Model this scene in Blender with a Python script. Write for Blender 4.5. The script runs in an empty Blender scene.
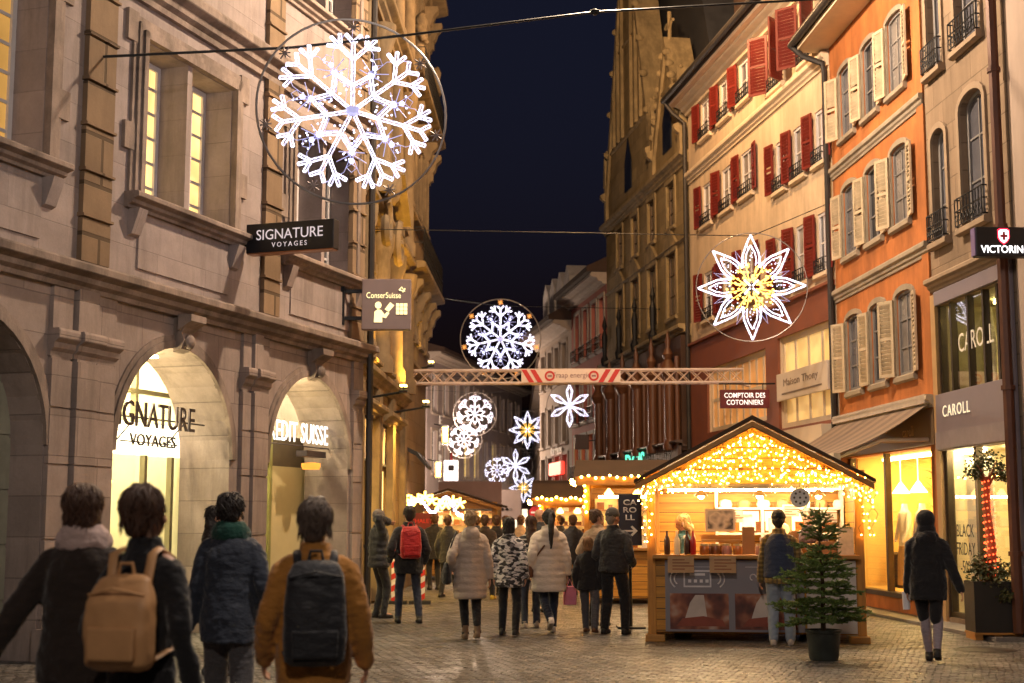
import bpy, bmesh, math, random
from math import sin, cos, pi, radians, hypot, atan2, sqrt
from mathutils import Vector, Matrix
random.seed(7)
SC = bpy.context.scene
COL = SC.collection

# ---------------------------------------------------------------- camera geometry (used to read places off the street plan)
FPX, CH, PITCH = 1400.0, 1.57, radians(7.27)
def ray(px, py):
    u = (px-512)/FPX; v = (341.5-py)/FPX
    return (u, cos(PITCH)-v*sin(PITCH), sin(PITCH)+v*cos(PITCH))
def at(px, py, d):
    r = ray(px, py); t = d/r[1]
    return Vector((r[0]*t, d, CH+r[2]*t))
def ground(px, py):
    r = ray(px, py); t = -CH/r[2]
    return Vector((r[0]*t, r[1]*t, 0))

class Facade:
    """local x runs along the facade (left to right seen from the street), y goes into the house, z is up"""
    def __init__(s, p0, p1):
        s.p0 = p0; dx = p1[0]-p0[0]; dy = p1[1]-p0[1]; s.L = hypot(dx, dy)
        s.u = (dx/s.L, dy/s.L); s.n = (-s.u[1], s.u[0]); s.rot = atan2(s.u[1], s.u[0])
    def F(s, px, py, off=0):
        r = ray(px, py); a = r[0]*s.n[0]+r[1]*s.n[1]
        t = (s.p0[0]*s.n[0]+s.p0[1]*s.n[1]+off)/a
        return ((r[0]*t-s.p0[0])*s.u[0]+(r[1]*t-s.p0[1])*s.u[1], CH+r[2]*t)
    def W(s, l, off=0, z=0):
        return Vector((s.p0[0]+s.u[0]*l+s.n[0]*off, s.p0[1]+s.u[1]*l+s.n[1]*off, z))

# ---------------------------------------------------------------- object helpers
def tag(o, label=None, cat=None, group=None, kind=None):
    if label: o['label'] = label
    if cat: o['category'] = cat
    if group: o['group'] = group
    if kind: o['kind'] = kind
    return o
def thing(name, label, cat, loc=(0, 0, 0), rz=0, group=None):
    o = bpy.data.objects.new(name, None); COL.objects.link(o)
    o.empty_display_size = .2
    o.location = loc; o.rotation_euler = (0, 0, rz)
    return tag(o, label, cat, group)
def link(name, me, mats, parent=None):
    o = bpy.data.objects.new(name, me); COL.objects.link(o)
    for m in (mats if isinstance(mats, (list, tuple)) else [mats]):
        me.materials.append(m)
    if parent: o.parent = parent
    return o
def copy_tree(o, parent=None):
    c = o.copy(); COL.objects.link(c)
    if parent: c.parent = parent
    for ch in list(o.children): copy_tree(ch, c)
    return c

class MB:
    def __init__(s): s.v = []; s.f = []; s.mi = []; s.m = 0; s.xf = None
    def add(s, vs, fs):
        b = len(s.v)
        if s.xf is not None: vs = [s.xf @ Vector(p) for p in vs]
        s.v += [tuple(p) for p in vs]
        for f in fs: s.f.append([b+i for i in f]); s.mi.append(s.m)
        return s
    def box(s, x0, x1, y0, y1, z0, z1):
        if x0 > x1: x0, x1 = x1, x0
        if y0 > y1: y0, y1 = y1, y0
        if z0 > z1: z0, z1 = z1, z0
        return s.add([(x0,y0,z0),(x1,y0,z0),(x1,y1,z0),(x0,y1,z0),(x0,y0,z1),(x1,y0,z1),(x1,y1,z1),(x0,y1,z1)],
              [(0,3,2,1),(4,5,6,7),(0,1,5,4),(1,2,6,5),(2,3,7,6),(3,0,4,7)])
    def poly(s, pts): return s.add(pts, [tuple(range(len(pts)))])
    def prism(s, pts, y0, y1):                     # outline in (x, z), extruded along y
        n = len(pts)
        return s.add([(p[0], y0, p[1]) for p in pts]+[(p[0], y1, p[1]) for p in pts],
              [tuple(range(n)), tuple(range(2*n-1, n-1, -1))]+[(i, n+i, n+(i+1) % n, (i+1) % n) for i in range(n)])
    def run(s, prof, x0, x1):                      # profile in (y, z) swept along x: mouldings
        n = len(prof)
        return s.add([(x0, p[0], p[1]) for p in prof]+[(x1, p[0], p[1]) for p in prof],
              [tuple(range(n)), tuple(range(2*n-1, n-1, -1))]+[(i, n+i, n+(i+1) % n, (i+1) % n) for i in range(n)])
    def rings(s, rs, cap=True, closed=False):
        n = len(rs[0]); vs = [p for r in rs for p in r]; fs = []
        k = len(rs)
        for i in range(k if closed else k-1):
            a = i*n; b = ((i+1) % k)*n
            for j in range(n): fs.append((a+j, a+(j+1) % n, b+(j+1) % n, b+j))
        if cap and not closed: fs += [tuple(range(n-1, -1, -1)), tuple(range((k-1)*n, k*n))]
        return s.add(vs, fs)
    def tube(s, pts, r, n=6, closed=False, flat=1.0, ref=None):
        pts = [Vector(p) for p in pts]; k = len(pts); rs = []
        nrm = None
        for i, p in enumerate(pts):
            if closed: d = pts[(i+1) % k]-pts[i-1]
            else: d = pts[min(i+1, k-1)]-pts[max(i-1, 0)]
            if d.length < 1e-9: d = Vector((0, 0, 1))
            d.normalize()
            if nrm is None:
                a = Vector(ref) if ref else (Vector((0, 0, 1)) if abs(d.z) < .9 else Vector((1, 0, 0)))
                nrm = a-d*a.dot(d)
            else: nrm = nrm-d*nrm.dot(d)
            if nrm.length < 1e-6: nrm = d.orthogonal()
            nrm.normalize(); bi = d.cross(nrm)
            rr = r[i] if isinstance(r, (list, tuple)) else r
            rs.append([p+nrm*(cos(2*pi*j/n)*rr)+bi*(sin(2*pi*j/n)*rr*flat) for j in range(n)])
        return s.rings(rs, True, closed)
    def lathe(s, prof, c=(0, 0, 0), n=16):
        return s.rings([[(c[0]+r*cos(2*pi*j/n), c[1]+r*sin(2*pi*j/n), c[2]+z) for j in range(n)] for r, z in prof])
    def ball(s, c, r, nu=12, nv=8, rot=None):
        if not isinstance(r, (tuple, list)): r = (r, r, r)
        c = Vector(c); R = rot or Matrix.Identity(3)
        def P(a, b): return c+R @ Vector((r[0]*sin(a)*cos(b), r[1]*sin(a)*sin(b), r[2]*cos(a)))
        vs = [P(0, 0)]; fs = []
        for i in range(1, nv):
            for j in range(nu): vs.append(P(pi*i/nv, 2*pi*j/nu))
        vs.append(P(pi, 0)); L = len(vs)-1
        for j in range(nu): fs.append((0, 1+j, 1+(j+1) % nu)); fs.append((L, 1+(nv-2)*nu+(j+1) % nu, 1+(nv-2)*nu+j))
        for i in range(nv-2):
            for j in range(nu): a = 1+i*nu; b = a+nu; fs.append((a+j, b+j, b+(j+1) % nu, a+(j+1) % nu))
        return s.add(vs, fs)
    def build(s, name, mats, parent=None, smooth=0, bevel=0, recalc=True, loc=None, rot=None):
        me = bpy.data.meshes.new(name); me.from_pydata(s.v, [], s.f)
        if recalc:
            bm = bmesh.new(); bm.from_mesh(me); bmesh.ops.recalc_face_normals(bm, faces=bm.faces); bm.to_mesh(me); bm.free()
        me.polygons.foreach_set('material_index', s.mi)
        if smooth:
            me.polygons.foreach_set('use_smooth', [True]*len(me.polygons)); me.set_sharp_from_angle(angle=radians(smooth))
        me.update()
        o = link(name, me, mats, parent)
        if bevel:
            b = o.modifiers.new('edge', 'BEVEL'); b.width = bevel; b.segments = 2; b.limit_method = 'ANGLE'
        if loc: o.location = loc
        if rot: o.rotation_euler = rot
        return o

def remeshed(mb, name, mat, parent, voxel=.012, smooth=4, disp=None):
    """several closed lumps grown together into one continuous skin"""
    me = bpy.data.meshes.new('tmp'); me.from_pydata(mb.v, [], mb.f)
    bm = bmesh.new(); bm.from_mesh(me); bmesh.ops.recalc_face_normals(bm, faces=bm.faces); bm.to_mesh(me); bm.free()
    o = bpy.data.objects.new('tmp', me); COL.objects.link(o)
    r = o.modifiers.new('r', 'REMESH'); r.mode = 'VOXEL'; r.voxel_size = voxel; r.use_smooth_shade = True
    sm = o.modifiers.new('s', 'SMOOTH'); sm.iterations = smooth; sm.factor = .5
    if disp:
        tx = bpy.data.textures.new('folds', 'CLOUDS'); tx.noise_scale = disp[1]; tx.noise_depth = 2
        dm = o.modifiers.new('d', 'DISPLACE'); dm.texture = tx; dm.strength = disp[0]; dm.mid_level = .5; dm.texture_coords = 'GLOBAL'
        if len(disp) > 2:
            t2 = bpy.data.textures.new('creases', 'CLOUDS'); t2.noise_scale = disp[3]; t2.noise_depth = 1; t2.noise_type = 'HARD_NOISE'
            d2 = o.modifiers.new('c', 'DISPLACE'); d2.texture = t2; d2.strength = disp[2]; d2.mid_level = .5; d2.texture_coords = 'GLOBAL'
    dg = bpy.context.evaluated_depsgraph_get(); dg.update()
    res = bpy.data.meshes.new_from_object(o.evaluated_get(dg)); res.name = name
    bpy.data.objects.remove(o)
    res.materials.clear()
    res.polygons.foreach_set('use_smooth', [True]*len(res.polygons))
    return link(name, res, mat, parent)

def text(name, body, mat, parent, loc=(0, 0, 0), rot=(pi/2, 0, 0), width=None, height=None, extrude=.01, align='CENTER', space=1.0, bold=0.0, line=1.0):
    cu = bpy.data.curves.new(name, 'FONT'); cu.body = body; cu.extrude = 0; cu.align_x = align; cu.space_character = space; cu.offset = bold; cu.space_line = line
    cu.resolution_u = 3
    o = bpy.data.objects.new('tmp', cu); COL.objects.link(o)
    dg = bpy.context.evaluated_depsgraph_get(); dg.update()
    me = bpy.data.meshes.new_from_object(o.evaluated_get(dg)); bpy.data.objects.remove(o)
    xs = [v.co.x for v in me.vertices]; ys = [v.co.y for v in me.vertices]
    x0, x1, y0, y1 = min(xs), max(xs), min(ys), max(ys)
    sx = width/(x1-x0) if width else None; sy = height/(y1-y0) if height else None
    sx = sx or sy or 1; sy = sy or sx
    cx = (x0+x1)/2 if align == 'CENTER' else x0; cy = (y0+y1)/2
    for v in me.vertices: v.co.x = (v.co.x-cx)*sx; v.co.y = (v.co.y-cy)*sy; v.co.z = 0
    bm = bmesh.new(); bm.from_mesh(me)
    r = bmesh.ops.extrude_face_region(bm, geom=bm.faces[:])
    bmesh.ops.translate(bm, vec=(0, 0, extrude), verts=[e for e in r['geom'] if isinstance(e, bmesh.types.BMVert)])
    bmesh.ops.recalc_face_normals(bm, faces=bm.faces); bm.to_mesh(me); bm.free()
    me.name = name; me.materials.clear()
    o = link(name, me, mat, parent); o.location = loc; o.rotation_euler = rot
    return o

# ---------------------------------------------------------------- materials
MATS = {}
def _new(name):
    m = bpy.data.materials.new(name); m.use_nodes = True
    nt = m.node_tree; return m, nt, nt.nodes['Principled BSDF'], nt.nodes['Material Output']
def N(nt, t, **kw):
    n = nt.nodes.new(t)
    for k, v in kw.items():
        if k in n.inputs.keys(): n.inputs[k].default_value = v
        else: setattr(n, k, v)
    return n
def mixc(nt, fac, a, b, mode='MIX'):
    n = nt.nodes.new('ShaderNodeMix'); n.data_type = 'RGBA'; n.blend_type = mode
    for i, x in ((0, fac), (6, a), (7, b)):
        if isinstance(x, bpy.types.NodeSocket): nt.links.new(x, n.inputs[i])
        else: n.inputs[i].default_value = x if i == 0 else (*x[:3], 1)
    return n.outputs[2]
def ramp(nt, src, p0, p1, c0=(0, 0, 0), c1=(1, 1, 1)):
    r = nt.nodes.new('ShaderNodeValToRGB'); e = r.color_ramp.elements
    e[0].position = p0; e[1].position = p1; e[0].color = (*c0, 1); e[1].color = (*c1, 1)
    nt.links.new(src, r.inputs[0]); return r.outputs[0]
def coords(nt, scale=(1, 1, 1), kind='Object', rot=(0, 0, 0)):
    tc = nt.nodes.new('ShaderNodeTexCoord'); mp = nt.nodes.new('ShaderNodeMapping')
    mp.inputs['Scale'].default_value = scale; mp.inputs['Rotation'].default_value = rot
    nt.links.new(tc.outputs[kind], mp.inputs[0]); return mp.outputs[0]
def noise(nt, co, scale, detail=4, rough=.6):
    n = N(nt, 'ShaderNodeTexNoise', Scale=scale, Detail=detail, Roughness=rough); nt.links.new(co, n.inputs['Vector']); return n.outputs['Fac']
def bump(nt, bs, h, strength=.3, dist=.02, prev=None):
    b = N(nt, 'ShaderNodeBump', Strength=strength, Distance=dist); nt.links.new(h, b.inputs['Height'])
    if prev: nt.links.new(prev, b.inputs['Normal'])
    nt.links.new(b.outputs[0], bs.inputs['Normal']); return b.outputs[0]

def mat(name, col, rough=.7, metal=0, var=.25, scale=3, bmp=.15, fine=40, spec=.4, dirt=0, coat=0):
    """a surface with uneven colour, streaks of wear and a fine grain"""
    if name in MATS: return MATS[name]
    m, nt, bs, out = _new(name)
    co = coords(nt)
    n1 = noise(nt, co, scale, 5); n2 = noise(nt, co, fine, 3)
    dark = tuple(c*(1-var) for c in col); lite = tuple(min(1, c*(1+var)) for c in col)
    c = mixc(nt, ramp(nt, n1, .3, .7), dark, lite)
    c = mixc(nt, .35*min(1, var*2), c, mixc(nt, n2, dark, lite))
    if dirt:
        cs = coords(nt, (1.3, 1.3, .25)); n3 = noise(nt, cs, 2.2, 6, .7)
        c = mixc(nt, ramp(nt, n3, .45, .75), c, tuple(x*(1-dirt) for x in col)); n6 = noise(nt, coords(nt, (.5, .5, .35)), 1.1, 5, .7); c = mixc(nt, ramp(nt, n6, .5, .62), c, mixc(nt, .5, c, tuple(x*(1-dirt*1.2) for x in col)))
    nt.links.new(c, bs.inputs['Base Color'])
    r = nt.nodes.new('ShaderNodeMapRange'); r.inputs[3].default_value = max(.05, rough-.12); r.inputs[4].default_value = min(1, rough+.12)
    nt.links.new(n1, r.inputs[0]); nt.links.new(r.outputs[0], bs.inputs['Roughness'])
    bs.inputs['Metallic'].default_value = metal; bs.inputs['Specular IOR Level'].default_value = spec; bs.inputs['Coat Weight'].default_value = coat
    if bmp: bump(nt, bs, n2, bmp, .01)
    MATS[name] = m; return m

def stone(name, col, bw=.9, bh=.4, mortar=.012, var=.3, joint=.45, rough=.85, blocks=.25, dirt=.35):
    """ashlar: courses of blocks, each its own tone, with recessed joints (facade x-z plane)"""
    if name in MATS: return MATS[name]
    m, nt, bs, out = _new(name)
    co = coords(nt, rot=(pi/2, 0, 0))            # facade x,z into the texture's x,y
    b = N(nt, 'ShaderNodeTexBrick', Scale=1, **{'Mortar Size': mortar, 'Mortar Smooth': .3, 'Bias': 0, 'Brick Width': bw, 'Row Height': bh})
    b.inputs['Color1'].default_value = (1-blocks,)*3+(1,); b.inputs['Color2'].default_value = (1+blocks*.6,)*3+(1,); b.inputs['Mortar'].default_value = (joint,)*3+(1,)
    nt.links.new(co, b.inputs['Vector'])
    c3 = coords(nt); n1 = noise(nt, c3, 1.6, 6, .65); n2 = noise(nt, c3, 28, 4, .7)
    cs = coords(nt, (1.4, 1.4, .2)); n3 = noise(nt, cs, 1.7, 6, .7)
    base = mixc(nt, ramp(nt, n1, .3, .7), tuple(c*(1-var) for c in col), tuple(c*(1+var*.7) for c in col))
    base = mixc(nt, .3, base, mixc(nt, n2, tuple(c*.6 for c in col), tuple(c*1.35 for c in col)))
    base = mixc(nt, ramp(nt, n3, .48, .8), base, tuple(c*(1-dirt) for c in col))
    c = mixc(nt, 1, base, b.outputs['Color'], 'MULTIPLY')
    nt.links.new(c, bs.inputs['Base Color']); bs.inputs['Roughness'].default_value = rough; bs.inputs['Specular IOR Level'].default_value = .25
    inv = N(nt, 'ShaderNodeMath', operation='SUBTRACT'); inv.inputs[0].default_value = 1; nt.links.new(b.outputs['Fac'], inv.inputs[1])
    p = bump(nt, bs, inv.outputs[0], .6, .015); bump(nt, bs, n2, .25, .012, p)
    MATS[name] = m; return m

def wood(name, col, rough=.6, board=0, axis='z'):
    if name in MATS: return MATS[name]
    m, nt, bs, out = _new(name)
    sc = {'x': (.6, 9, 9), 'y': (9, .6, 9), 'z': (9, 9, .6)}[axis]
    n1 = noise(nt, coords(nt, sc), 3, 6, .6); n2 = noise(nt, coords(nt), 1.2, 3)
    c = mixc(nt, ramp(nt, n1, .3, .75), tuple(x*.55 for x in col), tuple(min(1, x*1.2) for x in col))
    c = mixc(nt, ramp(nt, n2, .35, .7), c, mixc(nt, .5, c, tuple(x*.8 for x in col)))
    h = n1
    if board:
        w = N(nt, 'ShaderNodeTexBrick', Scale=1, **{'Mortar Size': .006, 'Brick Width': 40, 'Row Height': board})
        w.inputs['Color1'].default_value = (.8, .8, .8, 1); w.inputs['Color2'].default_value = (1.1, 1.1, 1.1, 1); w.inputs['Mortar'].default_value = (.15, .15, .15, 1)
        nt.links.new(coords(nt, rot=(pi/2, 0, 0)), w.inputs['Vector'])
        c = mixc(nt, 1, c, w.outputs['Color'], 'MULTIPLY')
    nt.links.new(c, bs.inputs['Base Color']); bs.inputs['Roughness'].default_value = rough
    bump(nt, bs, h, .25, .006)
    MATS[name] = m; return m

def fabric(name, col, rough=.85, var=.2, pattern=None, quilt=0, sheen=.2, wrinkle=.7):
    if name in MATS: return MATS[name]
    m, nt, bs, out = _new(name)
    co = coords(nt); n1 = noise(nt, co, 5, 4); n2 = noise(nt, co, 160, 2); n3 = noise(nt, coords(nt, (1, 1, 1.8)), 11, 4, .55)
    c = mixc(nt, n1, tuple(x*(1-var) for x in col), tuple(min(1, x*(1+var)) for x in col))
    if pattern == 'camo':
        n4 = noise(nt, coords(nt, (1, 1, 2.0), rot=(.3, .4, 0)), 13, 1, .4)
        c = mixc(nt, ramp(nt, n4, .485, .515), col, (.62, .58, .56))
        n5 = noise(nt, coords(nt, (1, 1, 2.2), rot=(0, .9, .3)), 15, 1, .4)
        c = mixc(nt, ramp(nt, n5, .58, .61), c, (.2, .19, .2))
    if pattern == 'plaid':
        w = N(nt, 'ShaderNodeTexWave', Scale=5.5, Distortion=0, bands_direction='Z'); nt.links.new(co, w.inputs[0])
        w2 = N(nt, 'ShaderNodeTexWave', Scale=5.5, Distortion=0, bands_direction='X'); nt.links.new(co, w2.inputs[0])
        c = mixc(nt, ramp(nt, w.outputs['Fac'], .55, .6), c, (.3, .2, .06)); c = mixc(nt, mixc(nt, .5, (0, 0, 0), ramp(nt, w2.outputs['Fac'], .55, .6)), c, (.02, .02, .03))
    if pattern == 'stripe':
        w = N(nt, 'ShaderNodeTexWave', Scale=5, Distortion=.2, bands_direction='Z'); nt.links.new(co, w.inputs[0])
        c = mixc(nt, ramp(nt, w.outputs['Fac'], .78, .82), c, (.55, .5, .45))
    nt.links.new(c, bs.inputs['Base Color']); bs.inputs['Roughness'].default_value = rough
    bs.inputs['Sheen Weight'].default_value = sheen; bs.inputs['Specular IOR Level'].default_value = .25
    p = bump(nt, bs, n3, wrinkle, .03); bump(nt, bs, n2, .15, .002, p)
    MATS[name] = m; return m

def hairmat(name, col):
    if name in MATS: return MATS[name]
    m, nt, bs, out = _new(name)
    n1 = noise(nt, coords(nt, (90, 90, 5)), 1.5, 4, .7)
    nt.links.new(mixc(nt, ramp(nt, n1, .3, .7), tuple(x*.4 for x in col), tuple(min(1, x*1.5) for x in col)), bs.inputs['Base Color'])
    bs.inputs['Roughness'].default_value = .5; bump(nt, bs, n1, .8, .01)
    MATS[name] = m; return m

def emit(name, col, strength, var=0, scale=6):
    if name in MATS: return MATS[name]
    m, nt, bs, out = _new(name)
    bs.inputs['Base Color'].default_value = (*[min(.8, c) for c in col], 1)
    bs.inputs['Emission Color'].default_value = (*col, 1); bs.inputs['Emission Strength'].default_value = strength
    if var:
        n1 = noise(nt, coords(nt), scale, 2)
        nt.links.new(mixc(nt, ramp(nt, n1, .35, .65), tuple(c*(1-var) for c in col), col), bs.inputs['Emission Color'])
    MATS[name] = m; return m

def glass(name, tint=(1, 1, 1), refl=.12, rough=.02):
    if name in MATS: return MATS[name]
    m, nt, bs, out = _new(name)
    nt.nodes.remove(bs)
    t = N(nt, 'ShaderNodeBsdfTransparent'); t.inputs[0].default_value = (*tint, 1)
    g = N(nt, 'ShaderNodeBsdfGlossy'); g.inputs['Roughness'].default_value = rough
    lw = N(nt, 'ShaderNodeLayerWeight', Blend=.25)
    mr = nt.nodes.new('ShaderNodeMapRange'); mr.inputs[3].default_value = refl*.4; mr.inputs[4].default_value = min(1, refl*3); nt.links.new(lw.outputs['Facing'], mr.inputs[0])
    mx = N(nt, 'ShaderNodeMixShader'); nt.links.new(mr.outputs[0], mx.inputs[0]); nt.links.new(t.outputs[0], mx.inputs[1]); nt.links.new(g.outputs[0], mx.inputs[2])
    nt.links.new(mx.outputs[0], out.inputs[0])
    MATS[name] = m; return m

def darkpane(name='dark_window_glass', col=(.02, .022, .028), rough=.08):
    if name in MATS: return MATS[name]
    m, nt, bs, out = _new(name)
    n1 = noise(nt, coords(nt), .9, 3)
    nt.links.new(mixc(nt, ramp(nt, n1, .35, .7), tuple(c*.4 for c in col), tuple(c*2 for c in col)), bs.inputs['Base Color'])
    bs.inputs['Roughness'].default_value = rough; bs.inputs['Specular IOR Level'].default_value = .6
    bump(nt, bs, noise(nt, coords(nt), 2.5, 2), .03, .02)
    MATS[name] = m; return m
# ================================================================ architecture helpers
def wall_mb(L, H, D, ops, rev=.25, z0=0, mb=None, x0=0, back=True):
    """front skin with real openings and reveals, closed sides, back and top"""
    mb = mb or MB()
    xs = sorted({x0, L, *[o[0] for o in ops], *[o[1] for o in ops]}); zs = sorted({z0, H, *[o[2] for o in ops], *[o[3] for o in ops]})
    for i in range(len(xs)-1):
        for j in range(len(zs)-1):
            cx = (xs[i]+xs[i+1])/2; cz = (zs[j]+zs[j+1])/2
            if any(o[0] < cx < o[1] and o[2] < cz < o[3] for o in ops): continue
            mb.poly([(xs[i], 0, zs[j]), (xs[i+1], 0, zs[j]), (xs[i+1], 0, zs[j+1]), (xs[i], 0, zs[j+1])])
    for o in ops:
        a, b, c, d = o[:4]; r = o[4] if len(o) > 4 else 0; rv = o[5] if len(o) > 5 else rev
        cx = (a+b)/2; hw = (b-a)/2; zs_ = d-r
        n = 16 if r > .5 else (8 if r else 1)
        curve = [(cx-hw*cos(pi*i/n), zs_+r*sin(pi*i/n)) for i in range(n+1)] if r else [(a, d), (b, d)]
        if r:
            for i in range(n):
                p, q = curve[i], curve[i+1]
                mb.poly([(p[0], 0, p[1]), (q[0], 0, q[1]), (q[0], 0, d), (p[0], 0, d)])
        loop = [(a, c)]+curve+[(b, c)]
        for i in range(len(loop)-1):
            p, q = loop[i], loop[i+1]
            mb.poly([(p[0], 0, p[1]), (p[0], rv, p[1]), (q[0], rv, q[1]), (q[0], 0, q[1])])
        if c > z0+.01: mb.poly([(a, 0, c), (b, 0, c), (b, rv, c), (a, rv, c)])
    if back:
        mb.poly([(x0, 0, z0), (x0, D, z0), (x0, D, H), (x0, 0, H)]); mb.poly([(L, 0, z0), (L, 0, H), (L, D, H), (L, D, z0)])
        mb.poly([(x0, D, z0), (L, D, z0), (L, D, H), (x0, D, H)]); mb.poly([(x0, 0, H), (x0, D, H), (L, D, H), (L, 0, H)])
    return mb

def window(b, x0, x1, z0, z1, rev, frame, pane, rise=0, cols=2, rows=3, bar=.03, fw=.05, sill=None, surround=None, sw=.12, silldepth=.12, name='window'):
    """frame with glazing bars (part) > pane, sill, surround"""
    mb = MB(); y0 = rev-.07; y1 = rev
    mb.box(x0, x0+fw, y0, y1, z0, z1-rise); mb.box(x1-fw, x1, y0, y1, z0, z1-rise); mb.box(x0+fw, x1-fw, y0, y1, z0, z0+fw)
    if rise:
        n = 8; cx = (x0+x1)/2; hw = (x1-x0)/2
        o = [(cx-hw*cos(pi*i/n), z1-rise+rise*sin(pi*i/n)) for i in range(n+1)]
        q = [(cx-(hw-fw)*cos(pi*i/n), z1-rise-fw*.3+(rise-fw*.5)*sin(pi*i/n)) for i in range(n+1)]
        for i in range(n): mb.prism([o[i], o[i+1], q[i+1], q[i]], y0, y1)
    else: mb.box(x0+fw, x1-fw, y0, y1, z1-fw, z1)
    for i in range(1, cols):
        x = x0+(x1-x0)*i/cols; mb.box(x-bar/2, x+bar/2, y0+.01, y1-.01, z0+fw, z1-fw-rise*.2)
    for j in range(1, rows):
        z = z0+(z1-z0)*j/rows; mb.box(x0+fw, x1-fw, y0+.015, y1-.012, z-bar/2, z+bar/2)
    w = mb.build(name, frame, b)
    p = MB(); p.box(x0+.01, x1-.01, rev-.035, rev+.03, z0+.01, z1-.01); p.build('pane', pane, w)
    if sill:
        q = MB(); q.run([(-silldepth, z0-.1), (-silldepth, z0-.03), (-silldepth+.03, z0), (.02, z0), (.02, z0-.1), (-silldepth*.4, z0-.13)], x0-.1, x1+.1); q.build('sill', sill, w)
    if surround:
        q = MB()
        q.box(x0-sw, x0-.002, -.04, .03, z0, z1-rise); q.box(x1+.002, x1+sw, -.04, .03, z0, z1-rise)
        if rise:
            n = 8; cx = (x0+x1)/2; hw = (x1-x0)/2
            i_ = [(cx-(hw+.002)*cos(pi*i/n), z1-rise+(rise+.002)*sin(pi*i/n)) for i in range(n+1)]
            o_ = [(cx-(hw+sw)*cos(pi*i/n), z1-rise+(rise+sw)*sin(pi*i/n)) for i in range(n+1)]
            for i in range(n): q.prism([i_[i], i_[i+1], o_[i+1], o_[i]], -.04, .03)
        else: q.box(x0-sw, x1+sw, -.05, .03, z1+.002, z1+sw)
        q.build('surround', surround, w)
    return w

def shutter(b, x, z0, z1, w, hinge, m, ang=12, label=None):
    """louvred leaf hinged at x, swung out by ang degrees from the wall; hinge -1: leaf lies left of x, +1: right of x"""
    mb = MB(); s = .055
    mb.box(0, s, 0, .035, 0, z1-z0); mb.box(w-s, w, 0, .035, 0, z1-z0)
    h = z1-z0
    for a in (0, h/2-s/2, h-s): mb.box(s, w-s, 0, .035, a, a+s)
    n = max(6, int(h/.075))
    for i in range(n):
        z = s+(h-2*s)*(i+.5)/n
        if abs(z-h/2) < s*.7: continue
        mb.add([(s, .004, z-.028), (w-s, .004, z-.028), (w-s, .030, z+.028), (s, .030, z+.028), (s, .010, z-.034), (w-s, .010, z-.034), (w-s, .036, z+.022), (s, .036, z+.022)],
               [(0, 1, 2, 3), (7, 6, 5, 4), (0, 4, 5, 1), (3, 2, 6, 7), (0, 3, 7, 4), (1, 5, 6, 2)])
    o = mb.build('shutter', m, b)
    o.location = (x, -.05, z0)
    o.rotation_euler = (0, 0, -radians(ang)) if hinge > 0 else (0, 0, pi+radians(ang))
    if hinge < 0: o.location = (x, -.05+.0, z0)
    if label: o['label'] = label
    return o

def railing(b, x0, x1, z, h, out, m, y=0, n=None, scroll=True):
    mb = MB(); t = .012
    for zz in (z, z+h*.55, z+h):
        mb.tube([(x0, y, zz), (x0, y-out, zz), (x1, y-out, zz), (x1, y, zz)], t, 5)
    n = n or max(4, int((x1-x0)/.12))
    for i in range(n+1):
        x = x0+(x1-x0)*i/n; mb.tube([(x, y-out, z), (x, y-out, z+h)], t*.8, 4)
    if scroll:
        for i in range(n):
            cx = x0+(x1-x0)*(i+.5)/n; r = min((x1-x0)/n*.4, h*.2)
            mb.tube([(cx+r*cos(a*pi/4), y-out, z+h*.28+r*sin(a*pi/4)) for a in range(8)], t*.7, 4, closed=True)
    return mb.build('balcony_railing', m, b)

def drainpipe(b, x, y, z0, z1, m, r=.06):
    mb = MB(); mb.tube([(x, y, z0), (x, y, z1)], r, 8)
    z = z0+1
    while z < z1: mb.tube([(x, y, z), (x, y, z+.06)], r*1.3, 8); z += 2.2
    return mb.build('drainpipe', m, b, smooth=40)

def cornice(b, prof, x0, x1, m, name='cornice'):
    mb = MB(); mb.run(prof, x0, x1); return mb.build(name, m, b)
def moulding(z0, z1, out, back=.03):
    h = z1-z0
    return [(back, z0), (-out*.25, z0), (-out*.3, z0+h*.18), (-out*.55, z0+h*.3), (-out*.6, z0+h*.5), (-out*.95, z0+h*.62), (-out, z0+h*.66), (-out, z0+h*.9), (-out*.92, z0+h), (back, z0+h)]

def point(name, loc, power, col, r=.1, parent=None):
    l = bpy.data.lights.new(name, 'POINT'); l.energy = power; l.color = col; l.shadow_soft_size = r
    o = bpy.data.objects.new(name, l); COL.objects.link(o); o.location = loc
    if parent: o.parent = parent
    return o
def spot(name, loc, target, power, col, ang=70, r=.1, blend=.5, parent=None):
    l = bpy.data.lights.new(name, 'SPOT'); l.energy = power; l.color = col; l.shadow_soft_size = r; l.spot_size = radians(ang); l.spot_blend = blend
    o = bpy.data.objects.new(name, l); COL.objects.link(o); o.location = loc
    d = Vector(target)-Vector(loc); o.rotation_euler = d.to_track_quat('-Z', 'Y').to_euler()
    if parent: o.parent = parent
    return o
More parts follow.
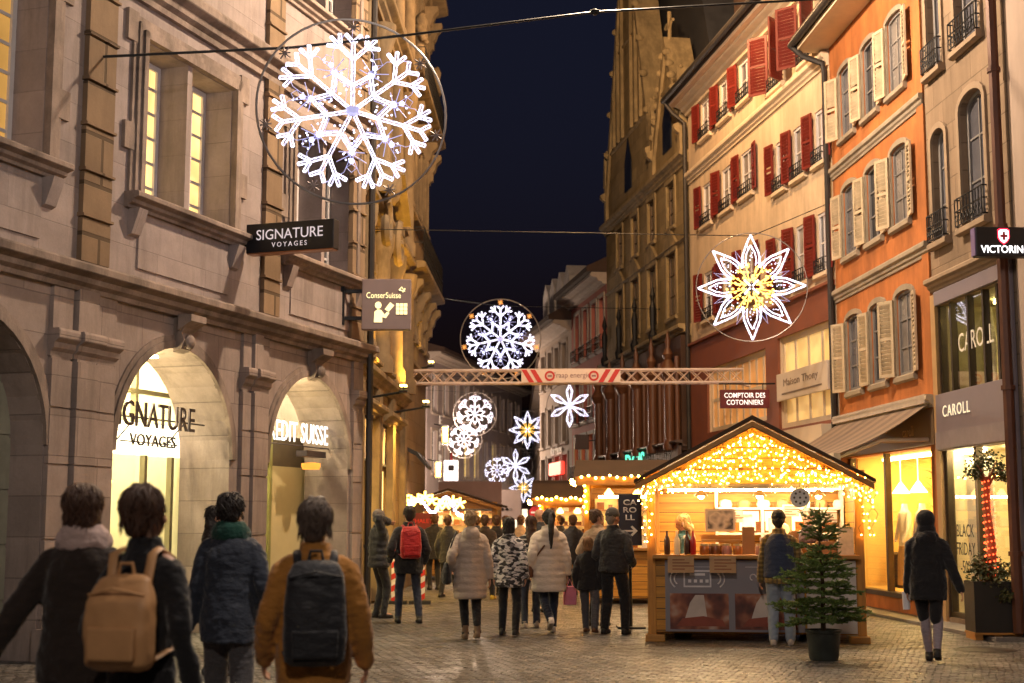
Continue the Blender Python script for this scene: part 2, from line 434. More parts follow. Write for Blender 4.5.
# the plan of the street
def LX(d): return -10.58+.3305*d
def RX(d): return 6.4+(24.7-d)*.0645
F_L1 = Facade((LX(6), 6), (LX(24.1), 24.1))
F_L2 = Facade((-2.75, 24.3), (-2.35, 38.))
F_R0 = Facade((RX(18.6), 18.6), (RX(9), 9.))
F_R1 = Facade((RX(21.7), 21.7), (RX(18.65), 18.65))
F_R2 = Facade((6.27, 26.75), (RX(21.72), 21.72))
F_R3 = Facade((4.76, 36.8), (6.265, 26.77))
F_R4 = Facade((3.22, 46.95), (4.757, 36.82))
F_R5 = Facade((2.28, 53.2), (3.217, 46.97))
F_R6 = Facade((1.2, 60.3), (2.277, 53.22))
F_R7 = Facade((1.6, 108.), (1.59, 60.6))
F_L3 = Facade((-4.25, 70), (.656, 92))
F_END = Facade((-2, 112), (9, 112))
def house(f, name, label, cat='building'):
    return thing(name, label, cat, (f.p0[0], f.p0[1], 0), f.rot)

iron = mat('black_iron', (.02, .02, .022), .5, .6, bmp=.05)
M_glassdark = darkpane()
# ---------------------------------------------------------------- ground
def cobble():
    m, nt, bs, out = _new('cobblestones')
    co0 = coords(nt)
    ns = N(nt, 'ShaderNodeTexNoise', Scale=.9, Detail=2); nt.links.new(co0, ns.inputs['Vector'])
    add = N(nt, 'ShaderNodeVectorMath', operation='MULTIPLY_ADD'); add.inputs[1].default_value = (.16, .16, 0); nt.links.new(ns.outputs['Color'], add.inputs[0]); nt.links.new(co0, add.inputs[2])
    rotm = nt.nodes.new('ShaderNodeMapping'); rotm.inputs['Rotation'].default_value = (0, 0, .32); nt.links.new(add.outputs[0], rotm.inputs[0])
    b = N(nt, 'ShaderNodeTexBrick', Scale=1, **{'Mortar Size': .016, 'Mortar Smooth': .9, 'Bias': 0, 'Brick Width': .15, 'Row Height': .11})
    b.inputs['Color1'].default_value = (.5, .5, .5, 1); b.inputs['Color2'].default_value = (1.4, 1.4, 1.4, 1); b.inputs['Mortar'].default_value = (.14, .14, .14, 1)
    nt.links.new(rotm.outputs[0], b.inputs['Vector'])
    n1 = noise(nt, co0, .8, 7, .7); n2 = noise(nt, co0, 22, 4, .7); n3 = noise(nt, co0, 3.5, 3)
    base = mixc(nt, ramp(nt, n1, .35, .68), (.095, .092, .09), (.25, .24, .23))
    base = mixc(nt, .5, base, mixc(nt, n2, (.05, .045, .04), (.22, .2, .18)))
    c = mixc(nt, 1, base, b.outputs['Color'], 'MULTIPLY')
    c = mixc(nt, ramp(nt, noise(nt, co0, .33, 3, .55), .5, .6), c, mixc(nt, 1, c, (.62, .6, .58), 'MULTIPLY')); c = mixc(nt, ramp(nt, noise(nt, co0, 5.5, 1, .3), .7, .73), c, (.03, .028, .026))
    nt.links.new(c, bs.inputs['Base Color'])
    mr = nt.nodes.new('ShaderNodeMapRange'); mr.inputs[1].default_value = .3; mr.inputs[2].default_value = .7; mr.inputs[3].default_value = .26; mr.inputs[4].default_value = .62; nt.links.new(n3, mr.inputs[0]); nt.links.new(mr.outputs[0], bs.inputs['Roughness'])
    inv = N(nt, 'ShaderNodeMath', operation='SUBTRACT'); inv.inputs[0].default_value = 1; nt.links.new(b.outputs['Fac'], inv.inputs[1])
    p = bump(nt, bs, inv.outputs[0], 1, .05); n4 = noise(nt, co0, 7, 2); p = bump(nt, bs, n4, .8, .06, p); bump(nt, bs, n2, .5, .015, p)
    return m
mb = MB()
for i in range(40):
    for j in range(60):
        x0 = -100+5*i; y0 = -60+5*j
        mb.poly([(x0, y0, 0), (x0+5, y0, 0), (x0+5, y0+5, 0), (x0, y0+5, 0)])
g = mb.build('ground', cobble()); tag(g, kind='structure')
bm = bmesh.new(); bm.from_mesh(g.data); bmesh.ops.remove_doubles(bm, verts=bm.verts, dist=.01); bm.to_mesh(g.data); bm.free()
paving = stone('paving_slabs', (.2, .18, .16), 1.0, .6, .008, joint=.5)
def strip(f, s0, s1, w, name='pavement', h=.05):
    mb = MB(); P = [f.W(s0), f.W(s1), f.W(s1, -w), f.W(s0, -w)]
    mb.add([(p.x, p.y, z) for z in (0.002, h) for p in P], [(0, 1, 2, 3), (4, 5, 6, 7), (0, 1, 5, 4), (1, 2, 6, 5), (2, 3, 7, 6), (3, 0, 4, 7)])
    o = mb.build(name, mat('kerb_granite', (.19, .17, .155), .7, var=.3, scale=5, bmp=.4)); tag(o, kind='structure')
strip(F_R1, -.1, 3.1, .5); strip(F_R2, -3, 5.0, .5)
mb = MB()
for x, y in ((-1.2, 16.4), (2.55, 15.3), (3.9, 14.7)):     # drain covers
    pass
# a round manhole in the paving by the stall
mb = MB(); c = ground(985, 650); mb.lathe([(0, .004), (.32, .004), (.33, .010), (.36, .010), (.38, .002)], (c.x, c.y, 0), 28)
o = mb.build('manhole_cover', mat('cast_iron', (.05, .045, .04), .5, .7, bmp=.4, fine=30)); tag(o, 'round dark iron manhole cover in the cobbles in front of the planter', 'manhole cover')

# ================================================================ LEFT: stone arcade building
S1 = stone('arcade_sandstone', (.33, .265, .24), .95, .46, .008, var=.3, joint=.7, blocks=.16, dirt=.5)
S1u = stone('upper_sandstone', (.33, .275, .265), 1.2, .5, .006, var=.28, joint=.82, blocks=.12, dirt=.5)
S1t = mat('sandstone_trim', (.29, .23, .2), .85, var=.35, scale=2.5, bmp=.4, dirt=.6, spec=.2)
S1q = stone('sandstone_quoins', (.24, .165, .105), .9, .62, .03, var=.25, joint=.4, blocks=.2)
plaster_in = mat('shop_plaster', (.55, .46, .24), .8, var=.06)
e = 3.16                                              # facade starts 3.16 m before s = 0 of the survey
b = house(F_L1, 'stone_building', 'pale sandstone building with tall round arches on the left, small paned lit windows above')
ARC = [(5.85, 3.84), (10.05, 3.84), (14.0, 3.84)]
HW = 1.42; ops = []
for cx, zc in [(1.7, 3.84)]+ARC: ops.append((cx+e-HW, cx+e+HW, 0, zc, HW, .8))
upw = []
for s0 in (4.75, 9.0, 13.2):
    for k in (0, 1): upw.append((s0+e+k*1.2, s0+e+k*1.2+1.08, 5.68, 7.75))
for s0 in (4.75, 9.0, 13.2):
    for k in (0, 1): upw.append((s0+e+k*1.2, s0+e+k*1.2+1.08, 9.9, 12.2))
HT = 15
low = wall_mb(F_L1.L, 4.3, 6, ops, back=False)
low.build('arcade_wall', S1, b)
up = wall_mb(F_L1.L, HT, 9, [(*o, 0, .5) for o in upw], z0=4.3)
up.build('wall', S1u, b)
q = MB(); q.box(F_L1.L-.25, F_L1.L, .02, 9, 0, 4.29); q.box(0, .25, .02, 9, 0, 4.29); q.box(0, F_L1.L, 8.8, 9, 0, 4.29); q.build('side_wall', S1, b)
cornice(b, moulding(4.26, 4.56, .3), -.1, F_L1.L+.1, S1t)
cornice(b, moulding(8.22, 8.62, .28), 8.7+e, F_L1.L+.1, S1t, 'string_course')
cornice(b, moulding(8.62, 8.75, .08), 8.7+e, F_L1.L+.02, S1t, 'string_course')
# pilasters: a wide shaft between two narrow ones, cut by grooves
for s0, s1 in ((3.15, 4.35), (7.3, 8.55), (11.72, 12.5), (15.5, 15.88)):
    mb = MB(); s0 += e; s1 += e; w = s1-s0
    cols = [(s0, s0+w*.3, .09), (s0+w*.34, s0+w*.66, .16), (s0+w*.7, s1, .09)] if w > .5 else [(s0, s1, .1)]
    for a, c, o_ in [(a_, c_, o2*.65) for a_, c_, o2 in cols]:
        zs = [0, .45, 1.35, 2.2, 2.85, 3.42]
        for i in range(5):
            mb.box(a, c, -o_, .02, zs[i]+(.012 if i else 0), zs[i+1]-.012)
            mb.box(a+.01, c-.01, -o_+.02, .02, zs[i+1]-.02, zs[i+1]+.02)
        mb.box(a, c, -o_+.01, .02, 3.76, 4.28)
        mb.run(moulding(3.44, 3.76, o_+.1), a-.02, c+.02)
        mb.run(moulding(4.5, 4.6, o_+.06, -.0), a-.05, c+.05)
    mb.box(s0-.06, s1+.06, -.2, .02, .0, .36)
    mb.build('pilaster', S1, b)
# upper quoin strips
for s0, s1 in ((7.75, 8.32), (3.5, 4.05), (12.25, 12.75), (15.35, 15.85)):
    mb = MB(); s0 += e; s1 += e; z = 4.62
    while z < HT-.3:
        h = .56; mb.box(s0, s1, -.07, .02, z+.012, z+h-.03); mb.box(s0+.02, s1-.02, -.045, .02, z+h-.03, z+h+.012)
        if z > 4.7: mb.run([(.0, z-.02), (-.1, z-.01), (-.1, z+.02), (0, z+.03)], s0-.02, s1+.02)
        z += h
    mb.build('quoin_strip', S1q, b)
# arch mouldings and keystone consoles
for cx, zc in ARC:
    mb = MB(); n = 22; zs = zc-HW; cx += e
    for r0, r1, o_ in ((HW-.0, HW+.1, .05), (HW+.1, HW+.17, .025)):
        i_ = [(cx-r0*cos(pi*i/n), zs+r0*sin(pi*i/n)) for i in range(n+1)]; o2 = [(cx-r1*cos(pi*i/n), zs+r1*sin(pi*i/n)) for i in range(n+1)]
        for i in range(n): mb.prism([i_[i], i_[i+1], o2[i+1], o2[i]], -o_, .02)
    mb.build('arch_moulding', S1t, b)
    mb = MB()
    mb.run([(0, zc-.06), (-.12, zc-.02), (-.16, zc+.1), (-.12, zc+.2), (-.2, zc+.3), (-.26, zc+.4), (0, zc+.42)], cx-.13, cx+.13)
    mb.run([(-.1, zc+.22), (-.3, zc+.34), (-.3, zc+.43), (-.1, zc+.43)], cx-.19, cx+.19)
    mb.ball((cx, -.17, zc+.08), (.1, .07, .1), 10, 6)
    mb.build('keystone', S1t, b, smooth=35)
# upper windows: small panes lit from inside behind deep reveals
lit = emit('lit_window_pane', (1, .66, .24), 1.35, .45, 2.2)
lit2 = emit('lit_window_deep', (.85, .47, .12), .38, .5, 1.2)
whitewood = mat('white_window_wood', (.6, .57, .58), .5, var=.08)
for i, o in enumerate(upw):
    first = i < 2
    on = o[2] < 8
    window(b, *o, .5, whitewood, (lit if i in (2, 3) else lit2 if first else M_glassdark), cols=3, rows=6, bar=.04, fw=.075)
    if on and i in (2, 3):
        pass
for s0 in (4.75, 9.0, 13.2):
    for zb, zt in ((5.68, 7.75), (9.9, 12.2)):
        x0, x1 = s0+e, s0+e+2.28
        mb = MB()
        for k, (o_, w) in enumerate(((.1, .1), (.07, .19), (.04, .27))):
            for a, c in ((x0-w, x0-w+.09), (x1+w-.09, x1+w)): mb.box(a, c, -o_, .02, zb, zt+w)
            mb.box(x0-w, x1+w, -o_, .02, zt+w-.09, zt+w)
        mb.box(x0-.42, x0-.19, -.05, .02, zb+.55, zb+.9); mb.box(x1+.19, x1+.42, -.05, .02, zb+.55, zb+.9)
        mb.box(x0-.42, x0-.19, -.05, .02, zt-.1, zt+.3); mb.box(x1+.19, x1+.42, -.05, .02, zt-.1, zt+.3)
        mb.build('window_surround', S1t, b)
        mb = MB(); mb.run(moulding(zb-.2, zb, .22), x0-.32, x1+.32)
        mb.build('window_sill', S1t, b)
        if zb < 8:
            mb = MB()
            for a in (x0-.22, x1+.02): mb.run([(0, zb-.55), (-.06, zb-.52), (-.14, zb-.3), (-.17, zb-.2), (0, zb-.2)], a, a+.2)
            mb.box(x0-.0, x1+.0, -.025, .02, 4.75, zb-.3)
            mb.build('apron_panel', S1u, b)
# deep passages behind the arches: side walls, ceiling, shop front and lit rooms
stone_plain = mat('passage_stone', (.42, .37, .28), .85, var=.18, scale=2, bmp=.2, dirt=.3)
ironframe = mat('bronze_frame', (.3, .27, .16), .45, .3, var=.2)
for i, (cx, zc) in enumerate(ARC):
    cx += e; x0, x1 = cx-HW-.9, cx+HW+.9
    if i == 0:                                       # shut: a grey-green leaf, tone raised in place of light from the left
        mb = MB(); mb.box(cx-HW-.02, cx+HW+.02, .45, .6, 0, zc)
        for k in range(6): mb.box(cx-HW, cx+HW, .435, .45, .06+k*.62, .64+k*.62)
        mb.build('closed_arch', mat('grey_green_stone', (.3, .29, .22), .8, var=.16, scale=3, bmp=.2, dirt=.35), b)
        continue
    mb = MB()                                        # the room: floor, back, sides, ceiling as closed slabs
    mb.box(x0-.1, x0, .82, 5, .01, 4.2); mb.box(x1, x1+.1, .82, 5, .01, 4.2); mb.box(x0, x1, 5, 5.1, .01, 4.2)
    mb.box(x0, x1, .82, 5, 4.1, 4.2); mb.box(x0, x1, .82, 5, .005, .03)
    mb.build('shop_interior', mat('warm_white_room', (.8, .74, .5), .75, var=.06), b)
    mb = MB()
    for yy in (1.02, 1.9, 3.4):
        mb.box(cx-1.3, cx+1.3, yy, yy+.14, 4.03, 4.09)
    mb.build('ceiling_light', emit('shop_tube_light', (1, .88, .55), 60), b)
    if i == 1:
        mb = MB(); mb.box(x0+.1, x1-.1, .86, .93, 2.46, 2.9); lb = mb.build('light_box', emit('lightbox_cream', (1, .86, .58), 2.6), b)
        mb = MB()
        for xx in (cx-1.2, cx-.62, cx+.62, cx+1.3): mb.box(xx-.035, xx+.035, .84, .92, .03, 2.46)
        for xx in (cx-.9, cx+.35): mb.box(xx-.035, xx+.035, .84, .92, 2.9, 4.1)
        mb.box(x0, x1, .84, .92, 3.3, 3.36); mb.build('shop_frame', ironframe, b)
        mb = MB(); mb.box(cx-.62, cx+.62, 2.2, 2.25, .9, 1.9); mb.box(cx+.7, cx+1.35, 3.6, 3.65, .7, 2.0); mb.build('poster', mat('poster_paper', (.75, .7, .6), .6, var=.3, scale=4), b)
        mb = MB(); mb.box(cx-1.2, cx+1.0, 3.3, 4.0, .03, 1.05); mb.build('counter', mat('counter_cream', (.6, .52, .36), .6), b)
    else:
        mb = MB(); mb.box(x0+.1, x1-.1, .86, 1.0, 2.45, 2.95); mb.build('fascia', mat('bank_fascia', (.1, .075, .045), .6), b)
        mb = MB()
        for xx in (cx-1.1, cx-.75, cx-.2, cx+.3): mb.box(xx-.04, xx+.04, .84, .94, .03, 4.1)
        mb.build('shop_frame', mat('olive_frame', (.25, .24, .08), .5, var=.2), b)
        mb = MB(); mb.box(cx+.3, x1, .86, .95, .03, 2.45); mb.build('inner_wall', plaster_in, b)
    mb = MB(); mb.lathe([(0, .03), (.11, .03), (.12, 0), (0, 0)], (cx+.1, .5, zc-.09), 14); mb.build('added_downlight', emit('added_downlight_glow', (1, .8, .4), 14), b)  # added lamp, stands in for the shop glow on the arch jambs
    pl_ = point('passage_fill', (cx-.35, .62, zc-.45), 80, (1, .8, .42), .1, b)  # fill light added for jambs and soffit
    mb = MB(); mb.box(x0+.02, x1-.02, .95, .965, .05, 4.08); mb.build('shop_glass', glass('shop_glass'), b)

# lettering that stands free in the arches
letter = mat('dark_bronze_letter', (.05, .04, .05), .4, .5)
def sign_at(f, s, z, off): return (s, off, z)
tx = text('sign_lettering', 'SIGNATURE', letter, b, (9.95+e, .28, 2.94), width=2.0, height=.33, extrude=.025); tx['label'] = 'dark metal letters standing across the arch'
text('sign_lettering', 'VOYAGES', letter, b, (10.44+e, .6, 2.64), width=1.12, height=.16, extrude=.02)
mb = MB(); mb.tube([(8.62+e, .32, 2.9), (11.3+e, .32, 2.9)], .012, 5); mb.tube([(9.7+e, .62, 2.61), (11.1+e, .62, 2.61)], .01, 5)
for xx in (9.6, 10.8): mb.tube([(xx+e, .33, 2.9), (xx+e, .6, 2.62)], .01, 5)
mb.build('sign_rail', letter, b)
text('sign_lettering', 'CREDIT SUISSE', emit('white_letter', (1, .95, .92), 1.3), b, (14.1+e, .3, 2.97), width=2.3, height=.32, extrude=.012, space=1.1)
mb = MB(); mb.box(14.5+e, 15.2+e, .3, .5, 2.6, 2.7); mb.tube([(12.6+e, .34, 2.76), (15.4+e, .34, 2.76)], .012, 5); mb.build('sign_rail', letter, b)
mb = MB(); mb.lathe([(0, 0), (.14, 0), (.16, .05), (.16, .1), (0, .12)], (14.85+e, .4, 2.4), 14); mb.build('exit_lamp', emit('amber_lamp', (1, .35, .05), .9), b, smooth=40)
# downpipe and roof
drainpipe(b, F_L1.L-.02, -.18, .1, HT, mat('dark_pipe', (.035, .03, .028), .5, .3))
mb = MB(); mb.run([(-.6, HT-.02), (-.6, HT+.25), (3, HT+2.6), (9.2, HT+2.6), (9.2, HT-.02)], -.3, F_L1.L+.3); mb.build('roof', mat('slate', (.04, .04, .045), .7), b)
# ================================================================ LEFT: ornate stone building in yellow light
S2 = stone('ornate_stone', (.21, .145, .08), 1.0, .5, .008, var=.2, joint=.7, blocks=.12)
S2t = mat('ornate_trim', (.2, .145, .085), .85, var=.35, scale=3, bmp=.4, dirt=.55)
b = house(F_L2, 'ornate_building', 'ornate yellow lit stone building with corbelled bays and iron balconies next to the arcade')
H = 19.5
ops = [(.5, 3.0, .3, 3.5), (4.0, 6.6, .3, 3.5), (.9, 2.4, 8.1, 10.8), (3.2, 4.7, 8.1, 10.8), (5.5, 7.0, 8.1, 10.8), (.9, 2.4, 12.3, 14.8), (3.2, 4.7, 12.3, 14.8), (5.5, 7.0, 12.3, 14.8), (.9, 2.4, 4.6, 6.3), (3.2, 4.7, 4.6, 6.3), (5.5, 7.0, 4.6, 6.3)]
wall_mb(F_L2.L, H, 9, [(*o, 0, .35) for o in ops]).build('wall', S2, b)
bronze = mat('bronze_window', (.12, .08, .05), .5, .3)
for i, o in enumerate(ops):
    if o[2] < 1: continue
    window(b, *o, .35, bronze, M_glassdark, cols=2, rows=3, fw=.08, sill=S2t, surround=S2t, sw=.2, silldepth=.2)
for i, o in enumerate(ops[:2]):
    w = window(b, o[0], o[1], .3, 2.7, .3, bronze, emit('yellow_shop_pane', (1, .72, .22), 2.4, .5, 1.3), cols=3, rows=1, fw=.08, name='shop_window')
    mb = MB(); mb.box(o[0]+.02, o[1]-.02, .05, .34, 2.72, 3.48); mb.build('shop_fascia', mat('mauve_fascia', (.34, .3, .36), .5, var=.12), b)
    mb = MB(); mb.run(moulding(3.5, 3.75, .25), o[0]-.2, o[1]+.2); mb.build('shop_cornice', S2t, b)
for z0, z1, o_ in ((4.1, 4.4, .22), (7.2, 7.55, .3), (11.5, 11.9, .35), (15.6, 16.1, .5)): cornice(b, moulding(z0, z1, o_), 0, 8.05, S2t)
for x in (.12, 2.75, 5.05, 7.4):                     # engaged columns
    mb = MB(); mb.lathe([(.26, 4.42), (.26, 4.7), (.2, 4.8), (.18, 6.7), (.25, 6.9), (.27, 7.18)], (x+.2, -.08, 0), 14)
    mb.lathe([(.22, 7.6), (.22, 7.9), (.17, 8.0), (.15, 10.9), (.24, 11.2), (.25, 11.48)], (x+.2, -.08, 0), 14)
    mb.lathe([(.22, 11.95), (.22, 12.2), (.17, 12.3), (.15, 15.0), (.24, 15.4), (.25, 15.58)], (x+.2, -.08, 0), 14)
    mb.box(x-.05, x+.45, -.12, .02, .05, 4.08)
    mb.build('column', S2t, b, smooth=40)
# broken pediment with volutes above the entrance bay
mb = MB(); mb.prism([(1.0, 7.6), (1.15, 7.6), (2.4, 8.35), (2.3, 8.5)], -.55, .02); mb.prism([(4.2, 7.6), (4.05, 7.6), (2.8, 8.35), (2.9, 8.5)], -.55, .02)
for cx, sg in ((1.5, 1), (3.7, -1)):
    mb.tube([(cx+sg*.5*sin(t*.5)*(1-t/16), -.35, 7.25+.5*cos(t*.5)*(1-t/16)-.2) for t in range(15)], .09, 6)
mb.ball((2.6, -.3, 8.1), (.32, .22, .42)); mb.build('pediment', S2t, b, smooth=40)
# projecting bay with stacked cornices, atlas figures and balconies
x0, x1 = 8.1, 13.6
n_before = set(b.children)
wb = MB()
wb.box(x0, x1, -.35, .03, 5.2, 17.8); wb.build('bay', S2, b)
for k, x in enumerate((8.5, 9.8, 11.1, 12.4)):
    for z0, z1 in ((6.0, 7.0), (9.2, 11.1), (13.2, 15.0)):
        wb = MB(); wb.box(x, x+.06, -.4, -.34, z0, z1); wb.box(x+.69, x+.75, -.4, -.34, z0, z1); wb.box(x+.06, x+.69, -.4, -.34, z1-.06, z1); wb.box(x-.08, x+.83, -.44, -.34, z0-.12, z0); wb.box(x+.35, x+.4, -.39, -.34, z0, z1-.06)
        o = wb.build('bay_window', S2t, b); wb = MB(); wb.box(x+.05, x+.7, -.365, -.34, z0, z1-.04); wb.build('pane', M_glassdark, o)
for z0, z1, o_ in ((5.0, 5.35, .5), (7.2, 7.6, .8), (8.55, 8.9, .52), (11.5, 12.0, .8), (12.9, 13.1, .45), (15.3, 15.9, .85), (17.4, 18.0, .7)): cornice(b, moulding(z0, z1, o_), x0-.15, x1+.15, S2t)
for x in (8.3, 10.3, 12.0, 13.3):
    for zb in (6.35, 10.65, 14.4):
        mb = MB(); mb.run([(-.3, zb), (-.42, zb+.06), (-.46, zb+.3), (-.55, zb+.42), (-.6, zb+.6), (-.72, zb+.72), (-.72, zb+.85), (-.3, zb+.85)], x-.15, x+.15)
        mb.run([(-.4, zb+.1), (-.5, zb+.14), (-.5, zb+.36), (-.4, zb+.4)], x-.1, x+.1); mb.build('corbel', S2t, b)
for x in (9.0, 13.2):
    for z in (12.75, 15.9):
        mb = MB(); mb.ball((x, -.55, z+1.05), (.15, .16, .2)); mb.ball((x, -.5, z+.65), (.27, .22, .34)); mb.ball((x+.02, -.48, z+.2), (.24, .22, .36)); mb.tube([(x-.25, -.5, z+.8), (x-.36, -.6, z+.5), (x-.1, -.72, z+.45)], [.1, .08, .06], 8); mb.tube([(x+.25, -.5, z+.8), (x+.34, -.55, z+1.1), (x+.16, -.6, z+1.3)], [.1, .08, .06], 8); mb.ball((x, -.45, z-.1), (.3, .2, .2))
        remeshed(mb, 'carved_figure', S2t, b, .035, 2, (.09, .12))
railing(b, x0, x1, 7.62, .8, .74, iron, n=26); railing(b, x0, x1, 12.02, .8, .74, iron, n=26)
for o in b.children:
    if o not in n_before: o.location.y += .3
mb = MB(); mb.run([(-.5, H-.02), (-.5, H+.2), (2, H+3), (9.2, H+3), (9.2, H-.02)], -.1, F_L2.L+.2); mb.build('roof', MATS['slate'], b)
mb = MB(); mb.run([(-.55, 2.75), (-.55, 2.82), (-.3, 3.15), (.02, 3.3), (.02, 3.2), (-.28, 3.05)], 8.3, 9.3); mb.build('door_canopy', mat('dark_canopy', (.03, .03, .03), .6), b)
# flood lamp on the ledge (it throws the yellow light up the wall)
SOD = (1, .5, .14)
for k, (s, off, z) in enumerate(((1.5, -.7, 3.9), (5.0, -.8, 3.9), (10.5, -.42, 5.36))):
    w = F_L2.W(s, off, z)
    t = thing('flood_lamp', ['small flood lamp on the ledge above the first shop window of the ornate building', 'small flood lamp on the ledge above the second shop window of the ornate building', 'small flood lamp on the ledge under the balcony bay'][k], 'flood lamp', w, F_L2.rot)
    m_ = MB(); m_.box(-.12, .12, -.08, .08, 0, .05); m_.tube([(0, 0, .05), (0, 0, .12)], .02, 6); m_.tube([(0, .0, .02), (0, .72, -.1)], .025, 6); m_.build('housing', iron, t, bevel=.01)
    m_ = MB(); m_.box(-.1, .1, -.06, .06, .12, .15); m_.build('lens', emit('yellow_lens', (1, .7, .15), 10), t)
    p = F_L2.W(s+.6, .1, z+5)
    spot('flood_light', w+Vector((0, 0, .2)), p, (450, 900, 30)[k], (1, .52, .07), 95, .08)
    if k < 2: spot('flood_light', w+Vector((0, 0, -.06)), F_L2.W(s+.8, .1, 1.2), (160, 420)[k], (1, .55, .1), 110, .08)

# ================================================================ generic rows of windows for the far houses
def rowhouse(f, name, label, H, D, wallm, trim, rows, roofm, rev=.2, lit=(), eave=.5, roofh=2.5, frame=None, pane=None, surround=True, rail=False):
    b = house(f, name, label); ops = []
    for (z0, z1, xs, w) in rows:
        for x in xs: ops.append((x-w/2, x+w/2, z0, z1))
    wall_mb(f.L, H, D, [(*o, 0, rev) for o in ops]).build('wall', wallm, b)
    for i, o in enumerate(ops):
        window(b, *o, rev, frame or whitewood, lit[i] if isinstance(lit, dict) and i in lit else (pane or M_glassdark), cols=2, rows=3, fw=.07, sill=trim, surround=trim if surround else None)
        if rail: railing(b, o[0]-.1, o[1]+.1, o[2], .45, .18, iron, n=7, scroll=False)
    mb = MB(); mb.run([(-eave, H), (-eave, H+.18), (D*.45, H+roofh), (D+.2, H+roofh*.6), (D+.2, H)], -.05, f.L+.05); mb.build('roof', roofm, b)
    cornice(b, moulding(H-.4, H-.005, eave*.8), 0, f.L, trim)
    return b
tile = mat('roof_tile', (.05, .028, .02), .8, var=.3, scale=4, bmp=.4)
# ---------------------------------------------------------------- right: tall stone front at the edge of the picture
P0 = mat('pale_render', (.4, .31, .26), .85, var=.1, scale=1.5, bmp=.1, dirt=.15)
rowhouse(F_R0, 'rendered_building', 'pale rendered building cut by the right edge of the picture, behind the black cross sign', 13, 9, P0, P0,
         [(5.2, 7.2, (2, 4, 6, 8), 1.0), (8.6, 10.6, (2, 4, 6, 8), 1.0), (.5, 3.2, (2, 5, 8), 2.0)], tile)
# ---------------------------------------------------------------- right: stone building with the fashion shop
S3 = stone('grey_brown_ashlar', (.25, .18, .125), .75, .42, .01, var=.2, joint=.62, blocks=.14)
S3t = mat('ashlar_trim', (.27, .2, .14), .85, var=.2, scale=3, bmp=.25)
b = house(F_R1, 'ashlar_building', 'grey brown stone house with arched windows above a mauve fashion shop front')
H = 13.5; L = F_R1.L
ops = [(.26, .82, 5.85, 7.6, .16), (1.42, 2.3, 5.85, 7.8, .2), (.26, .82, 8.55, 10.4, .16), (1.42, 2.3, 8.55, 10.5, .2)]
shop = [(.2, 2.9, .12, 2.62), (.2, 2.9, 3.5, 4.85)]
wall_mb(L, H, 9, [(*o, .16) for o in ops]+[(*o, 0, .12) for o in shop]).build('wall', S3, b)
greyframe = mat('grey_window_paint', (.2, .19, .19), .5, var=.1)
curtain = mat('grey_reflecting_pane', (.1, .1, .12), .12, var=.5, scale=1.3, bmp=.02, spec=.7)
for o in ops:
    window(b, *o[:4], .16, greyframe, curtain, rise=o[4], cols=2, rows=3, fw=.07, sill=S3t, surround=S3t, sw=.1)
    railing(b, o[0]-.06, o[1]+.06, o[2]+.02, .4, .12, iron, n=9)
cornice(b, moulding(5.1, 5.3, .14), 0, L, S3t)
cornice(b, moulding(13.1, 13.5, .4), 0, L, S3t)
mauve = mat('mauve_metal', (.2, .17, .2), .45, .1, var=.1, bmp=.04)
mb = MB(); mb.box(.02, .2, -.05, .02, .05, 5.05); mb.build('shop_pillar', mat('ochre_pillar', (.42, .26, .12), .6, var=.15), b)
mb = MB(); mb.box(.2, 2.95, -.09, -.002, 2.62, 3.48); mb.box(.2, 2.95, -.06, -.002, 4.86, 5.08); mb.box(2.9, 3.02, -.06, -.002, .05, 5.08); mb.build('shop_fascia', mauve, b, bevel=.008)
mb = MB(); mb.box(.2, 2.95, -.11, -.095, 2.64, 2.9); mb.build('fascia_band', mat('mauve_band', (.22, .19, .21), .5), b)
text('sign_lettering', 'CAROLL', emit('cream_letter', (1, .84, .6), .45), b, (1.05, -.1, 3.2), width=1.05, height=.17, extrude=.008, space=1.2)
def room(b, x0, x1, y0, y1, z0, z1, m, lights, lm, name='shop_interior'):
    mb = MB(); t = .06
    mb.box(x0-t, x0, y0, y1, z0, z1); mb.box(x1, x1+t, y0, y1, z0, z1); mb.box(x0-t, x1+t, y1, y1+t, z0, z1); mb.box(x0-t, x1+t, y0, y1+t, z1, z1+t); mb.box(x0-t, x1+t, y0, y1+t, z0-t, z0)
    r = mb.build(name, m, b)
    mb = MB()
    for (a, c, yy, w) in lights: mb.box(a, c, yy, yy+w, z1-.06, z1-.02)
    mb.build('ceiling_light', lm, b); return r
cream = mat('cream_shop_wall', (.72, .6, .36), .7, var=.08)
room(b, .21, 2.89, .13, 3.2, .13, 2.62, cream, ((.3, 1.25, .16, .1), (1.6, 2.8, .4, .12), (.5, 2.5, 2.0, .2)), emit('shop_spot_white', (1, .82, .42), 60))
room(b, .21, 2.89, .13, 3.2, 3.5, 4.86, mat('olive_shop_wall', (.36, .32, .2), .7, var=.2), ((.9, 1.2, .6, .1), (1.7, 2.2, .8, .1), (.5, 2.5, 2.4, .12)), emit('shop_spot_warm', (1, .8, .3), 30))
mb = MB()
for x in (.2, 1.34, 2.82): mb.box(x, x+.1, .02, .12, .12, 2.62)
for x in (.2, .62, 1.28, 1.85, 2.35, 2.84): mb.box(x, x+.06, .02, .12, 3.5, 4.85)
mb.box(.2, 2.9, .02, .12, .1, .2); mb.build('shop_frame', mat('dark_bronze', (.06, .045, .03), .4, .6), b)
mb = MB(); mb.box(.22, 2.88, .06, .07, .2, 2.6); mb.box(.22, 2.88, .06, .07, 3.52, 4.83); mb.build('shop_glass', glass('shop_glass'), b)
mb = MB()                                            # hanging cloth banners and mannequins upstairs
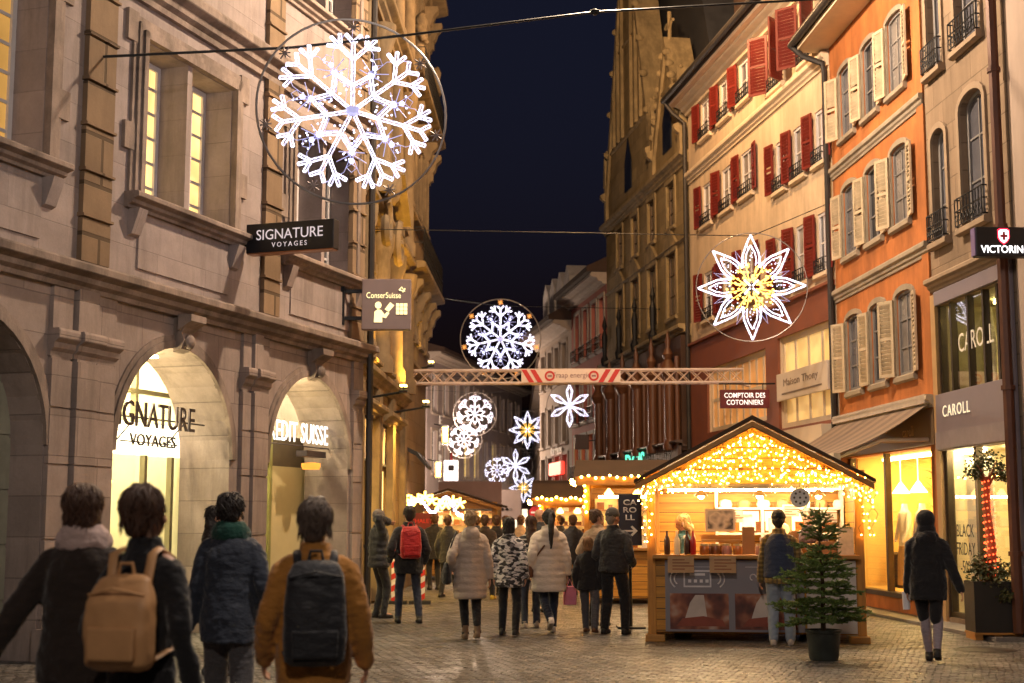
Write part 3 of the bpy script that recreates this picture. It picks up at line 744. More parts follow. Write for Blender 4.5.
for x, w in ((.5, .3), (.85, .25), (1.45, .34), (1.98, .24), (2.5, .3)):
    mb.tube([(x, .7, 4.8), (x+.04, .72, 4.3), (x+.02, .7, 3.52)], [w*.25, w*.4, w*.55], 8, flat=.35)
mb.build('drape', mat('pale_drape', (.6, .56, .42), .8, var=.3, scale=6), b, smooth=60)
text('window_lettering', 'CAROLL', mat('white_vinyl', (.75, .72, .66), .6), b, (1.5, .055, 4.2), width=1.3, height=.28, extrude=.003)
text('window_lettering', 'BLACK\nFRIDAY\n-50%', mat('black_vinyl', (.06, .05, .04), .6), b, (.82, .055, 1.15), width=.72, height=.72, extrude=.003)
mb = MB(); mb.box(.32, 1.3, .3, .33, .2, 2.5); mb.build('window_poster', mat('cream_poster', (.8, .74, .56), .6, var=.05), b)
mb = MB()
for k in range(5): mb.box(1.6, 2.8, 1.6, 1.66, .5+.4*k, .52+.4*k)
for k in range(9): mb.tube([(1.65+.14*k, 1.5, 1.9), (1.65+.14*k, 1.5, .8)], [.03, .07], 6)
mb.build('clothes_rack', mat('mixed_clothes', (.4, .2, .08), .8, var=.6, scale=5), b, smooth=50)
drainpipe(b, L-.05, -.14, .1, 13.2, mat('rust_pipe', (.1, .04, .025), .5, .2), .075)
mb = MB(); mb.run([(-.5, H), (-.5, H+.2), (4, H+2.5), (9.2, H+2), (9.2, H)], 0, L); mb.build('roof', tile, b)

# ---------------------------------------------------------------- right: orange house with louvred shutters
OR = mat('orange_render', (.44, .15, .042), .85, var=.28, scale=1.6, bmp=.2, dirt=.45)
GS = mat('grey_molasse', (.3, .25, .19), .85, var=.25, scale=3, bmp=.25)
b = house(F_R2, 'orange_house', 'orange rendered house with cream louvred shutters and grey stone window frames')
H = 10.95; L = F_R2.L
rows = [(3.95, 5.35, .07), (6.5, 7.82, .07), (8.8, 10.12, .07)]
cols = [(.66, 1.46), (2.06, 2.82), (3.42, 4.2)]
ops = [(a, c, z0, z1, r) for z0, z1, r in rows for a, c in cols]
shop = [(.35, 4.75, .35, 2.72)]
wall_mb(L, H, 9, [(*o, .09) for o in ops]+[(*o, 0, .2) for o in shop]).build('wall', OR, b)
grp2 = mat('grey_curtain_pane', (.2, .18, .17), .25, var=.45, scale=1.6, bmp=.02)
creamsh = mat('cream_shutter_paint', (.52, .42, .29), .6, var=.2, scale=6, bmp=.1, dirt=.4)
for i, o in enumerate(ops):
    window(b, *o[:4], .09, greyframe, (curtain, M_glassdark, grp2)[i % 3], rise=o[4], cols=2, rows=3, fw=.06, sill=GS, surround=GS, sw=.1, silldepth=.08)
    wv = random.Random(i)
    shutter(b, o[0]-.02, o[2], o[3]-.1, .34, -1, creamsh, 8+wv.random()*22)
    shutter(b, o[1]+.02, o[2], o[3]-.1, .34, 1, creamsh, 3+wv.random()*9)
for z0, z1 in ((5.72, 5.95), (8.14, 8.36)): cornice(b, moulding(z0, z1, .1), 0, L, GS, 'string_course')
cornice(b, moulding(3.32, 3.5, .16), 0, L, mat('cream_ledge', (.6, .5, .36), .7))
mb = MB(); mb.box(L-.3, L, -.03, .02, 3.5, 10.9); mb.build('quoin_strip', OR, b)
mb = MB(); mb.box(0, L, -.05, -.003, 2.74, 3.3); mb.build('shop_fascia', mat('brown_fascia', (.14, .09, .05), .5, var=.15), b)
text('sign_lettering', 'caroll', mat('faint_letter', (.4, .28, .14), .5), b, (3.9, -.052, 3.0), width=.5, extrude=.01)
room(b, .36, 4.74, .21, 2.6, .36, 2.72, mat('amber_shop_wall', (.75, .5, .16), .7, var=.1), ((.6, 4.5, .6, .14), (.6, 4.5, 1.6, .14)), emit('shop_lamp_amber', (1, .66, .2), 42))
mb = MB()
for x in (.35, 2.3, 4.66): mb.box(x, x+.1, .05, .15, .35, 2.72)
mb.box(.3, 4.8, -.04, .2, .28, .36); mb.build('shop_frame', MATS['dark_bronze'], b)
mb = MB(); mb.box(.46, 4.65, .1, .11, .37, 2.71); mb.build('shop_glass', glass('shop_glass'), b)
mb = MB(); mb.run([(-.62, H-.03), (-.66, H+.2), (-.6, H+.26), (4, H+2.6), (9.2, H+2), (9.2, H-.02), (.0, H-.02)], -.32, L-.0); mb.build('roof', tile, b)
mb = MB(); mb.box(-.3, L, -.6, .02, H-.12, H-.035); mb.build('eaves_soffit', mat('cream_soffit', (.75, .62, .44), .7, var=.08), b)
mb = MB(); mb.tube([(-.25, -.7, H), (L, -.7, H)], .07, 8); mb.tube([(-.2, -.7, H-.02), (-.12, -.5, H-.25), (-.02, -.14, H-.42), (-.02, -.1, H-.6), (-.02, -.1, .1)], .06, 8); mb.build('gutter', MATS['dark_pipe'], b, smooth=40)

# ---------------------------------------------------------------- right: white house with red shutters over a red brown shop storey
WH = mat('ivory_render', (.6, .46, .32), .85, var=.16, scale=1.2, bmp=.15, dirt=.3)
b = house(F_R3, 'ivory_house', 'ivory rendered house with dark red louvred shutters above a red brown shop storey')
H = 12.75; L = F_R3.L
W = [(x0, x1, z0, z1) for x0, x1 in ((1.28, 2.1), (2.95, 3.78), (4.5, 5.36)) for z0, z1 in ((11.4, 12.35), (9.1, 10.15), (6.65, 7.85))]
W += [(x0, x1, z0, z1) for x0, x1 in ((6.92, 7.55), (8.05, 8.75), (9.3, 9.82)) for z0, z1 in ((8.68, 9.75), (6.45, 7.65))]
W += [(6.72, 7.5, 11.0, 12.3), (8.6, 9.4, 11.0, 12.3)]
BW = [(1.55, 6.1, 3.75, 5.35), (6.9, 9.98, 3.5, 5.45)]
GW = [(1.2, 5.6, .4, 2.9), (6.2, 9.9, .4, 2.9)]
wall_mb(L, H, 9, [(*o, 0, .09) for o in W]+[(*o, 0, .12) for o in BW+GW]).build('wall', WH, b)
redsh = mat('oxblood_shutter_paint', (.16, .018, .012), .5, var=.15, scale=5, bmp=.05)
ivt = mat('ivory_trim', (.62, .5, .36), .8, var=.1, bmp=.1)
grp = mat('pale_curtain_pane', (.3, .27, .25), .25, var=.35, scale=1.6, bmp=.02)
for i, o in enumerate(W):
    window(b, *o, .09, whitewood, (grp, grp2, MATS['grey_reflecting_pane'], grp)[(i*7) % 4], cols=2, rows=2, fw=.06, sill=ivt, silldepth=.1)
    big = i >= len(W)-2; w = .36 if not big else .5
    rv = random.Random(i+50)
    shutter(b, o[0]-.02, o[2]-.02, o[3]+.02, w, -1, redsh, (8+rv.random()*12) if not big else 40)
    shutter(b, o[1]+.02, o[2]-.02, o[3]+.02, w, 1, redsh, (3+rv.random()*7) if not big else 50)
    railing(b, o[0]-.02, o[1]+.02, o[2]+.0, .26, .1, iron, n=6)
cornice(b, moulding(10.5, 10.78, .16), 0, L, ivt, 'string_course'); cornice(b, moulding(12.4, 12.76, .35), 0, L, ivt)
RB = mat('red_brown_cladding', (.2, .065, .035), .6, var=.16, scale=2, bmp=.08)
mb = MB()                                            # cladding round the two big windows
wall_mb(L, 6.16, .05, BW, .06, 2.95, mb, back=False)
for i in range(len(mb.v)): mb.v[i] = (mb.v[i][0], mb.v[i][1]-.06, mb.v[i][2])
mb.run([(-.06, 6.1), (-.14, 6.12), (-.14, 6.18), (-.002, 6.2), (-.002, 6.1)], 0, L); mb.build('cladding', RB, b)
ivf = mat('ivory_frame', (.6, .5, .38), .5, var=.08)
wv = [emit('dim_warm_room', (.8, .42, .14), .22, .7, 1.4), emit('showroom_pane', (1, .62, .24), .42, .75, 1.1)]
window(b, *BW[0], .12, ivf, wv[0], cols=9, rows=2, fw=.12, bar=.08, name='shop_window')
window(b, *BW[1], .12, ivf, wv[1], cols=4, rows=2, fw=.12, bar=.08, name='shop_window')
mb = MB(); mb.box(6.95, 9.9, -.12, -.065, 4.08, 4.66); mb.build('shop_board', mat('pale_board', (.58, .5, .42), .6, var=.06), b, bevel=.01)
text('sign_lettering', 'Maison Thony', mat('grey_letter', (.2, .15, .12), .5), b, (8.4, -.122, 4.42), width=2.0, height=.2, extrude=.006)
mb = MB(); mb.box(7.3, 9.6, -.13, -.121, 4.2, 4.23); mb.build('board_line', mat('grey_letter', (.2, .15, .12), .5), b)
mb = MB(); mb.box(6.3, 10.1, -.35, -.065, 3.05, 3.4); mb.build('shop_ledge', ivf, b)
for o in GW: window(b, *o, .12, MATS['dark_bronze'], emit('blue_shop_pane', (.24, .3, .7), .5, .6, 1.0), cols=4, rows=1, fw=.08, name='shop_window')
mb = MB(); mb.run([(-.5, H+.02), (-.6, H+.2), (1.5, H+1.9), (4.5, H+3.4), (9.2, H+3.2), (9.2, H+.01)], -.3, L+.02); mb.build('roof', tile, b)
mb = MB(); mb.box(-.15, L, -.5, .02, H-.07, H+.01); mb.build('eaves_soffit', mat('pale_soffit', (.66, .5, .38), .7, var=.08), b)
mb = MB(); mb.tube([(-.2, -.64, H+.1), (L, -.64, H+.1)], .08, 8); mb.tube([(-.12, -.62, H+.05), (-.1, -.4, H-.25), (.05, -.12, H-.55), (.05, -.12, .1)], .06, 8); mb.build('gutter', MATS['dark_pipe'], b, smooth=40)
mb = MB()
for x in (3.2, 6.2): mb.prism([(x-.55, H+1.2), (x+.55, H+1.2), (x+.55, H+2.5), (x, H+3.1), (x-.55, H+2.5)], .5, 3.5)
mb.build('dormer', tile, b)

# ---------------------------------------------------------------- right: neo gothic stone house
GO = stone('gothic_stone', (.3, .22, .11), .8, .4, .008, var=.3, joint=.65, blocks=.2, dirt=.5)
GOt = mat('gothic_trim', (.31, .23, .12), .85, var=.35, scale=3, bmp=.4, dirt=.5)
b = house(F_R4, 'gothic_house', 'yellowish neo gothic stone house with steep gables over a dark timber bay storey')
H = 11.5; L = F_R4.L
W = [(x, x+.95, 7.2, 9.0) for x in (1.5, 3.6, 5.7, 7.9)]+[(x, x+.8, 9.75, 11.0) for x in (1.6, 3.7, 5.8, 8.0)]
wall_mb(L, H, 9, [(*o, 0, .12) for o in W]).build('wall', GO, b)
for i, o in enumerate(W):
    window(b, *o, .12, bronze, M_glassdark, cols=2, rows=3, fw=.08, sill=GOt, surround=GOt, sw=.14, silldepth=.08)
    if i < 4:
        mb = MB(); cx = (o[0]+o[1])/2; mb.prism([(cx-.75, 9.16), (cx+.75, 9.16), (cx, 9.72)], -.08, .02); mb.build('window_pediment', GOt, b)
        mb = MB(); mb.lathe([(.1, 6.6), (.14, 6.8), (.07, 6.95), (.1, 7.6), (.04, 7.8), (.09, 7.95), (0, 8.3)], (o[0]-.55, -.3, 0), 8); mb.build('finial', iron, b)
for z0, z1, o_ in ((11.15, 11.5, .25), (9.1, 9.17, .08), (6.45, 6.75, .35)): cornice(b, moulding(z0, z1, o_), 0, L, GOt)
# two steep gables with crocketed copings
for cx, hw, top, zb in ((3.75, 3.05, 21.2, 12.5), (8.5, 1.5, 15.0, 12.3)):
    mb = MB(); mb.prism([(cx-hw, 11.505), (cx+hw, 11.505), (cx+hw, zb), (cx, top), (cx-hw, zb)], -.1, .5); mb.build('gable', GO, b)
    mb = MB()
    for sg in (-1, 1):
        mb.prism([(cx+sg*(hw+.12), zb-.3), (cx+sg*(hw-.12), zb-.3), (cx, top-.3), (cx, top+.25)], -.18, .6)
        for k in range(1, 7):
            f_ = k/7; mb.ball((cx+sg*(hw+.12)*(1-f_), -.15, zb-.05+(top-zb+.2)*f_), (.09, .14, .12), 8, 5)
        mb.run([(.2, zb-.5), (-.2, zb-.32), (-.34, zb-.2), (-.36, zb-.08), (-.2, zb), (.2, zb)], cx+sg*hw-.1, cx+sg*hw+.1)
    mb.tube([(cx, 0, top), (cx, 0, top+1.0)], .06, 6)
    for a in (-1, 1): mb.tube([(cx, 0, top+.45), (cx+a*.25, 0, top+.7), (cx+a*.42, 0, top+.62)], .05, 5)
    mb.build('coping', GOt, b, smooth=40)
    for k in range(-4, 5):                            # blind tracery: thin ribs under the coping and a stepped band
        x = cx+k*hw*.2; zt_ = top-(top-zb)*abs(k)*.2/1.0-.7
        if abs(k) and zt_ > 13.9:
            mb = MB(); mb.box(x-.06, x+.06, -.2, -.095, 13.75, zt_); mb.prism([(x-.1, zt_), (x+.1, zt_), (x, zt_+.35)], -.2, -.095); mb.build('rib', GOt, b)
    mb = MB(); mb.run(moulding(13.5, 13.75, .15, .0), cx-hw*.8, cx+hw*.8)
    if top > 18: mb.build('gable_band', GOt, b); mb = MB(); mb.run(moulding(16.6, 16.8, .15, .0), cx-hw*.45, cx+hw*.45)
    mb.build('gable_band', GOt, b)
    for sg in (-1, 1):
        mb = MB(); x = cx+sg*(hw-.02); mb.box(x-.13, x+.13, -.2, .02, 11.52, 12.7); mb.prism([(x-.17, 12.7), (x+.17, 12.7), (x, 13.9)], -.22, .05); mb.ball((x, -.1, 13.9), .07, 8, 6); mb.build('pinnacle', GOt, b)
    mb = MB(); mb.prism([(cx-.45, 11.9), (cx+.45, 11.9), (cx+.45, 12.8), (cx, 13.6), (cx-.45, 12.8)], -.13, -.095); mb.build('gable_window', M_glassdark, b)
mb = MB(); mb.prism([(.2, H-.01), (L, H-.01), (L, H+1.2), (6.9, H+9.5), (3.6, H+9.5), (.7, H+1.2)], .9, 9); mb.build('roof', MATS['slate'], b)
# the lower timber storey: fluted posts with carved tops, tall dark panes between
TB = wood('dark_stained_timber', (.13, .05, .022), .45)
mb = MB(); mb.box(.1, L-.05, -.28, -.003, 3.4, 6.45); mb.build('bay_storey', mat('dark_bay_panel', (.05, .025, .015), .4, var=.3), b)
mb = MB()
for x in (.5, 2.3, 4.1, 5.9, 7.7, 9.5):
    mb.tube([(x, -.42, 3.45), (x, -.42, 5.5)], .14, 10)
    mb.lathe([(.17, 3.42), (.2, 3.55), (.14, 3.7)], (x, -.42, 0), 10); mb.lathe([(.14, 5.4), (.24, 5.6), (.1, 5.85), (.15, 6.0), (.05, 6.2), (.08, 6.35), (0, 6.7)], (x, -.45, 0), 10)
    for dx in (.5, .95, 1.35):
        if x+dx < L-.2: mb.tube([(x+dx, -.34, 3.45), (x+dx, -.34, 5.9)], .07, 8)
mb.build('timber_post', TB, b, smooth=40)
mb = MB()
for x in (1.1, 2.85, 4.75, 6.5, 8.3): mb.box(x, x+.32, -.31, -.285, 3.6, 5.6)
mb.build('pane', mat('violet_sheen_pane', (.16, .12, .22), .15, var=.6, scale=1.4, spec=.8, bmp=.02), b)
mb = MB()
for k in range(52): mb.box(.1+k*.195, .1+k*.195+.11, -.4, -.3, 2.86, 3.5)
mb.box(.1, L-.05, -.36, -.3, 2.8, 3.52); mb.run(moulding(3.5, 3.66, .5, -.28), .05, L); mb.build('slatted_fascia', mat('grey_brown_slat', (.1, .07, .06), .5, var=.2), b)
text('sign_lettering', 'DGIS', emit('mint_letter', (.12, .8, .5), 1.3), b, (5.5, -.42, 3.22), width=2.3, height=.62, extrude=.02)
mb = MB(); mb.box(.4, L-.4, .0-.1, -.003, .3, 2.6); mb.build('shop_window', emit('orange_shop_pane', (1, .45, .1), .5, .6, .8), b)

# ---------------------------------------------------------------- right, farther: pink house and long cream house with dormers
PK = mat('pink_render', (.4, .13, .1), .85, var=.14, scale=1.2, bmp=.1)
stt = mat('stone_trim_grey', (.36, .3, .26), .8, var=.15)
yel = emit('lit_yellow_pane', (1, .66, .16), .8, .4, 1)
rowhouse(F_R5, 'pink_house', 'salmon pink house with tall grey framed windows behind the end of the truss', 9.95, 9, PK, stt,
         [(7.4, 9.2, (1.2, 2.7, 4.2, 5.5), .85), (5.1, 6.6, (1.2, 2.7, 4.2, 5.5), .85), (3.1, 4.6, (1.0, 2.3, 3.6, 4.9), .9), (.3, 2.5, (1.5, 4.6), 2.4)], tile, lit={9: yel, 8: yel, 10: yel, 12: emit('shop_glow_orange', (1, .5, .12), 2.2, .5, 1), 13: emit('shop_glow_orange', (1, .5, .12), 2.2, .5, 1)}, rail=True, eave=.7)
CR = mat('cream_render', (.36, .29, .24), .85, var=.14, scale=1.2)
hb = rowhouse(F_R6, 'cream_house', 'long cream house with a row of white dormers past the pink house', 9.2, 9, CR, stt,
         [(7.0, 8.5, (1, 2.6, 4.2, 5.8), .9), (4.6, 6.1, (1, 2.6, 4.2, 5.8), .9), (2.9, 4.1, (1, 2.6, 4.2, 5.8), 1.1), (.3, 2.5, (1.6, 5), 2.6)], tile, lit={12: yel, 13: emit('shop_glow_white', (1, .75, .5), 2.0, .5, 1)}, eave=.9, roofh=3)
mb = MB()
for x in (.9, 2.5, 4.1, 5.7):
    mb.prism([(x-.55, 9.5), (x+.55, 9.5), (x+.55, 11.1), (x, 11.6), (x-.55, 11.1)], .1, 2.4)
mb.build('dormer', mat('white_dormer', (.5, .46, .44), .7), hb)
text('sign_lettering', 'Aux Puces', mat('white_letter_paint', (.7, .7, .7), .5), hb, (4.2, -.06, 4.35), width=2.4, extrude=.03)
mb = MB(); mb.box(3.0, 5.6, -.15, -.003, 3.35, 3.85); mb.build('light_box', emit('red_light_box', (1, .05, .03), 1.6, .3, 3), hb)
rowhouse(F_R7, 'plain_terrace', 'plain grey terrace in the distance on the right side of the street', 8.6, 9, CR, stt,
         [(5.8, 7.3, [3+4.2*k for k in range(11)], 1.1), (3.2, 4.6, [3+4.2*k for k in range(11)], 1.1), (.3, 2.4, [5+8*k for k in range(6)], 4)], tile, lit={22+i: emit('shop_glow_white', (1, .75, .5), 2.0) for i in range(6)})
# ---------------------------------------------------------------- left, farther: long grey violet house, and the house that closes the street
GV = mat('grey_violet_render', (.3, .25, .25), .85, var=.12, scale=1)
xs3 = [1.3+2.2*k for k in range(10)]
vb = rowhouse(F_L3, 'violet_grey_house', 'long violet grey house with rows of tall windows curving away down the street', 10.0, 9, GV, stt,
         [(7.0, 9.0, xs3, 1.0), (3.9, 6.1, xs3, 1.0), (.3, 2.7, (2.5, 7, 11.5, 16, 20), 3.4)], tile, lit={13: yel, 14: yel, 16: yel, 20: MATS['shop_glow_orange'], 21: MATS['shop_glow_white'], 22: MATS['shop_glow_white'], 23: MATS['shop_glow_orange'], 24: MATS['shop_glow_white']}, eave=.9, roofh=1.6)
text('sign_lettering', 'E\nS\nP\nR\nI\nT', mat('white_letter_paint', (.7, .7, .7), .5), vb, (1.9, -.15, 5.0), width=.55, height=3.8, extrude=.05)
rowhouse(F_END, 'end_house', 'dim stone house closing the far end of the street', 9.0, 9, GV, stt,
         [(6.4, 8.0, (1.2, 3.2, 5.2, 7.2, 9.2), 1.0), (3.4, 5.2, (1.2, 3.2, 5.2, 7.2, 9.2), 1.0), (.3, 2.5, (2, 5.5, 9), 2.6)], tile, lit={5: yel, 10: MATS['shop_glow_white'], 11: MATS['shop_glow_orange'], 12: MATS['shop_glow_white']}, roofh=1.8)
# ================================================================ hanging light figures
def sparkle(name, c0, c1, s0, s1, scale):
    m, nt, bs, out = _new(name); n1 = noise(nt, coords(nt), scale, 1, .4)
    r = nt.nodes.new('ShaderNodeMapRange'); r.inputs[1].default_value = .4; r.inputs[2].default_value = .62; r.inputs[3].default_value = s0; r.inputs[4].default_value = s1; nt.links.new(n1, r.inputs[0])
    nt.links.new(mixc(nt, ramp(nt, n1, .4, .6), c0, c1), bs.inputs['Emission Color']); nt.links.new(r.outputs[0], bs.inputs['Emission Strength']); bs.inputs['Base Color'].default_value = (.6, .6, .7, 1)
    MATS[name] = m; return m
led = sparkle('led_white', (.66, .64, 1), (.9, .88, 1), .7, 3.0, 34)
led_soft = emit('led_blue_white', (.66, .68, 1), 2.2)
led_gold = emit('led_gold', (1, .55, .1), 3)
wire_m = mat('grey_ring_wire', (.3, .28, .28), .4, .6, bmp=0)
dim_m = mat('unlit_star_frame', (.28, .24, .24), .5, .3, bmp=0)
tube_m = emit('dim_blue_led', (.5, .52, 1), .42)
def P2(r, a, y=0): return (r*cos(a), y, r*sin(a))
BULBS = {}
def bulb_part(t, loc, r, m, name='small_bulb'):
    k = (round(r, 4), m.name)
    if k not in BULBS:
        mb = MB(); mb.ball((0, 0, 0), r, 6, 4); o = mb.build(name, m, t); BULBS[k] = o.data
    else:
        o = bpy.data.objects.new(name, BULBS[k]); COL.objects.link(o); o.parent = t
    o.location = loc
def rope(mb, p, q, w, gap, n=5):
    p = Vector(p); q = Vector(q); d = (q-p).normalized(); s = Vector((-d.z, 0, d.x))*gap
    if gap: mb.tube([p+s, q+s], w, n); mb.tube([p-s, q-s], w, n); mb.tube([q-s, q+s], w, n)
    else: mb.tube([p, q], w, n)
def ringpart(t, R, thin=.012):
    mb = MB(); mb.tube([P2(R, 2*pi*i/56) for i in range(56)], thin, 5, closed=True); return mb.build('ring', wire_m, t, smooth=60)
def face_cam(loc, extra=0): return -atan2(loc[0], loc[1])+extra
def snowflake(loc, R, label, group, arms=7, detail=True, rz=0, star=None):
    t = thing('snowflake_light', label, 'light decoration', loc, face_cam(loc, rz), group)
    ringpart(t, R, .016 if R > 1.1 else .013)
    F = R*.93; w = R*(.0086 if detail else .0155); gp = .0145*R if detail else 0
    mb = MB(); mb.lathe([(0, -.05), (.07*R, -.04), (.07*R, .04), (0, .05)], (0, 0, 0), 10)
    mb.tube([P2(R, 2*pi*i/arms+pi/2+.0) if i % 2 == 0 else P2(R*.1, 2*pi*i/arms+pi/2) for i in range(2)], w*.3, 4)
    mb.build('hub', tube_m, t)
    for k in range(arms):
        a = pi/2+2*pi*k/arms; st = pi/arms
        mb = MB()
        n = 5 if detail else 4
        rope(mb, P2(.06*R, a), P2(F*.8, a), w, gp, n)
        def off(r, side, ln, ang):       # twig from the arm at radius r
            p = Vector(P2(r, a)); q = p+Vector((cos(a+side*ang), 0, sin(a+side*ang)))*ln; rope(mb, p, q, w, gp, n); return q
        for sd in (-1, 1):
            q = off(F*.6, sd, F*.36, .8)                       # the fork, each prong ending in a three-way tip
            m_ = Vector(P2(F*.6, a)).lerp(q, .58)
            for tw in (.05, 1.55):
                d = Vector((cos(a+sd*tw), 0, sin(a+sd*tw))); rope(mb, m_, m_+d*F*.15, w, gp, n)
            off(F*.3, sd, F*.27, 1.02)
            p = Vector(P2(F*.8, a)); rope(mb, p, p+Vector((cos(a+sd*.75), 0, sin(a+sd*.75)))*F*.13, w, gp, n)
        mb.build('branch', led, t)
        if detail:
            mb = MB(); b0 = a+st
            mb.tube([P2(F*.5, b0, .01), P2(F*.72, b0-.12, .01), P2(F*.9, b0-st*.75, .01)], w*.4, 4); mb.tube([P2(F*.5, b0, .01), P2(F*.72, b0+.12, .01), P2(F*.9, b0+st*.75, .01)], w*.4, 4)
            mb.tube([P2(F*.5, b0-.3, .01), P2(F*.5, b0+.3, .01)], w*.6, 4); mb.tube([P2(F*.28, b0-.3, .01), P2(F*.4, b0, .01), P2(F*.28, b0+.3, .01)], w*.6, 4); mb.tube([P2(F*.62, b0-.28, .01), P2(F*.5, b0, .01), P2(F*.62, b0+.28, .01)], w*.6, 4)
            for q_ in (.5, .66): mb.tube([P2(F*q_, b0-.09, .01), P2(F*(q_+.05), b0, .01), P2(F*q_, b0+.09, .01), P2(F*(q_-.05), b0, .01)], w*.6, 4, closed=True)
            mb.build('tie', tube_m, t)
            rr = random.Random(k*13+int(R*100)); mb = MB()
            for i in range(14):
                r = F*(.2+.5*rr.random()); aa = b0+(rr.random()-.5)*.55*(1 if r < F*.5 else .7); bulb_part(t, P2(r, aa, .02), .014*R/1.2, led_soft)
            mb.ball(P2(F*.58, b0, .015), .03*R, 6, 4); mb.build('glow_ball', led_soft, t)
        mb = MB(); c = Vector(P2(R*.92, a)); q = R*.075
        for j in range(4):
            d = Vector((cos(j*pi/4+.2), 0, sin(j*pi/4+.2)))*q*(1 if j % 2 else .8); mb.tube([c-d, c+d], R*.008, 4)
        mb.build('star', star or dim_m, t)
    return t
def petals(loc, R, label, group, n=8, gold=True, rz=0):
    t = thing('star_light', label, 'light decoration', loc, face_cam(loc, rz), group); ringpart(t, R, .01)
    w = R*.018; F = R*.9
    for k in range(n):
        a = pi/2+2*pi*k/n; mb = MB(); hw = .72*pi/n
        if n == 8: prof = [(.44, 1.3), (.56, 1.18), (.72, .8), (.88, .38), (1.1, 0)]
        else: prof = [(.16, .5), (.5, .62), (.74, .58), (1.08, 0)]
        for sd in (-1, 1):
            mb.tube([P2(F*r/1.02, a+sd*hw*s) for r, s in prof], w, 5)
            if n == 6: mb.tube([P2(F*r/1.02, a+sd*hw*s) for r, s in ((.3, .2), (.6, .34), (.76, .3), (.92, 0))], w*.5, 4)
            else: mb.tube([P2(F*r/1.02, a+sd*hw*s) for r, s in ((.46, .72), (.58, .68), (.72, .42), (.88, 0))], w*.6, 4)
        mb.build('petal', led, t)
        mb = MB(); rr = random.Random(k)
        if loc[1] < 40:
            for i in range(12): bulb_part(t, P2(F*(.42+.46*rr.random()), a+(rr.random()-.5)*hw*.6, .01), .011*R, led_soft)
        if n == 8:
            mb = MB(); b0 = a+pi/n; mb.tube([P2(F*.5, b0-.14, .02), P2(F*.82, b0, .02), P2(F*.5, b0+.14, .02)], w*.4, 4); mb.build('tie', tube_m, t)
    if gold:
        for k in range(8):
            a = pi/2+2*pi*k/8+pi/8; mb = MB(); mb.tube([P2(F*.1, a), P2(F*.42, a-.16), P2(F*.5, a), P2(F*.42, a+.16), P2(F*.1, a)], w*.45, 4)
            rr = random.Random(k+5)
            mb.build('gold_leaf', led_gold, t)
            for i in range(12 if loc[1] < 40 else 0): bulb_part(t, P2(F*(.14+.36*rr.random()), a+(rr.random()-.5)*.7, -.02), .024*R, led_gold, 'gold_bulb')
        mb = MB()
        for j in range(4): mb.tube([P2(F*.03, pi/4+j*pi/2, -.02), P2(F*.2, pi/4+j*pi/2, -.02)], w, 5)
        mb.build('centre_cross', led, t)
    else:
        mb = MB()
        for j in range(12): mb.tube([P2(.02, j*pi/6), P2(F*(.3 if j % 2 else .2), j*pi/6)], w*.5, 4)
        mb.build('centre_star', led_soft, t)
    return t
def cable(name, pts, label, r=.012, sag=.0):
    o = thing(name, label, 'cable'); mb = MB(); pp = []
    for i in range(len(pts)-1):
        a, b_ = Vector(pts[i]), Vector(pts[i+1])
        for j in range(10):
            f_ = j/10; p = a.lerp(b_, f_); p.z -= sag*4*f_*(1-f_); pp.append(p)
    pp.append(Vector(pts[-1])); mb.tube(pp, r, 5)
    for p in (pts[0], pts[-1]): mb.ball(p, r*3, 6, 4)
    COL.objects.unlink(o); bpy.data.objects.remove(o)
    o = mb.build(name, iron); return tag(o, label, 'cable')
GF = 'light figures hung above the street'
snowflake(at(352.5, 111, 17.2), 1.2, 'largest snowflake light, seven armed in a wide grey ring, hung before the arcade building', GF, rz=.12)
star_gold = emit('amber_star', (1, .4, .1), .7)
snowflake(at(500.5, 339, 40.0), 1.16, 'ringed snowflake light with amber stars, hung just above the truss', GF, star=star_gold)
petals(at(751.5, 287, 26.2), 1.04, 'large eight petalled star light with gold heart, hung before the ivory house', GF, 8)
snowflake(at(475, 414, 62.0), .96, 'white snowflake light below the truss, upper one of the pair beside the ESPRIT lettering', GF, detail=False)
snowflake(at(464, 440, 66.0), .84, 'small snowflake light hanging lowest of the pair beside the ESPRIT lettering', GF, detail=False)
petals(at(527.5, 430, 78.0), 1.08, 'small eight petalled star light with gold heart, alone in its ring under the truss banner', GF, 8)
petals(at(569.5, 405.5, 48.0), .78, 'six petalled white star light before the pink house', GF, 6, gold=False)
snowflake(at(497, 470.5, 78.0), .84, 'small far snowflake light left of the overlapping star lights', GF, detail=False)
petals(at(515.5, 465.5, 82.0), 1.0, 'far six petalled star light, upper one of the overlapping pair', GF, 6, gold=False)
petals(at(523.5, 488, 86.0), .9, 'far eight petalled gold hearted star light, hung lowest of all', GF, 8)
# cables
a = F_L1.W(F_L1.F(97, 57)[0], 0, F_L1.F(97, 57)[1])
c1 = at(292, 47.5, 17.1); c2 = at(408, 35, 17.3); c3 = at(595, 12, 18.5)
cable('cable', [a, c1, c2, c3, Vector((7.0, 20.0, 9.4))], 'thick black cable carrying the largest snowflake from the arcade wall across the street', .018)
mb = MB(); mb.ball(c3, .05, 8, 6); mb.tube([c3+Vector((-.06, 0, 0)), c3+Vector((.06, 0, 0))], .035, 8); tag(mb.build('insulator', iron), 'small black insulator threaded on the cable above the night sky', 'insulator')
p1 = at(365, 229, 25.3); p2 = at(752, 236, 26.2); p3 = F_R3.W(10.0, 0, 7.75)
cable('cable', [p1, p2, p3], 'thin wire carrying the large gold hearted star light from the ornate building', .009, .0)
cable('cable', [F_L2.W(13.65, -.3, 7.62), at(500, 306, 40), F_R4.W(7.0, 0, 7.62)], 'thin wire holding the ringed snowflake above the truss', .01)
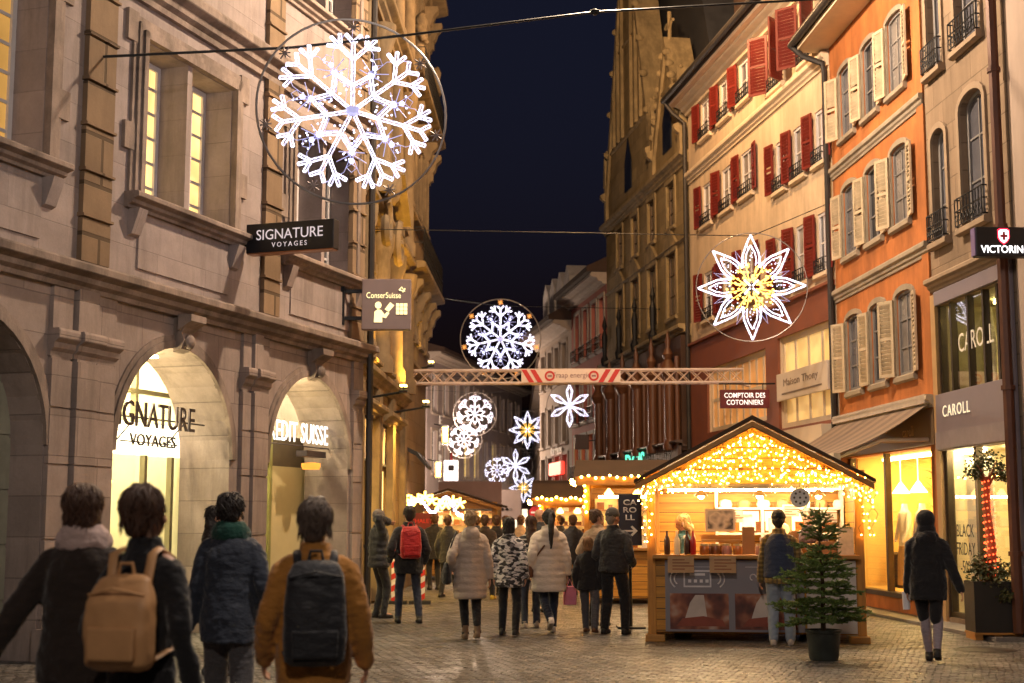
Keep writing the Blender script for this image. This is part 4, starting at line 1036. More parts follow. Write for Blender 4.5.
for (px, py, d, l) in ((475, 393, 62, 'wire over the upper of the two snowflakes by the ESPRIT lettering'), (569, 380, 48, 'wire over the six petalled star before the pink house'), (527, 411, 78, 'wire over the lone small gold hearted star'), (515, 448, 83, 'wire over the far overlapping stars')):
    c = at(px, py, d); x0 = -4 if d > 50 else -2.6; cable('cable', [(x0 if d < 70 else -3.6, d, c.z+.15), c, (2.6 if d < 60 else 1.6, d, c.z+.15)], 'thin '+l, .008)

# ---------------------------------------------------------------- truss with banner
A = F_L2.W(8.25, .0, 4.88); B = F_R3.W(4.6, -.1, 4.88); A.z = B.z = 4.74
t = thing('truss_gantry', 'horizontal white metal lattice truss spanning the street with a striped banner', 'truss', A, atan2(B.y-A.y, B.x-A.x))
Lt = hypot(B.x-A.x, B.y-A.y); h = .3; tm = mat('truss_aluminium', (.62, .5, .44), .4, .3, var=.1, bmp=0)
mb = MB()
for y in (0, .28):
    for z in (0, h): mb.tube([(0, y, z), (Lt, y, z)], .028, 6)
n = int(Lt/.3)
for i in range(n):
    x0, x1 = i*Lt/n, (i+1)*Lt/n
    for y in (0, .28): mb.tube([(x0, y, 0 if i % 2 else h), (x1, y, h if i % 2 else 0)], .013, 4); mb.tube([(x0, y, h if i % 2 else 0), (x1, y, 0 if i % 2 else h)], .011, 4)
    mb.tube([(x0, 0, h), (x1, .28, h)], .011, 4)
mb.build('lattice', tm, t)
s0 = (at(521, 378, A.y+1.5).x-A.x)/cos(t.rotation_euler.z); s1 = s0+2.3
mb = MB(); mb.box(s0, s1, -.06, -.035, .0, .3); bn = mb.build('banner', mat('banner_white', (.72, .58, .5), .5, var=.06, bmp=0), t)
rd = mat('banner_red', (.5, .025, .02), .5, var=.06, bmp=0)
for x in (s0+.0, s0+.2, s1-.52, s1-.3):
    mb = MB(); mb.prism([(x, .0), (x+.12, .0), (x+.3, .3), (x+.18, .3)] if x > s0+1 else [(x+.18, .0), (x+.3, .0), (x+.12, .3), (x, .3)], -.068, -.061)
    mb.build('stripe_marking', rd, bn)
for x in (s0+.66, s1-.62):
    mb = MB(); mb.rings([[(x+r*cos(a_*pi/10), y, .15+r*sin(a_*pi/10)) for a_ in range(20)] for r, y in ((.12, -.062), (.12, -.069), (.075, -.069), (.075, -.062))], cap=False)
    mb.build('ring_marking', rd, bn)
text('banner_lettering', 'Fraap energie', mat('banner_letter', (.25, .12, .12), .5), bn, ((s0+s1)/2+.02, -.062, .15), width=.86, height=.16, extrude=.004)
for x in (s0+.66, s1-.62):
    mb = MB(); mb.box(x-.05, x+.05, -.07, -.063, .13, .17)
    mb.build('bar_marking', mat('banner_letter', (.25, .12, .12), .5), bn)
mb = MB(); mb.tube([(Lt-.1, .1, .0), (Lt+.25, .1, -.1), (Lt+.4, .1, -.45)], .05, 6); mb.build('wall_bracket', tm, t); mb = MB(); mb.tube([(-.05, .14, -.2), (-.05, .14, .5)], .06, 6); mb.build('wall_bracket', tm, t)

# ---------------------------------------------------------------- projecting signs
w = F_L1.W(F_L1.F(243, 241)[0], 0, 0); zc = at(294, 238, w.y-.2).z
nx = -F_L1.n[0], -F_L1.n[1]
rz = atan2(nx[1], nx[0])
t = thing('projecting_sign', 'black oblong SIGNATURE VOYAGES sign sticking out from the arcade building', 'sign', (w.x, w.y, zc), rz)
mb = MB(); mb.box(.1, 1.5, -.09, .09, -.215, .215); pn = mb.build('panel', mat('black_sign', (.012, .012, .015), .45, bmp=.02), t, bevel=.012)
mb = MB(); mb.box(.12, 1.48, -.085, .085, -.23, -.213); mb.build('edge_strip', mat('copper_edge', (.35, .16, .08), .35, .6), t)
mb = MB(); mb.tube([(-.02, 0, .08), (.14, 0, .08)], .03, 6); mb.tube([(-.02, 0, -.08), (.14, 0, -.08)], .03, 6); mb.box(-.03, .0, -.06, .06, -.15, .15); mb.build('bracket', iron, t)
pale = emit('sign_letter_grey', (.75, .68, .72), .42)
text('sign_lettering', 'SIGNATURE', pale, pn, (.8, -.091, .045), width=1.06, height=.15, extrude=.006)
text('sign_lettering', 'VOYAGES', pale, pn, (.8, -.091, -.11), width=.56, height=.07, extrude=.006, space=1.5)
# square mauve sign on the corner of the ornate building
w = at(387.5, 305, 23.4)
t = thing('projecting_sign', 'square mauve ConserSuisse sign with a reading figure on the corner of the ornate building', 'sign', w, .03)
mb = MB(); mb.box(-.425, .4, -.1, .1, -.43, .43); pn = mb.build('panel', mat('mauve_sign', (.24, .18, .18), .5, var=.06, bmp=.03), t, bevel=.01)
mb = MB(); mb.box(-.73, -.425, -.03, .03, .2, .26); mb.box(-.73, -.425, -.03, .03, -.26, -.2); mb.box(-.78, -.72, -.09, .09, -.35, .35); mb.build('bracket', iron, t)
cl = emit('cream_symbol', (1, .82, .42), .95)
text('sign_lettering', 'ConserSuisse', cl, pn, (-.06, -.102, .15), width=.58, height=.1, extrude=.006)
mb = MB(); mb.tube([(.2, -.103, .24), (.24, -.103, .29), (.3, -.103, .22), (.2, -.103, .24)], .012, 4); mb.tube([(.26, -.103, .2), (.3, -.103, .27)], .01, 4); mb.build('bird_emblem', cl, pn); mb = MB()
mb.rings([[(-.15+.055*cos(a_*pi/8), y, -.02+.06*sin(a_*pi/8)) for a_ in range(16)] for y in (-.1, -.108)])
mb.prism([(-.22, -.31), (-.08, -.31), (-.08, -.22), (-.02, -.24), (.04, -.15), (.0, -.13), (-.04, -.18), (-.1, -.1), (-.16, -.09), (-.21, -.13)], -.108, -.1)
mb.prism([(-.04, -.09), (.05, .03), (.12, -.02), (.03, -.13)], -.108, -.1)
mb.build('reading_figure', cl, pn); mb = MB()
for i in range(3):
    for j in range(3): mb.box(.15+.066*i, .15+.066*i+.056, -.108, -.1, -.175+.066*j, -.175+.066*j+.056)
mb.build('sign_figure', cl, pn)
# black cross sign at the right edge
w = at(1008, 243, 18.2); 
t = thing('projecting_sign', 'black VICTORINOX sign with a white and red cross shield at the right edge', 'sign', w, .05)
mb = MB(); mb.box(-.46, .75, -.08, .08, -.195, .2); pn = mb.build('panel', MATS['black_sign'], t, bevel=.01)
mb = MB(); mb.box(-.475, -.462, -.07, .07, -.18, .19); mb.build('edge_strip', mat('violet_edge', (.2, .15, .3), .4), t)
mb = MB(); mb.box(.75, .95, -.03, .03, -.03, .03); mb.build('bracket', iron, t)
wl = emit('sign_white', (1, .97, .95), 1.8); rl = emit('sign_red', (1, .02, .06), 1.6)
text('sign_lettering', 'VICTORINOX', wl, pn, (-.02, -.082, -.1), width=.76, height=.1, extrude=.006, bold=.01)
def shield(k): return [(-.08*k, .09*k), (-.05*k, .11*k), (.05*k, .11*k), (.08*k, .09*k), (.08*k, -.02*k), (.05*k, -.07*k), (0, -.11*k), (-.05*k, -.07*k), (-.08*k, -.02*k)]
mb = MB(); mb.prism([(x-.09, z+.07) for x, z in shield(1.0)], -.086, -.08); mb.build('shield_rim', rl, pn)
mb = MB(); mb.prism([(x-.09, z+.07) for x, z in shield(.82)], -.092, -.086); mb.build('shield', wl, pn)
mb = MB(); mb.box(-.107, -.073, -.097, -.092, .02, .13); mb.box(-.14, -.04, -.0975, -.0925, .058, .092); mb.build('cross', mat('cross_red', (.5, .03, .05), .5), pn)
# red brown hanging sign
w = at(744.5, 399, 30.2)
t = thing('projecting_sign', 'oxblood COMPTOIR DES COTONNIERS sign hanging before the ivory house', 'sign', w, -.03)
mb = MB(); mb.box(-.53, .53, -.05, .05, -.2, .2); pn = mb.build('panel', mat('oxblood_sign', (.12, .012, .012), .5, bmp=.03), t, bevel=.01)
mb = MB(); mb.tube([(-.55, 0, .33), (.95, 0, .33)], .018, 6); mb.tube([(.7, 0, .33), (.74, 0, .33)], .03, 6); mb.tube([(-.4, 0, .2), (-.4, 0, .33)], .012, 5); mb.tube([(.4, 0, .2), (.4, 0, .33)], .012, 5); mb.build('bracket', iron, t); mb = MB(); mb.tube([(.72, 0, -.25), (.72, 0, .85)], .02, 6); mb.build('hanging_pole', iron, t)
text('sign_lettering', 'COMPTOIR DES\nCOTONNIERS', emit('sign_cream', (1, .9, .82), .9), pn, (0, -.053, 0), width=.88, height=.26, extrude=.006, bold=.006)
# light box and lanterns far down on the left
w = at(451, 471, 60); t = thing('light_box_sign', 'small white lit advertising box on a post before the violet grey house', 'sign', w)
mb = MB(); mb.box(-.3, .3, -.1, .1, -.42, .45); pn = mb.build('panel', emit('adbox_white', (1, .95, .88), 2.6, .35, 3), t, bevel=.02)
mb = MB(); mb.box(-.34, .34, -.12, .12, -.6, -.42); mb.tube([(0, .2, -w.z), (0, .2, .8)], .05, 6); mb.build('frame', mat('adbox_red', (.3, .03, .03), .5), t)
mb = MB(); mb.box(-.12, .14, -.11, -.101, .0, .25); mb.build('picture', mat('adbox_picture', (.15, .15, .17), .6, var=.5, scale=8), pn)
for px, py, d, l in ((445, 435, 62, 'amber box lantern beside the ESPRIT lettering'), (438, 470, 66, 'small amber lamp below the ESPRIT lettering'), (449, 499, 64, 'low round warm lamp behind the market stall on the left')):
    w = at(px, py, d); t = thing('wall_lantern', l, 'lantern', w)
    mb = MB(); mb.box(-.12, .12, -.1, .1, -.35, .35); mb.build('lamp_glass', emit('lantern_amber', (1, .5, .06), 4), t, bevel=.03)
    mb = MB(); mb.box(-.16, .16, -.14, .14, -.42, -.35); mb.build('base', iron, t); mb = MB(); mb.box(-.16, .16, -.14, .14, .35, .42); mb.tube([(0, 0, .4), (-.5, .3, .5)], .025, 5); mb.build('bracket', iron, t)
    point('lantern_light', w+Vector((.5, -.6, .3)), 900 if py < 490 else 350, (1, .72, .52), .15)
# plain hanging board before the pink house
w = at(583, 442, 47); t = thing('projecting_sign', 'dark square sign hanging on an iron arm before the pink house', 'sign', w)
mb = MB(); mb.box(-.28, .2, -.08, .08, -.25, .25); mb.build('panel', mat('dark_brown_sign', (.05, .02, .015), .5), t, bevel=.02)
mb = MB(); mb.tube([(-.05, 0, .02), (.9, .0, .08)], .02, 5); mb.build('bracket', iron, t)
# no entry sign and red box far along the street
w = at(535, 515, 70)
t = thing('road_sign', 'small round red no entry sign far down the street', 'sign', (w.x, w.y, 0))
mb = MB(); mb.tube([(0, 0, 0), (0, 0, 2.2)], .03, 6); mb.build('post', iron, t)
mb = MB(); mb.rings([[(.3*cos(a_*pi/10), y, 1.95+.3*sin(a_*pi/10)) for a_ in range(20)] for y in (-.03, -.05)]); mb.build('disc', mat('road_red', (.5, .02, .03), .4), t)
mb = MB(); mb.box(-.2, .2, -.06, -.052, 1.91, 1.99); mb.build('bar_marking', mat('road_white', (.7, .7, .7), .5), t)

# ---------------------------------------------------------------- awning over the orange house's shop
t = thing('awning', 'striped grey brown fabric awning pulled out over the orange house shop window', 'awning', F_R2.W(.1, -.02, 0), F_R2.rot)
AL = F_R2.L-.2; zt, zf, out = 3.42, 2.58, 1.55
cloth = fabric('awning_cloth', (.15, .1, .075), .8, .1, wrinkle=.1)
cl2 = fabric('awning_cloth_pale', (.24, .17, .12), .8, .1, wrinkle=.1)
mb = MB(); k = 16
for i in range(k):
    x0, x1 = AL*i/k, AL*(i+1)/k; mb.m = i % 2
    n = 6; top = [(-out*j/n, zt+(zf-zt)*j/n-.08*sin(pi*j/n)) for j in range(n+1)]
    for j in range(n):
        a_, c_ = top[j], top[j+1]
        mb.add([(x0, a_[0], a_[1]), (x1, a_[0], a_[1]), (x1, c_[0], c_[1]), (x0, c_[0], c_[1]), (x0, a_[0], a_[1]-.012), (x1, a_[0], a_[1]-.012), (x1, c_[0], c_[1]-.012), (x0, c_[0], c_[1]-.012)], [(0, 1, 2, 3), (7, 6, 5, 4), (0, 4, 5, 1), (2, 6, 7, 3), (1, 5, 6, 2), (3, 7, 4, 0)])
mb.m = 0
mb.build('cloth', [cloth, cl2], t)
mb = MB(); mb.box(-.05, AL+.05, -out-.05, -out+.05, zf-.1, zf+.02); mb.tube([(AL-.15, -.02, zt-.6), (AL-.15, -.8, 2.8), (AL-.15, -out, zf-.06)], .035, 6); mb.tube([(.15, -.02, zt-.6), (.15, -out, zf-.06)], .035, 6); mb.box(-.05, AL+.05, -.14, .0, zt-.04, zt+.1); mb.build('frame', mat('awning_rail', (.5, .42, .34), .5, .2), t)

# ---------------------------------------------------------------- unseen street lamps above the picture; all but the stall's are added light
def street_lamp(loc, label, power, col=(1, .56, .2), half=4.0):
    t = thing('street_lamp', label, 'street lamp', loc)
    mb = MB(); mb.lathe([(0, .32), (.06, .3), (.08, .2), (.3, .06), (.32, 0), (.28, 0)], (0, 0, 0), 20); mb.build('housing', mat('lamp_grey', (.2, .2, .2), .4, .5), t, smooth=40)
    mb = MB(); mb.lathe([(.27, .01), (.2, -.06), (0, -.09)], (0, 0, 0), 16); mb.build('diffuser', emit('lamp_diffuser', (1, .7, .35), 8), t, smooth=60)
    mb = MB(); mb.tube([(-half, 0, .9), (0, 0, .32), (half, 0, .9)], .012, 5); mb.build('span_wire', iron, t)
    l = point('street_light', (0, 0, -.25), power, col, .18); l.parent = t
    return t
street_lamp((.6, 8.5, 7.4), 'added unseen street lamp hung on wires over the near end of the street', 600, (1, .86, .74), 6)  # added out of view to light the near facades
street_lamp((-.5, -3.5, 8.5), 'added unseen street lamp hung on wires over the street behind the viewer', 900, (1, .84, .7), 8)  # added behind the camera to brighten the foreground walkers
street_lamp((1.6, 21.0, 11.8), 'street lamp hung on wires over the market stall', 3400, (1, .74, .5), 3.6)
street_lamp((2.4, 30.0, 14.6), 'added unseen street lamp high on wires between the ornate building and the ivory house', 2300, (1, .58, .26), 2.6)  # added out of view to light the upper fronts
# ================================================================ market stall
pine = wood('honey_pine', (.5, .22, .035), .55, axis='z')
pine_b = wood('honey_pine_boards', (.56, .25, .03), .55, .14, axis='x')
pine_x = wood('honey_pine_rail', (.46, .21, .04), .55, axis='x')
bulb_m = emit('fairy_bulb', (1, .46, .075), 90)
fwire = mat('fairy_wire', (.03, .05, .02), .6)
def stall_shell(label, loc, rz, w=3.1, d=2.2, eav=2.12, top=3.0, counter=1.12, group='wooden market stalls', detail=True, along=False):
    t = thing('market_stall', label, 'market stall', loc, rz, group)
    def post(x, y):
        mb = MB(); mb.box(x, x+.11, y, y+.11, .0, eav+.02); mb.build('post', pine, t, bevel=.008 if detail else 0)
    for x in (.03, w-.14):
        for y in (.0, d-.14): post(x, y)
    sl = (top-eav)/(w/2)
    def g(x): return top-abs(x-w/2)*sl-.03
    if along:                                        # ridge parallel to the counter
        g = lambda x: eav
        mb = MB(); mb.run([(-.45, eav-.12), (-.45, eav-.06), (d/2, top), (d+.3, eav-.06), (d+.3, eav-.12), (d/2, top-.07)], -.15, w+.15); mb.build('roof', mat('stall_roof_felt', (.06, .035, .02), .85, var=.3, bmp=.4), t)
        mb = MB()
        for xx in (.0, w-.04): mb.run([(0, eav), (d/2, top-.1), (d, eav)], xx, xx+.04)
        mb.box(-.12, w+.12, -.46, -.42, eav-.2, eav-.04); mb.build('fascia_board', pine_x, t)
    mb = MB(); (mb.box(.1, w-.1, .02, .06, eav-.25, eav) if along else mb.prism([(.0, eav-.0), (w, eav-.0), (w, g(w)), (w/2, top-.03), (0, g(0))], .02, .06)); mb.build('gable', pine_b, t)
    if not along:
     mb = MB(); mb.prism([(.0, eav), (w, eav), (w, g(w)), (w/2, top-.03), (0, g(0))], d-.06, d-.02); mb.build('rear_gable', pine_b, t)
     mb = MB()
     for sg in (-1, 1):
        e_ = w/2+.13; zt = top+.0; ze = top-e_*sl
        mb.prism([(w/2, zt), (w/2+sg*e_, ze), (w/2+sg*e_, ze+.05), (w/2, zt+.06)], -.13, d+.2)
     mb.build('roof', mat('stall_roof_felt', (.06, .035, .02), .85, var=.3, bmp=.4), t)
     mb = MB()
     for sg in (-1, 1): mb.prism([(w/2, top-.02), (w/2+sg*(w/2+.11), top-(w/2+.11)*sl-.02), (w/2+sg*(w/2+.11), top-(w/2+.11)*sl-.1), (w/2, top-.11)], -.12, -.095)
     mb.box(.0, w, -.03, .018, eav-.08, eav+.1); mb.build('fascia_board', pine_x, t, bevel=.005)
    mb = MB(); mb.box(.14, w-.14, -.05, .06, eav-.14, eav-.082); mb.build('roller_blind', mat('grey_blind', (.2, .19, .18), .6), t)
    mb = MB(); mb.box(.1, w-.1, -.12, .5, counter-.05, counter); mb.build('counter', pine_x, t, bevel=.006)
    mb = MB(); mb.box(.14, w-.14, .02, .05, .12, counter-.052); mb.build('front_panel', pine_b, t)
    mb = MB(); mb.box(.05, .08, .11, d-.14, .1, eav); mb.box(w-.08, w-.05, .11, d-.14, .1, 1.1); mb.box(w-.08, w-.05, .7, d-.14, 1.1, eav); mb.box(.14, w-.14, d-.1, d-.06, .1, eav); mb.box(.14, w-.14, .06, d-.1, .1, .14); mb.build('side_wall', pine_b, t)
    for x in (.0, w-.25):
        mb = MB(); mb.box(x, x+.25, -.12, .14, 0, .09); mb.build('foot_block', pine_x, t, bevel=.01)
    return t, g
cL = ground(646, 641); loc = Vector((cL.x, cL.y, 0)); RZS = -.13
t, g = stall_shell('nearest wooden market stall, gable covered in fairy lights, selling food behind a grey panelled counter', loc, RZS, 2.86, 2.2, 2.12, 2.88)
ST = t; SW = 2.86
def S(x, y, z): return Matrix.Rotation(RZS, 4, 'Z') @ Vector((x, y, z))+loc
# shelves, back boards with the stall light put in as glow
shelfm = mat('white_shelf', (.68, .6, .48), .6, var=.06)
mb = MB(); mb.box(.95, 2.75, 1.75, 2.05, 1.72, 1.75); mb.box(.95, 2.75, 1.75, 2.05, 1.36, 1.39); mb.box(.95, 2.75, 1.75, 2.05, 1.0, 1.03)
for x in (.95, 1.6, 2.25, 2.72): mb.box(x, x+.04, 1.75, 2.05, .2, 2.05)
mb.build('shelf', shelfm, t)
mb = MB(); mb.box(1.0, 1.58, 2.0, 2.03, 1.42, 1.7); mb.box(1.66, 2.2, 2.0, 2.03, 1.42, 1.7); mb.build('glow_backboard', emit('backboard_glow', (1, .68, .34), 2.0), t)  # boards emit, standing in for lamp light falling on them
mb = MB(); mb.box(.3, 2.6, .55, .62, 1.98, 2.02); mb.box(.3, 2.6, 1.5, 1.57, 1.98, 2.02); mb.build('strip_light', emit('stall_strip', (1, .74, .4), 65), t)
for x in (.75, 1.55, 2.35):
    mb = MB(); mb.tube([(x, 1.0, 2.12), (x, 1.0, 1.98)], .008, 5); mb.lathe([(.02, .1), (.1, .0), (.09, 0), (.01, .08)], (x, 1.0, 1.9), 12); mb.build('pendant_lamp', mat('brass_shade', (.5, .3, .1), .35, .8), t, smooth=50)
    mb = MB(); mb.ball((x, 1.0, 1.9), .045, 8, 6); mb.build('lamp_bulb', emit('pendant_bulb', (1, .75, .4), 30), t)
# grey counter panels with printed pictures
pm = mat('grey_mauve_panel', (.2, .185, .21), .6, var=.06, bmp=.03)
mb = MB(); mb.box(.26, 2.05, -.03, .018, .13, 1.05); pn = mb.build('grey_panel', pm, t)
mb = MB(); mb.box(2.08, 2.71, -.03, .018, .12, 1.05); mb.build('pale_panel', mat('pale_panel', (.5, .46, .43), .6, var=.06, bmp=.03), t)
def photo(name, seed, cols):
    if name in MATS: return MATS[name]
    m, nt, bs, out = _new(name); co = coords(nt, (1, 1, 1.0))
    n1 = N(nt, 'ShaderNodeTexNoise', Scale=4.5, Detail=2); mp = coords(nt); 
    off = nt.nodes.new('ShaderNodeMapping'); off.inputs['Location'].default_value = (seed, seed*2, seed); nt.links.new(mp, off.inputs[0]); nt.links.new(off.outputs[0], n1.inputs['Vector'])
    r = nt.nodes.new('ShaderNodeValToRGB'); el = r.color_ramp.elements; el[0].position = .3; el[1].position = .7; el[0].color = (*cols[0], 1); el[1].color = (*cols[-1], 1)
    for i, c in enumerate(cols[1:-1]): x = el.new(.3+.4*(i+1)/(len(cols)-1)); x.color = (*c, 1)
    nt.links.new(n1.outputs['Fac'], r.inputs[0]); nt.links.new(r.outputs[0], bs.inputs['Base Color']); bs.inputs['Roughness'].default_value = .5
    MATS[name] = m; return m
for x0, x1, sd in ((.32, 1.08, 1), (1.16, 1.95, 5)):
    mb = MB(); mb.box(x0, x1, -.036, -.031, .16, .62); o = mb.build('food_picture', photo('food_print_%d' % sd, sd, [(.04, .012, .01), (.12, .03, .02), (.28, .1, .05), (.42, .3, .24)]), pn)
    mb = MB(); cx = (x0+x1)/2
    mb.prism([(cx-.12, .5), (cx-.05, .6), (cx+.06, .6), (cx+.1, .3), (cx-.2, .26)], -.039, -.0365); mb.build('print_shape', mat('print_cream', (.5, .42, .38), .5, var=.2), pn)
    mb = MB(); mb.prism([(cx-.3, .2), (cx+.34, .2), (cx+.3, .28), (cx+.05, .33), (cx-.22, .3)], -.0415, -.0395); mb.build('print_shape', mat('print_red', (.22, .05, .03), .5, var=.3), pn)
wht = mat('print_white', (.6, .56, .58), .5)
mb = MB(); mb.box(.5, .86, -.036, -.031, .7, .72); mb.box(.5, .86, -.036, -.031, .9, .92); mb.box(.5, .52, -.036, -.031, .72, .9); mb.box(.84, .86, -.036, -.031, .72, .9); mb.box(.58, .78, -.036, -.031, .85, .88)
for i in range(4): mb.lathe([(0, 0), (.025, 0), (.025, .005), (0, .005)], (0, 0, 0), 4) if False else mb.box(.56+.075*i, .6+.075*i, -.036, -.031, .76, .8)
for sg in (-1, 1):
    for r in (.08, .13):
        mb.tube([(.68+sg*(.22+r*cos(a_*.25)), -.033, .81+r*sin(a_*.25)) for a_ in range(-4, 5)], .009, 4)
for i in range(3): mb.tube([(1.4+.14*i+.04*cos(a_*pi/5), -.033, .83+.04*sin(a_*pi/5)) for a_ in range(8)], .008, 4)
mb.box(.46, .9, -.036, -.031, .96, .965); mb.box(1.3, 1.75, -.036, -.031, .96, .966); mb.build('print_figure', wht, pn)
card = mat('kraft_card', (.45, .27, .14), .8, var=.1)
ink = mat('card_ink', (.25, .1, .05), .7)
for k, x0 in enumerate((.3, .84)):
    c = S(x0+.17, -.15, 1.0); mb = MB(); mb.box(-.17, .17, -.006, .006, -.11, .1); mb.m = 1
    for j in range(4): mb.box(-.11, .05+.06*((j*7+k) % 3), -.009, -.007, .05-.04*j, .065-.04*j)
    o = mb.build('price_card', [card, ink], None, loc=c, rot=(0, 0, RZS)); tag(o, ['brown price card at the left end of the stall counter', 'second brown price card, beside the one at the counter end'][k], 'price card')
# fairy lights
def bulb_thing(label, pts_lists, bulbs, group=None, r=.0095, maxparts=100, m=bulb_m):
    t2 = thing('fairy_lights', label, 'fairy lights', bulbs[0], 0, group); o0 = Vector(bulbs[0])
    mb = MB()
    for pl in pts_lists: mb.tube([Vector(p)-o0 for p in pl], .004, 3)
    mb.build('wire', fwire, t2)
    mb = MB(); mb.ball((0, 0, 0), r, 6, 4); first = None
    rr = random.Random(3)
    for i, p in enumerate(bulbs[:maxparts]):
        if first is None: first = mb.build('bulb', m, t2)
        else:
            o = first.copy(); COL.objects.link(o); o.parent = t2; o.location = Vector(p)-o0
    if len(bulbs) > maxparts:
        mb = MB()
        for p in bulbs[maxparts:]: mb.ball(Vector(p)-o0, r*(.7+.5*rr.random()), 6, 4)
        tag(mb.build('bulbs', m, t2), kind='stuff')
    return t2
rr = random.Random(11); bulbs = []; wires = []
nst = 84
wires.append([S(x*SW/20, -.13, g(x*SW/20)-.06) for x in range(21)])
for i in range(nst):
    x = -.06+(SW+.12)*i/(nst-1); zt = g(min(max(x, 0), SW))-.06; ln = .12+rr.random()**.7*min(.8, max(.15, (zt-2.0)))
    pl = []
    k = int(ln/.11)+1
    for j in range(k+1):
        p = S(x+rr.uniform(-.03, .03), -.07-.02*rr.random(), zt-ln*j/k); pl.append(p)
        if j: bulbs.append(p+Vector((rr.uniform(-.02, .02), -.01, 0)))
    wires.append(pl)
for x in (.0, .06, SW-.06, SW+.05, SW+.1):
    pl = [S(x+rr.uniform(-.05, .05), -.06, 2.1-.09*j) for j in range(9 if x > 1 else 10)]; wires.append(pl); bulbs += [p for p in pl[1:] if rr.random() < .8]
for i in range(60):
    x = SW*i/59; p = S(x, -.08+rr.uniform(-.02, .02), 2.13+.05*sin(i*1.7)); bulbs.append(p)
wires.append([S(SW*i/59, -.05, 2.15+.03*sin(i*1.7)) for i in range(60)])
rr.shuffle(bulbs)
bulb_thing('warm fairy lights hanging in strands over the gable of the nearest market stall', wires, bulbs)
# goods on the counter
def goods(name, label, cat, x, y, z, fn, mats, group=None, smooth=40):
    mb = MB(); fn(mb); o = mb.build(name, mats, None, smooth=smooth, loc=S(x, y, z), rot=(0, 0, RZS)); return tag(o, label, cat, group)
def bottle(mb): mb.lathe([(0, 0), (.038, 0), (.04, .02), (.04, .19), (.016, .25), (.014, .31), (0, .31)], (0, 0, 0), 12)
dk = mat('dark_bottle', (.05, .02, .01), .12, bmp=0, spec=.7); rdb = mat('red_bottle', (.35, .015, .012), .15, bmp=0, spec=.7); whb = mat('cream_candle', (.7, .6, .45), .5)
GB = 'bottles on the stall counter'
for x, m_, l in ((.29, dk, 'dark brown bottle at the left end of the stall counter'), (.42, whb, 'cream coloured bottle between two dark bottles on the stall counter'), (.55, dk, 'dark bottle next to the red bottle on the stall counter'), (.63, rdb, 'bright red bottle on the stall counter')):
    goods('bottle', l, 'bottle', x, .02, 1.12, bottle, m_, GB)
jar_m = [mat('amber_jar', (.3, .1, .02), .2, bmp=0, spec=.6), mat('brown_jar', (.14, .05, .02), .2, bmp=0, spec=.6), mat('pink_jar', (.4, .2, .17), .3, bmp=0)]
lidm = mat('jar_lid', (.6, .45, .25), .4, .4)
def jar(mb):
    mb.lathe([(0, 0), (.06, 0), (.065, .01), (.065, .1), (.055, .115), (0, .115)], (0, 0, 0), 12); mb.m = 1; mb.lathe([(0, .116), (.058, .116), (.058, .14), (0, .14)], (0, 0, 0), 12); mb.m = 0
for i in range(11):
    x = .78+i*.145
    if 1.28 < x < 1.42: continue
    goods('jar', 'preserve jar with a pale lid in the row along the stall counter', 'jar', x, .06+.02*(i % 3), 1.12, jar, [jar_m[(i*7) % 3], lidm], 'jars along the stall counter')
bx = mat('brown_carton', (.34, .17, .07), .7, var=.2)
def carton(w, h): return lambda mb: (mb.box(-w/2, w/2, -.07, .07, 0, h), mb.box(-w/2-.004, w/2+.004, -.074, .074, h-.03, h-.012))
goods('display_stand', 'long wooden tray raised behind the jars on the stall counter', 'tray', 1.0, .34, 1.12, lambda mb: (mb.box(-.26, .26, -.1, .1, .16, .19), mb.box(-.26, -.23, -.1, .1, 0, .16), mb.box(.23, .26, -.1, .1, 0, .16), mb.box(-.26, .26, .08, .1, .19, .25)), pine_x)
goods('carton', 'brown carton tilted up in the middle of the stall counter', 'carton', 1.36, .28, 1.12, carton(.16, .36), bx)
goods('carton', 'wide cream carton leaning at the right end of the stall counter', 'carton', 2.6, .1, 1.12, carton(.2, .36), mat('cream_carton', (.62, .5, .38), .6, var=.2, scale=8))
goods('carton', 'low brown carton beside the cream carton at the counter end', 'carton', 2.36, .14, 1.12, carton(.26, .17), bx)
goods('framed_picture', 'white framed black print standing behind the stall counter', 'picture', 1.0, .48, 1.42, lambda mb: (mb.box(-.2, .2, 0, .02, 0, .3), setattr(mb, 'm', 1), mb.box(-.17, .17, -.006, 0, .03, .27)), [shelfm, photo('bw_print', 9, [(.02, .02, .02), (.6, .55, .5), (.03, .03, .03), (.5, .45, .4)])])
goods('globe_lamp', 'small glowing globe lamp on a foot on the stall counter', 'lamp', 1.82, .3, 1.12, lambda mb: (mb.ball((0, 0, .33), .085), setattr(mb, 'm', 1), mb.lathe([(0, 0), (.08, 0), (.08, .02), (.02, .05), (.02, .24), (0, .25)])), [emit('globe_glow', (1, .6, .2), 1.3), jar_m[0]])
for i in range(9):
    x = .8+.2*i
    if 1.2 < x < 1.5: continue
    goods('jar', 'preserve jar with a pale lid in the row along the stall counter', 'jar', x+.05, .22+.02*(i % 2), 1.12, jar, [jar_m[(i*5+1) % 3], lidm], 'jars along the stall counter')
for i, (x, w_, h_, l) in enumerate(((1.62, .2, .22, 'pale carton standing behind the jars near the middle of the counter'), (1.95, .14, .3, 'tall narrow carton behind the jars, right of the middle of the counter'), (2.2, .24, .14, 'flat wide carton behind the fir on the counter'))):
    goods('carton', l, 'carton', x, .4, 1.12, carton(w_, h_), [mat('white_carton', (.66, .6, .5), .6, var=.25, scale=14), bx, mat('orange_carton', (.5, .22, .05), .6, var=.3, scale=10)][i])
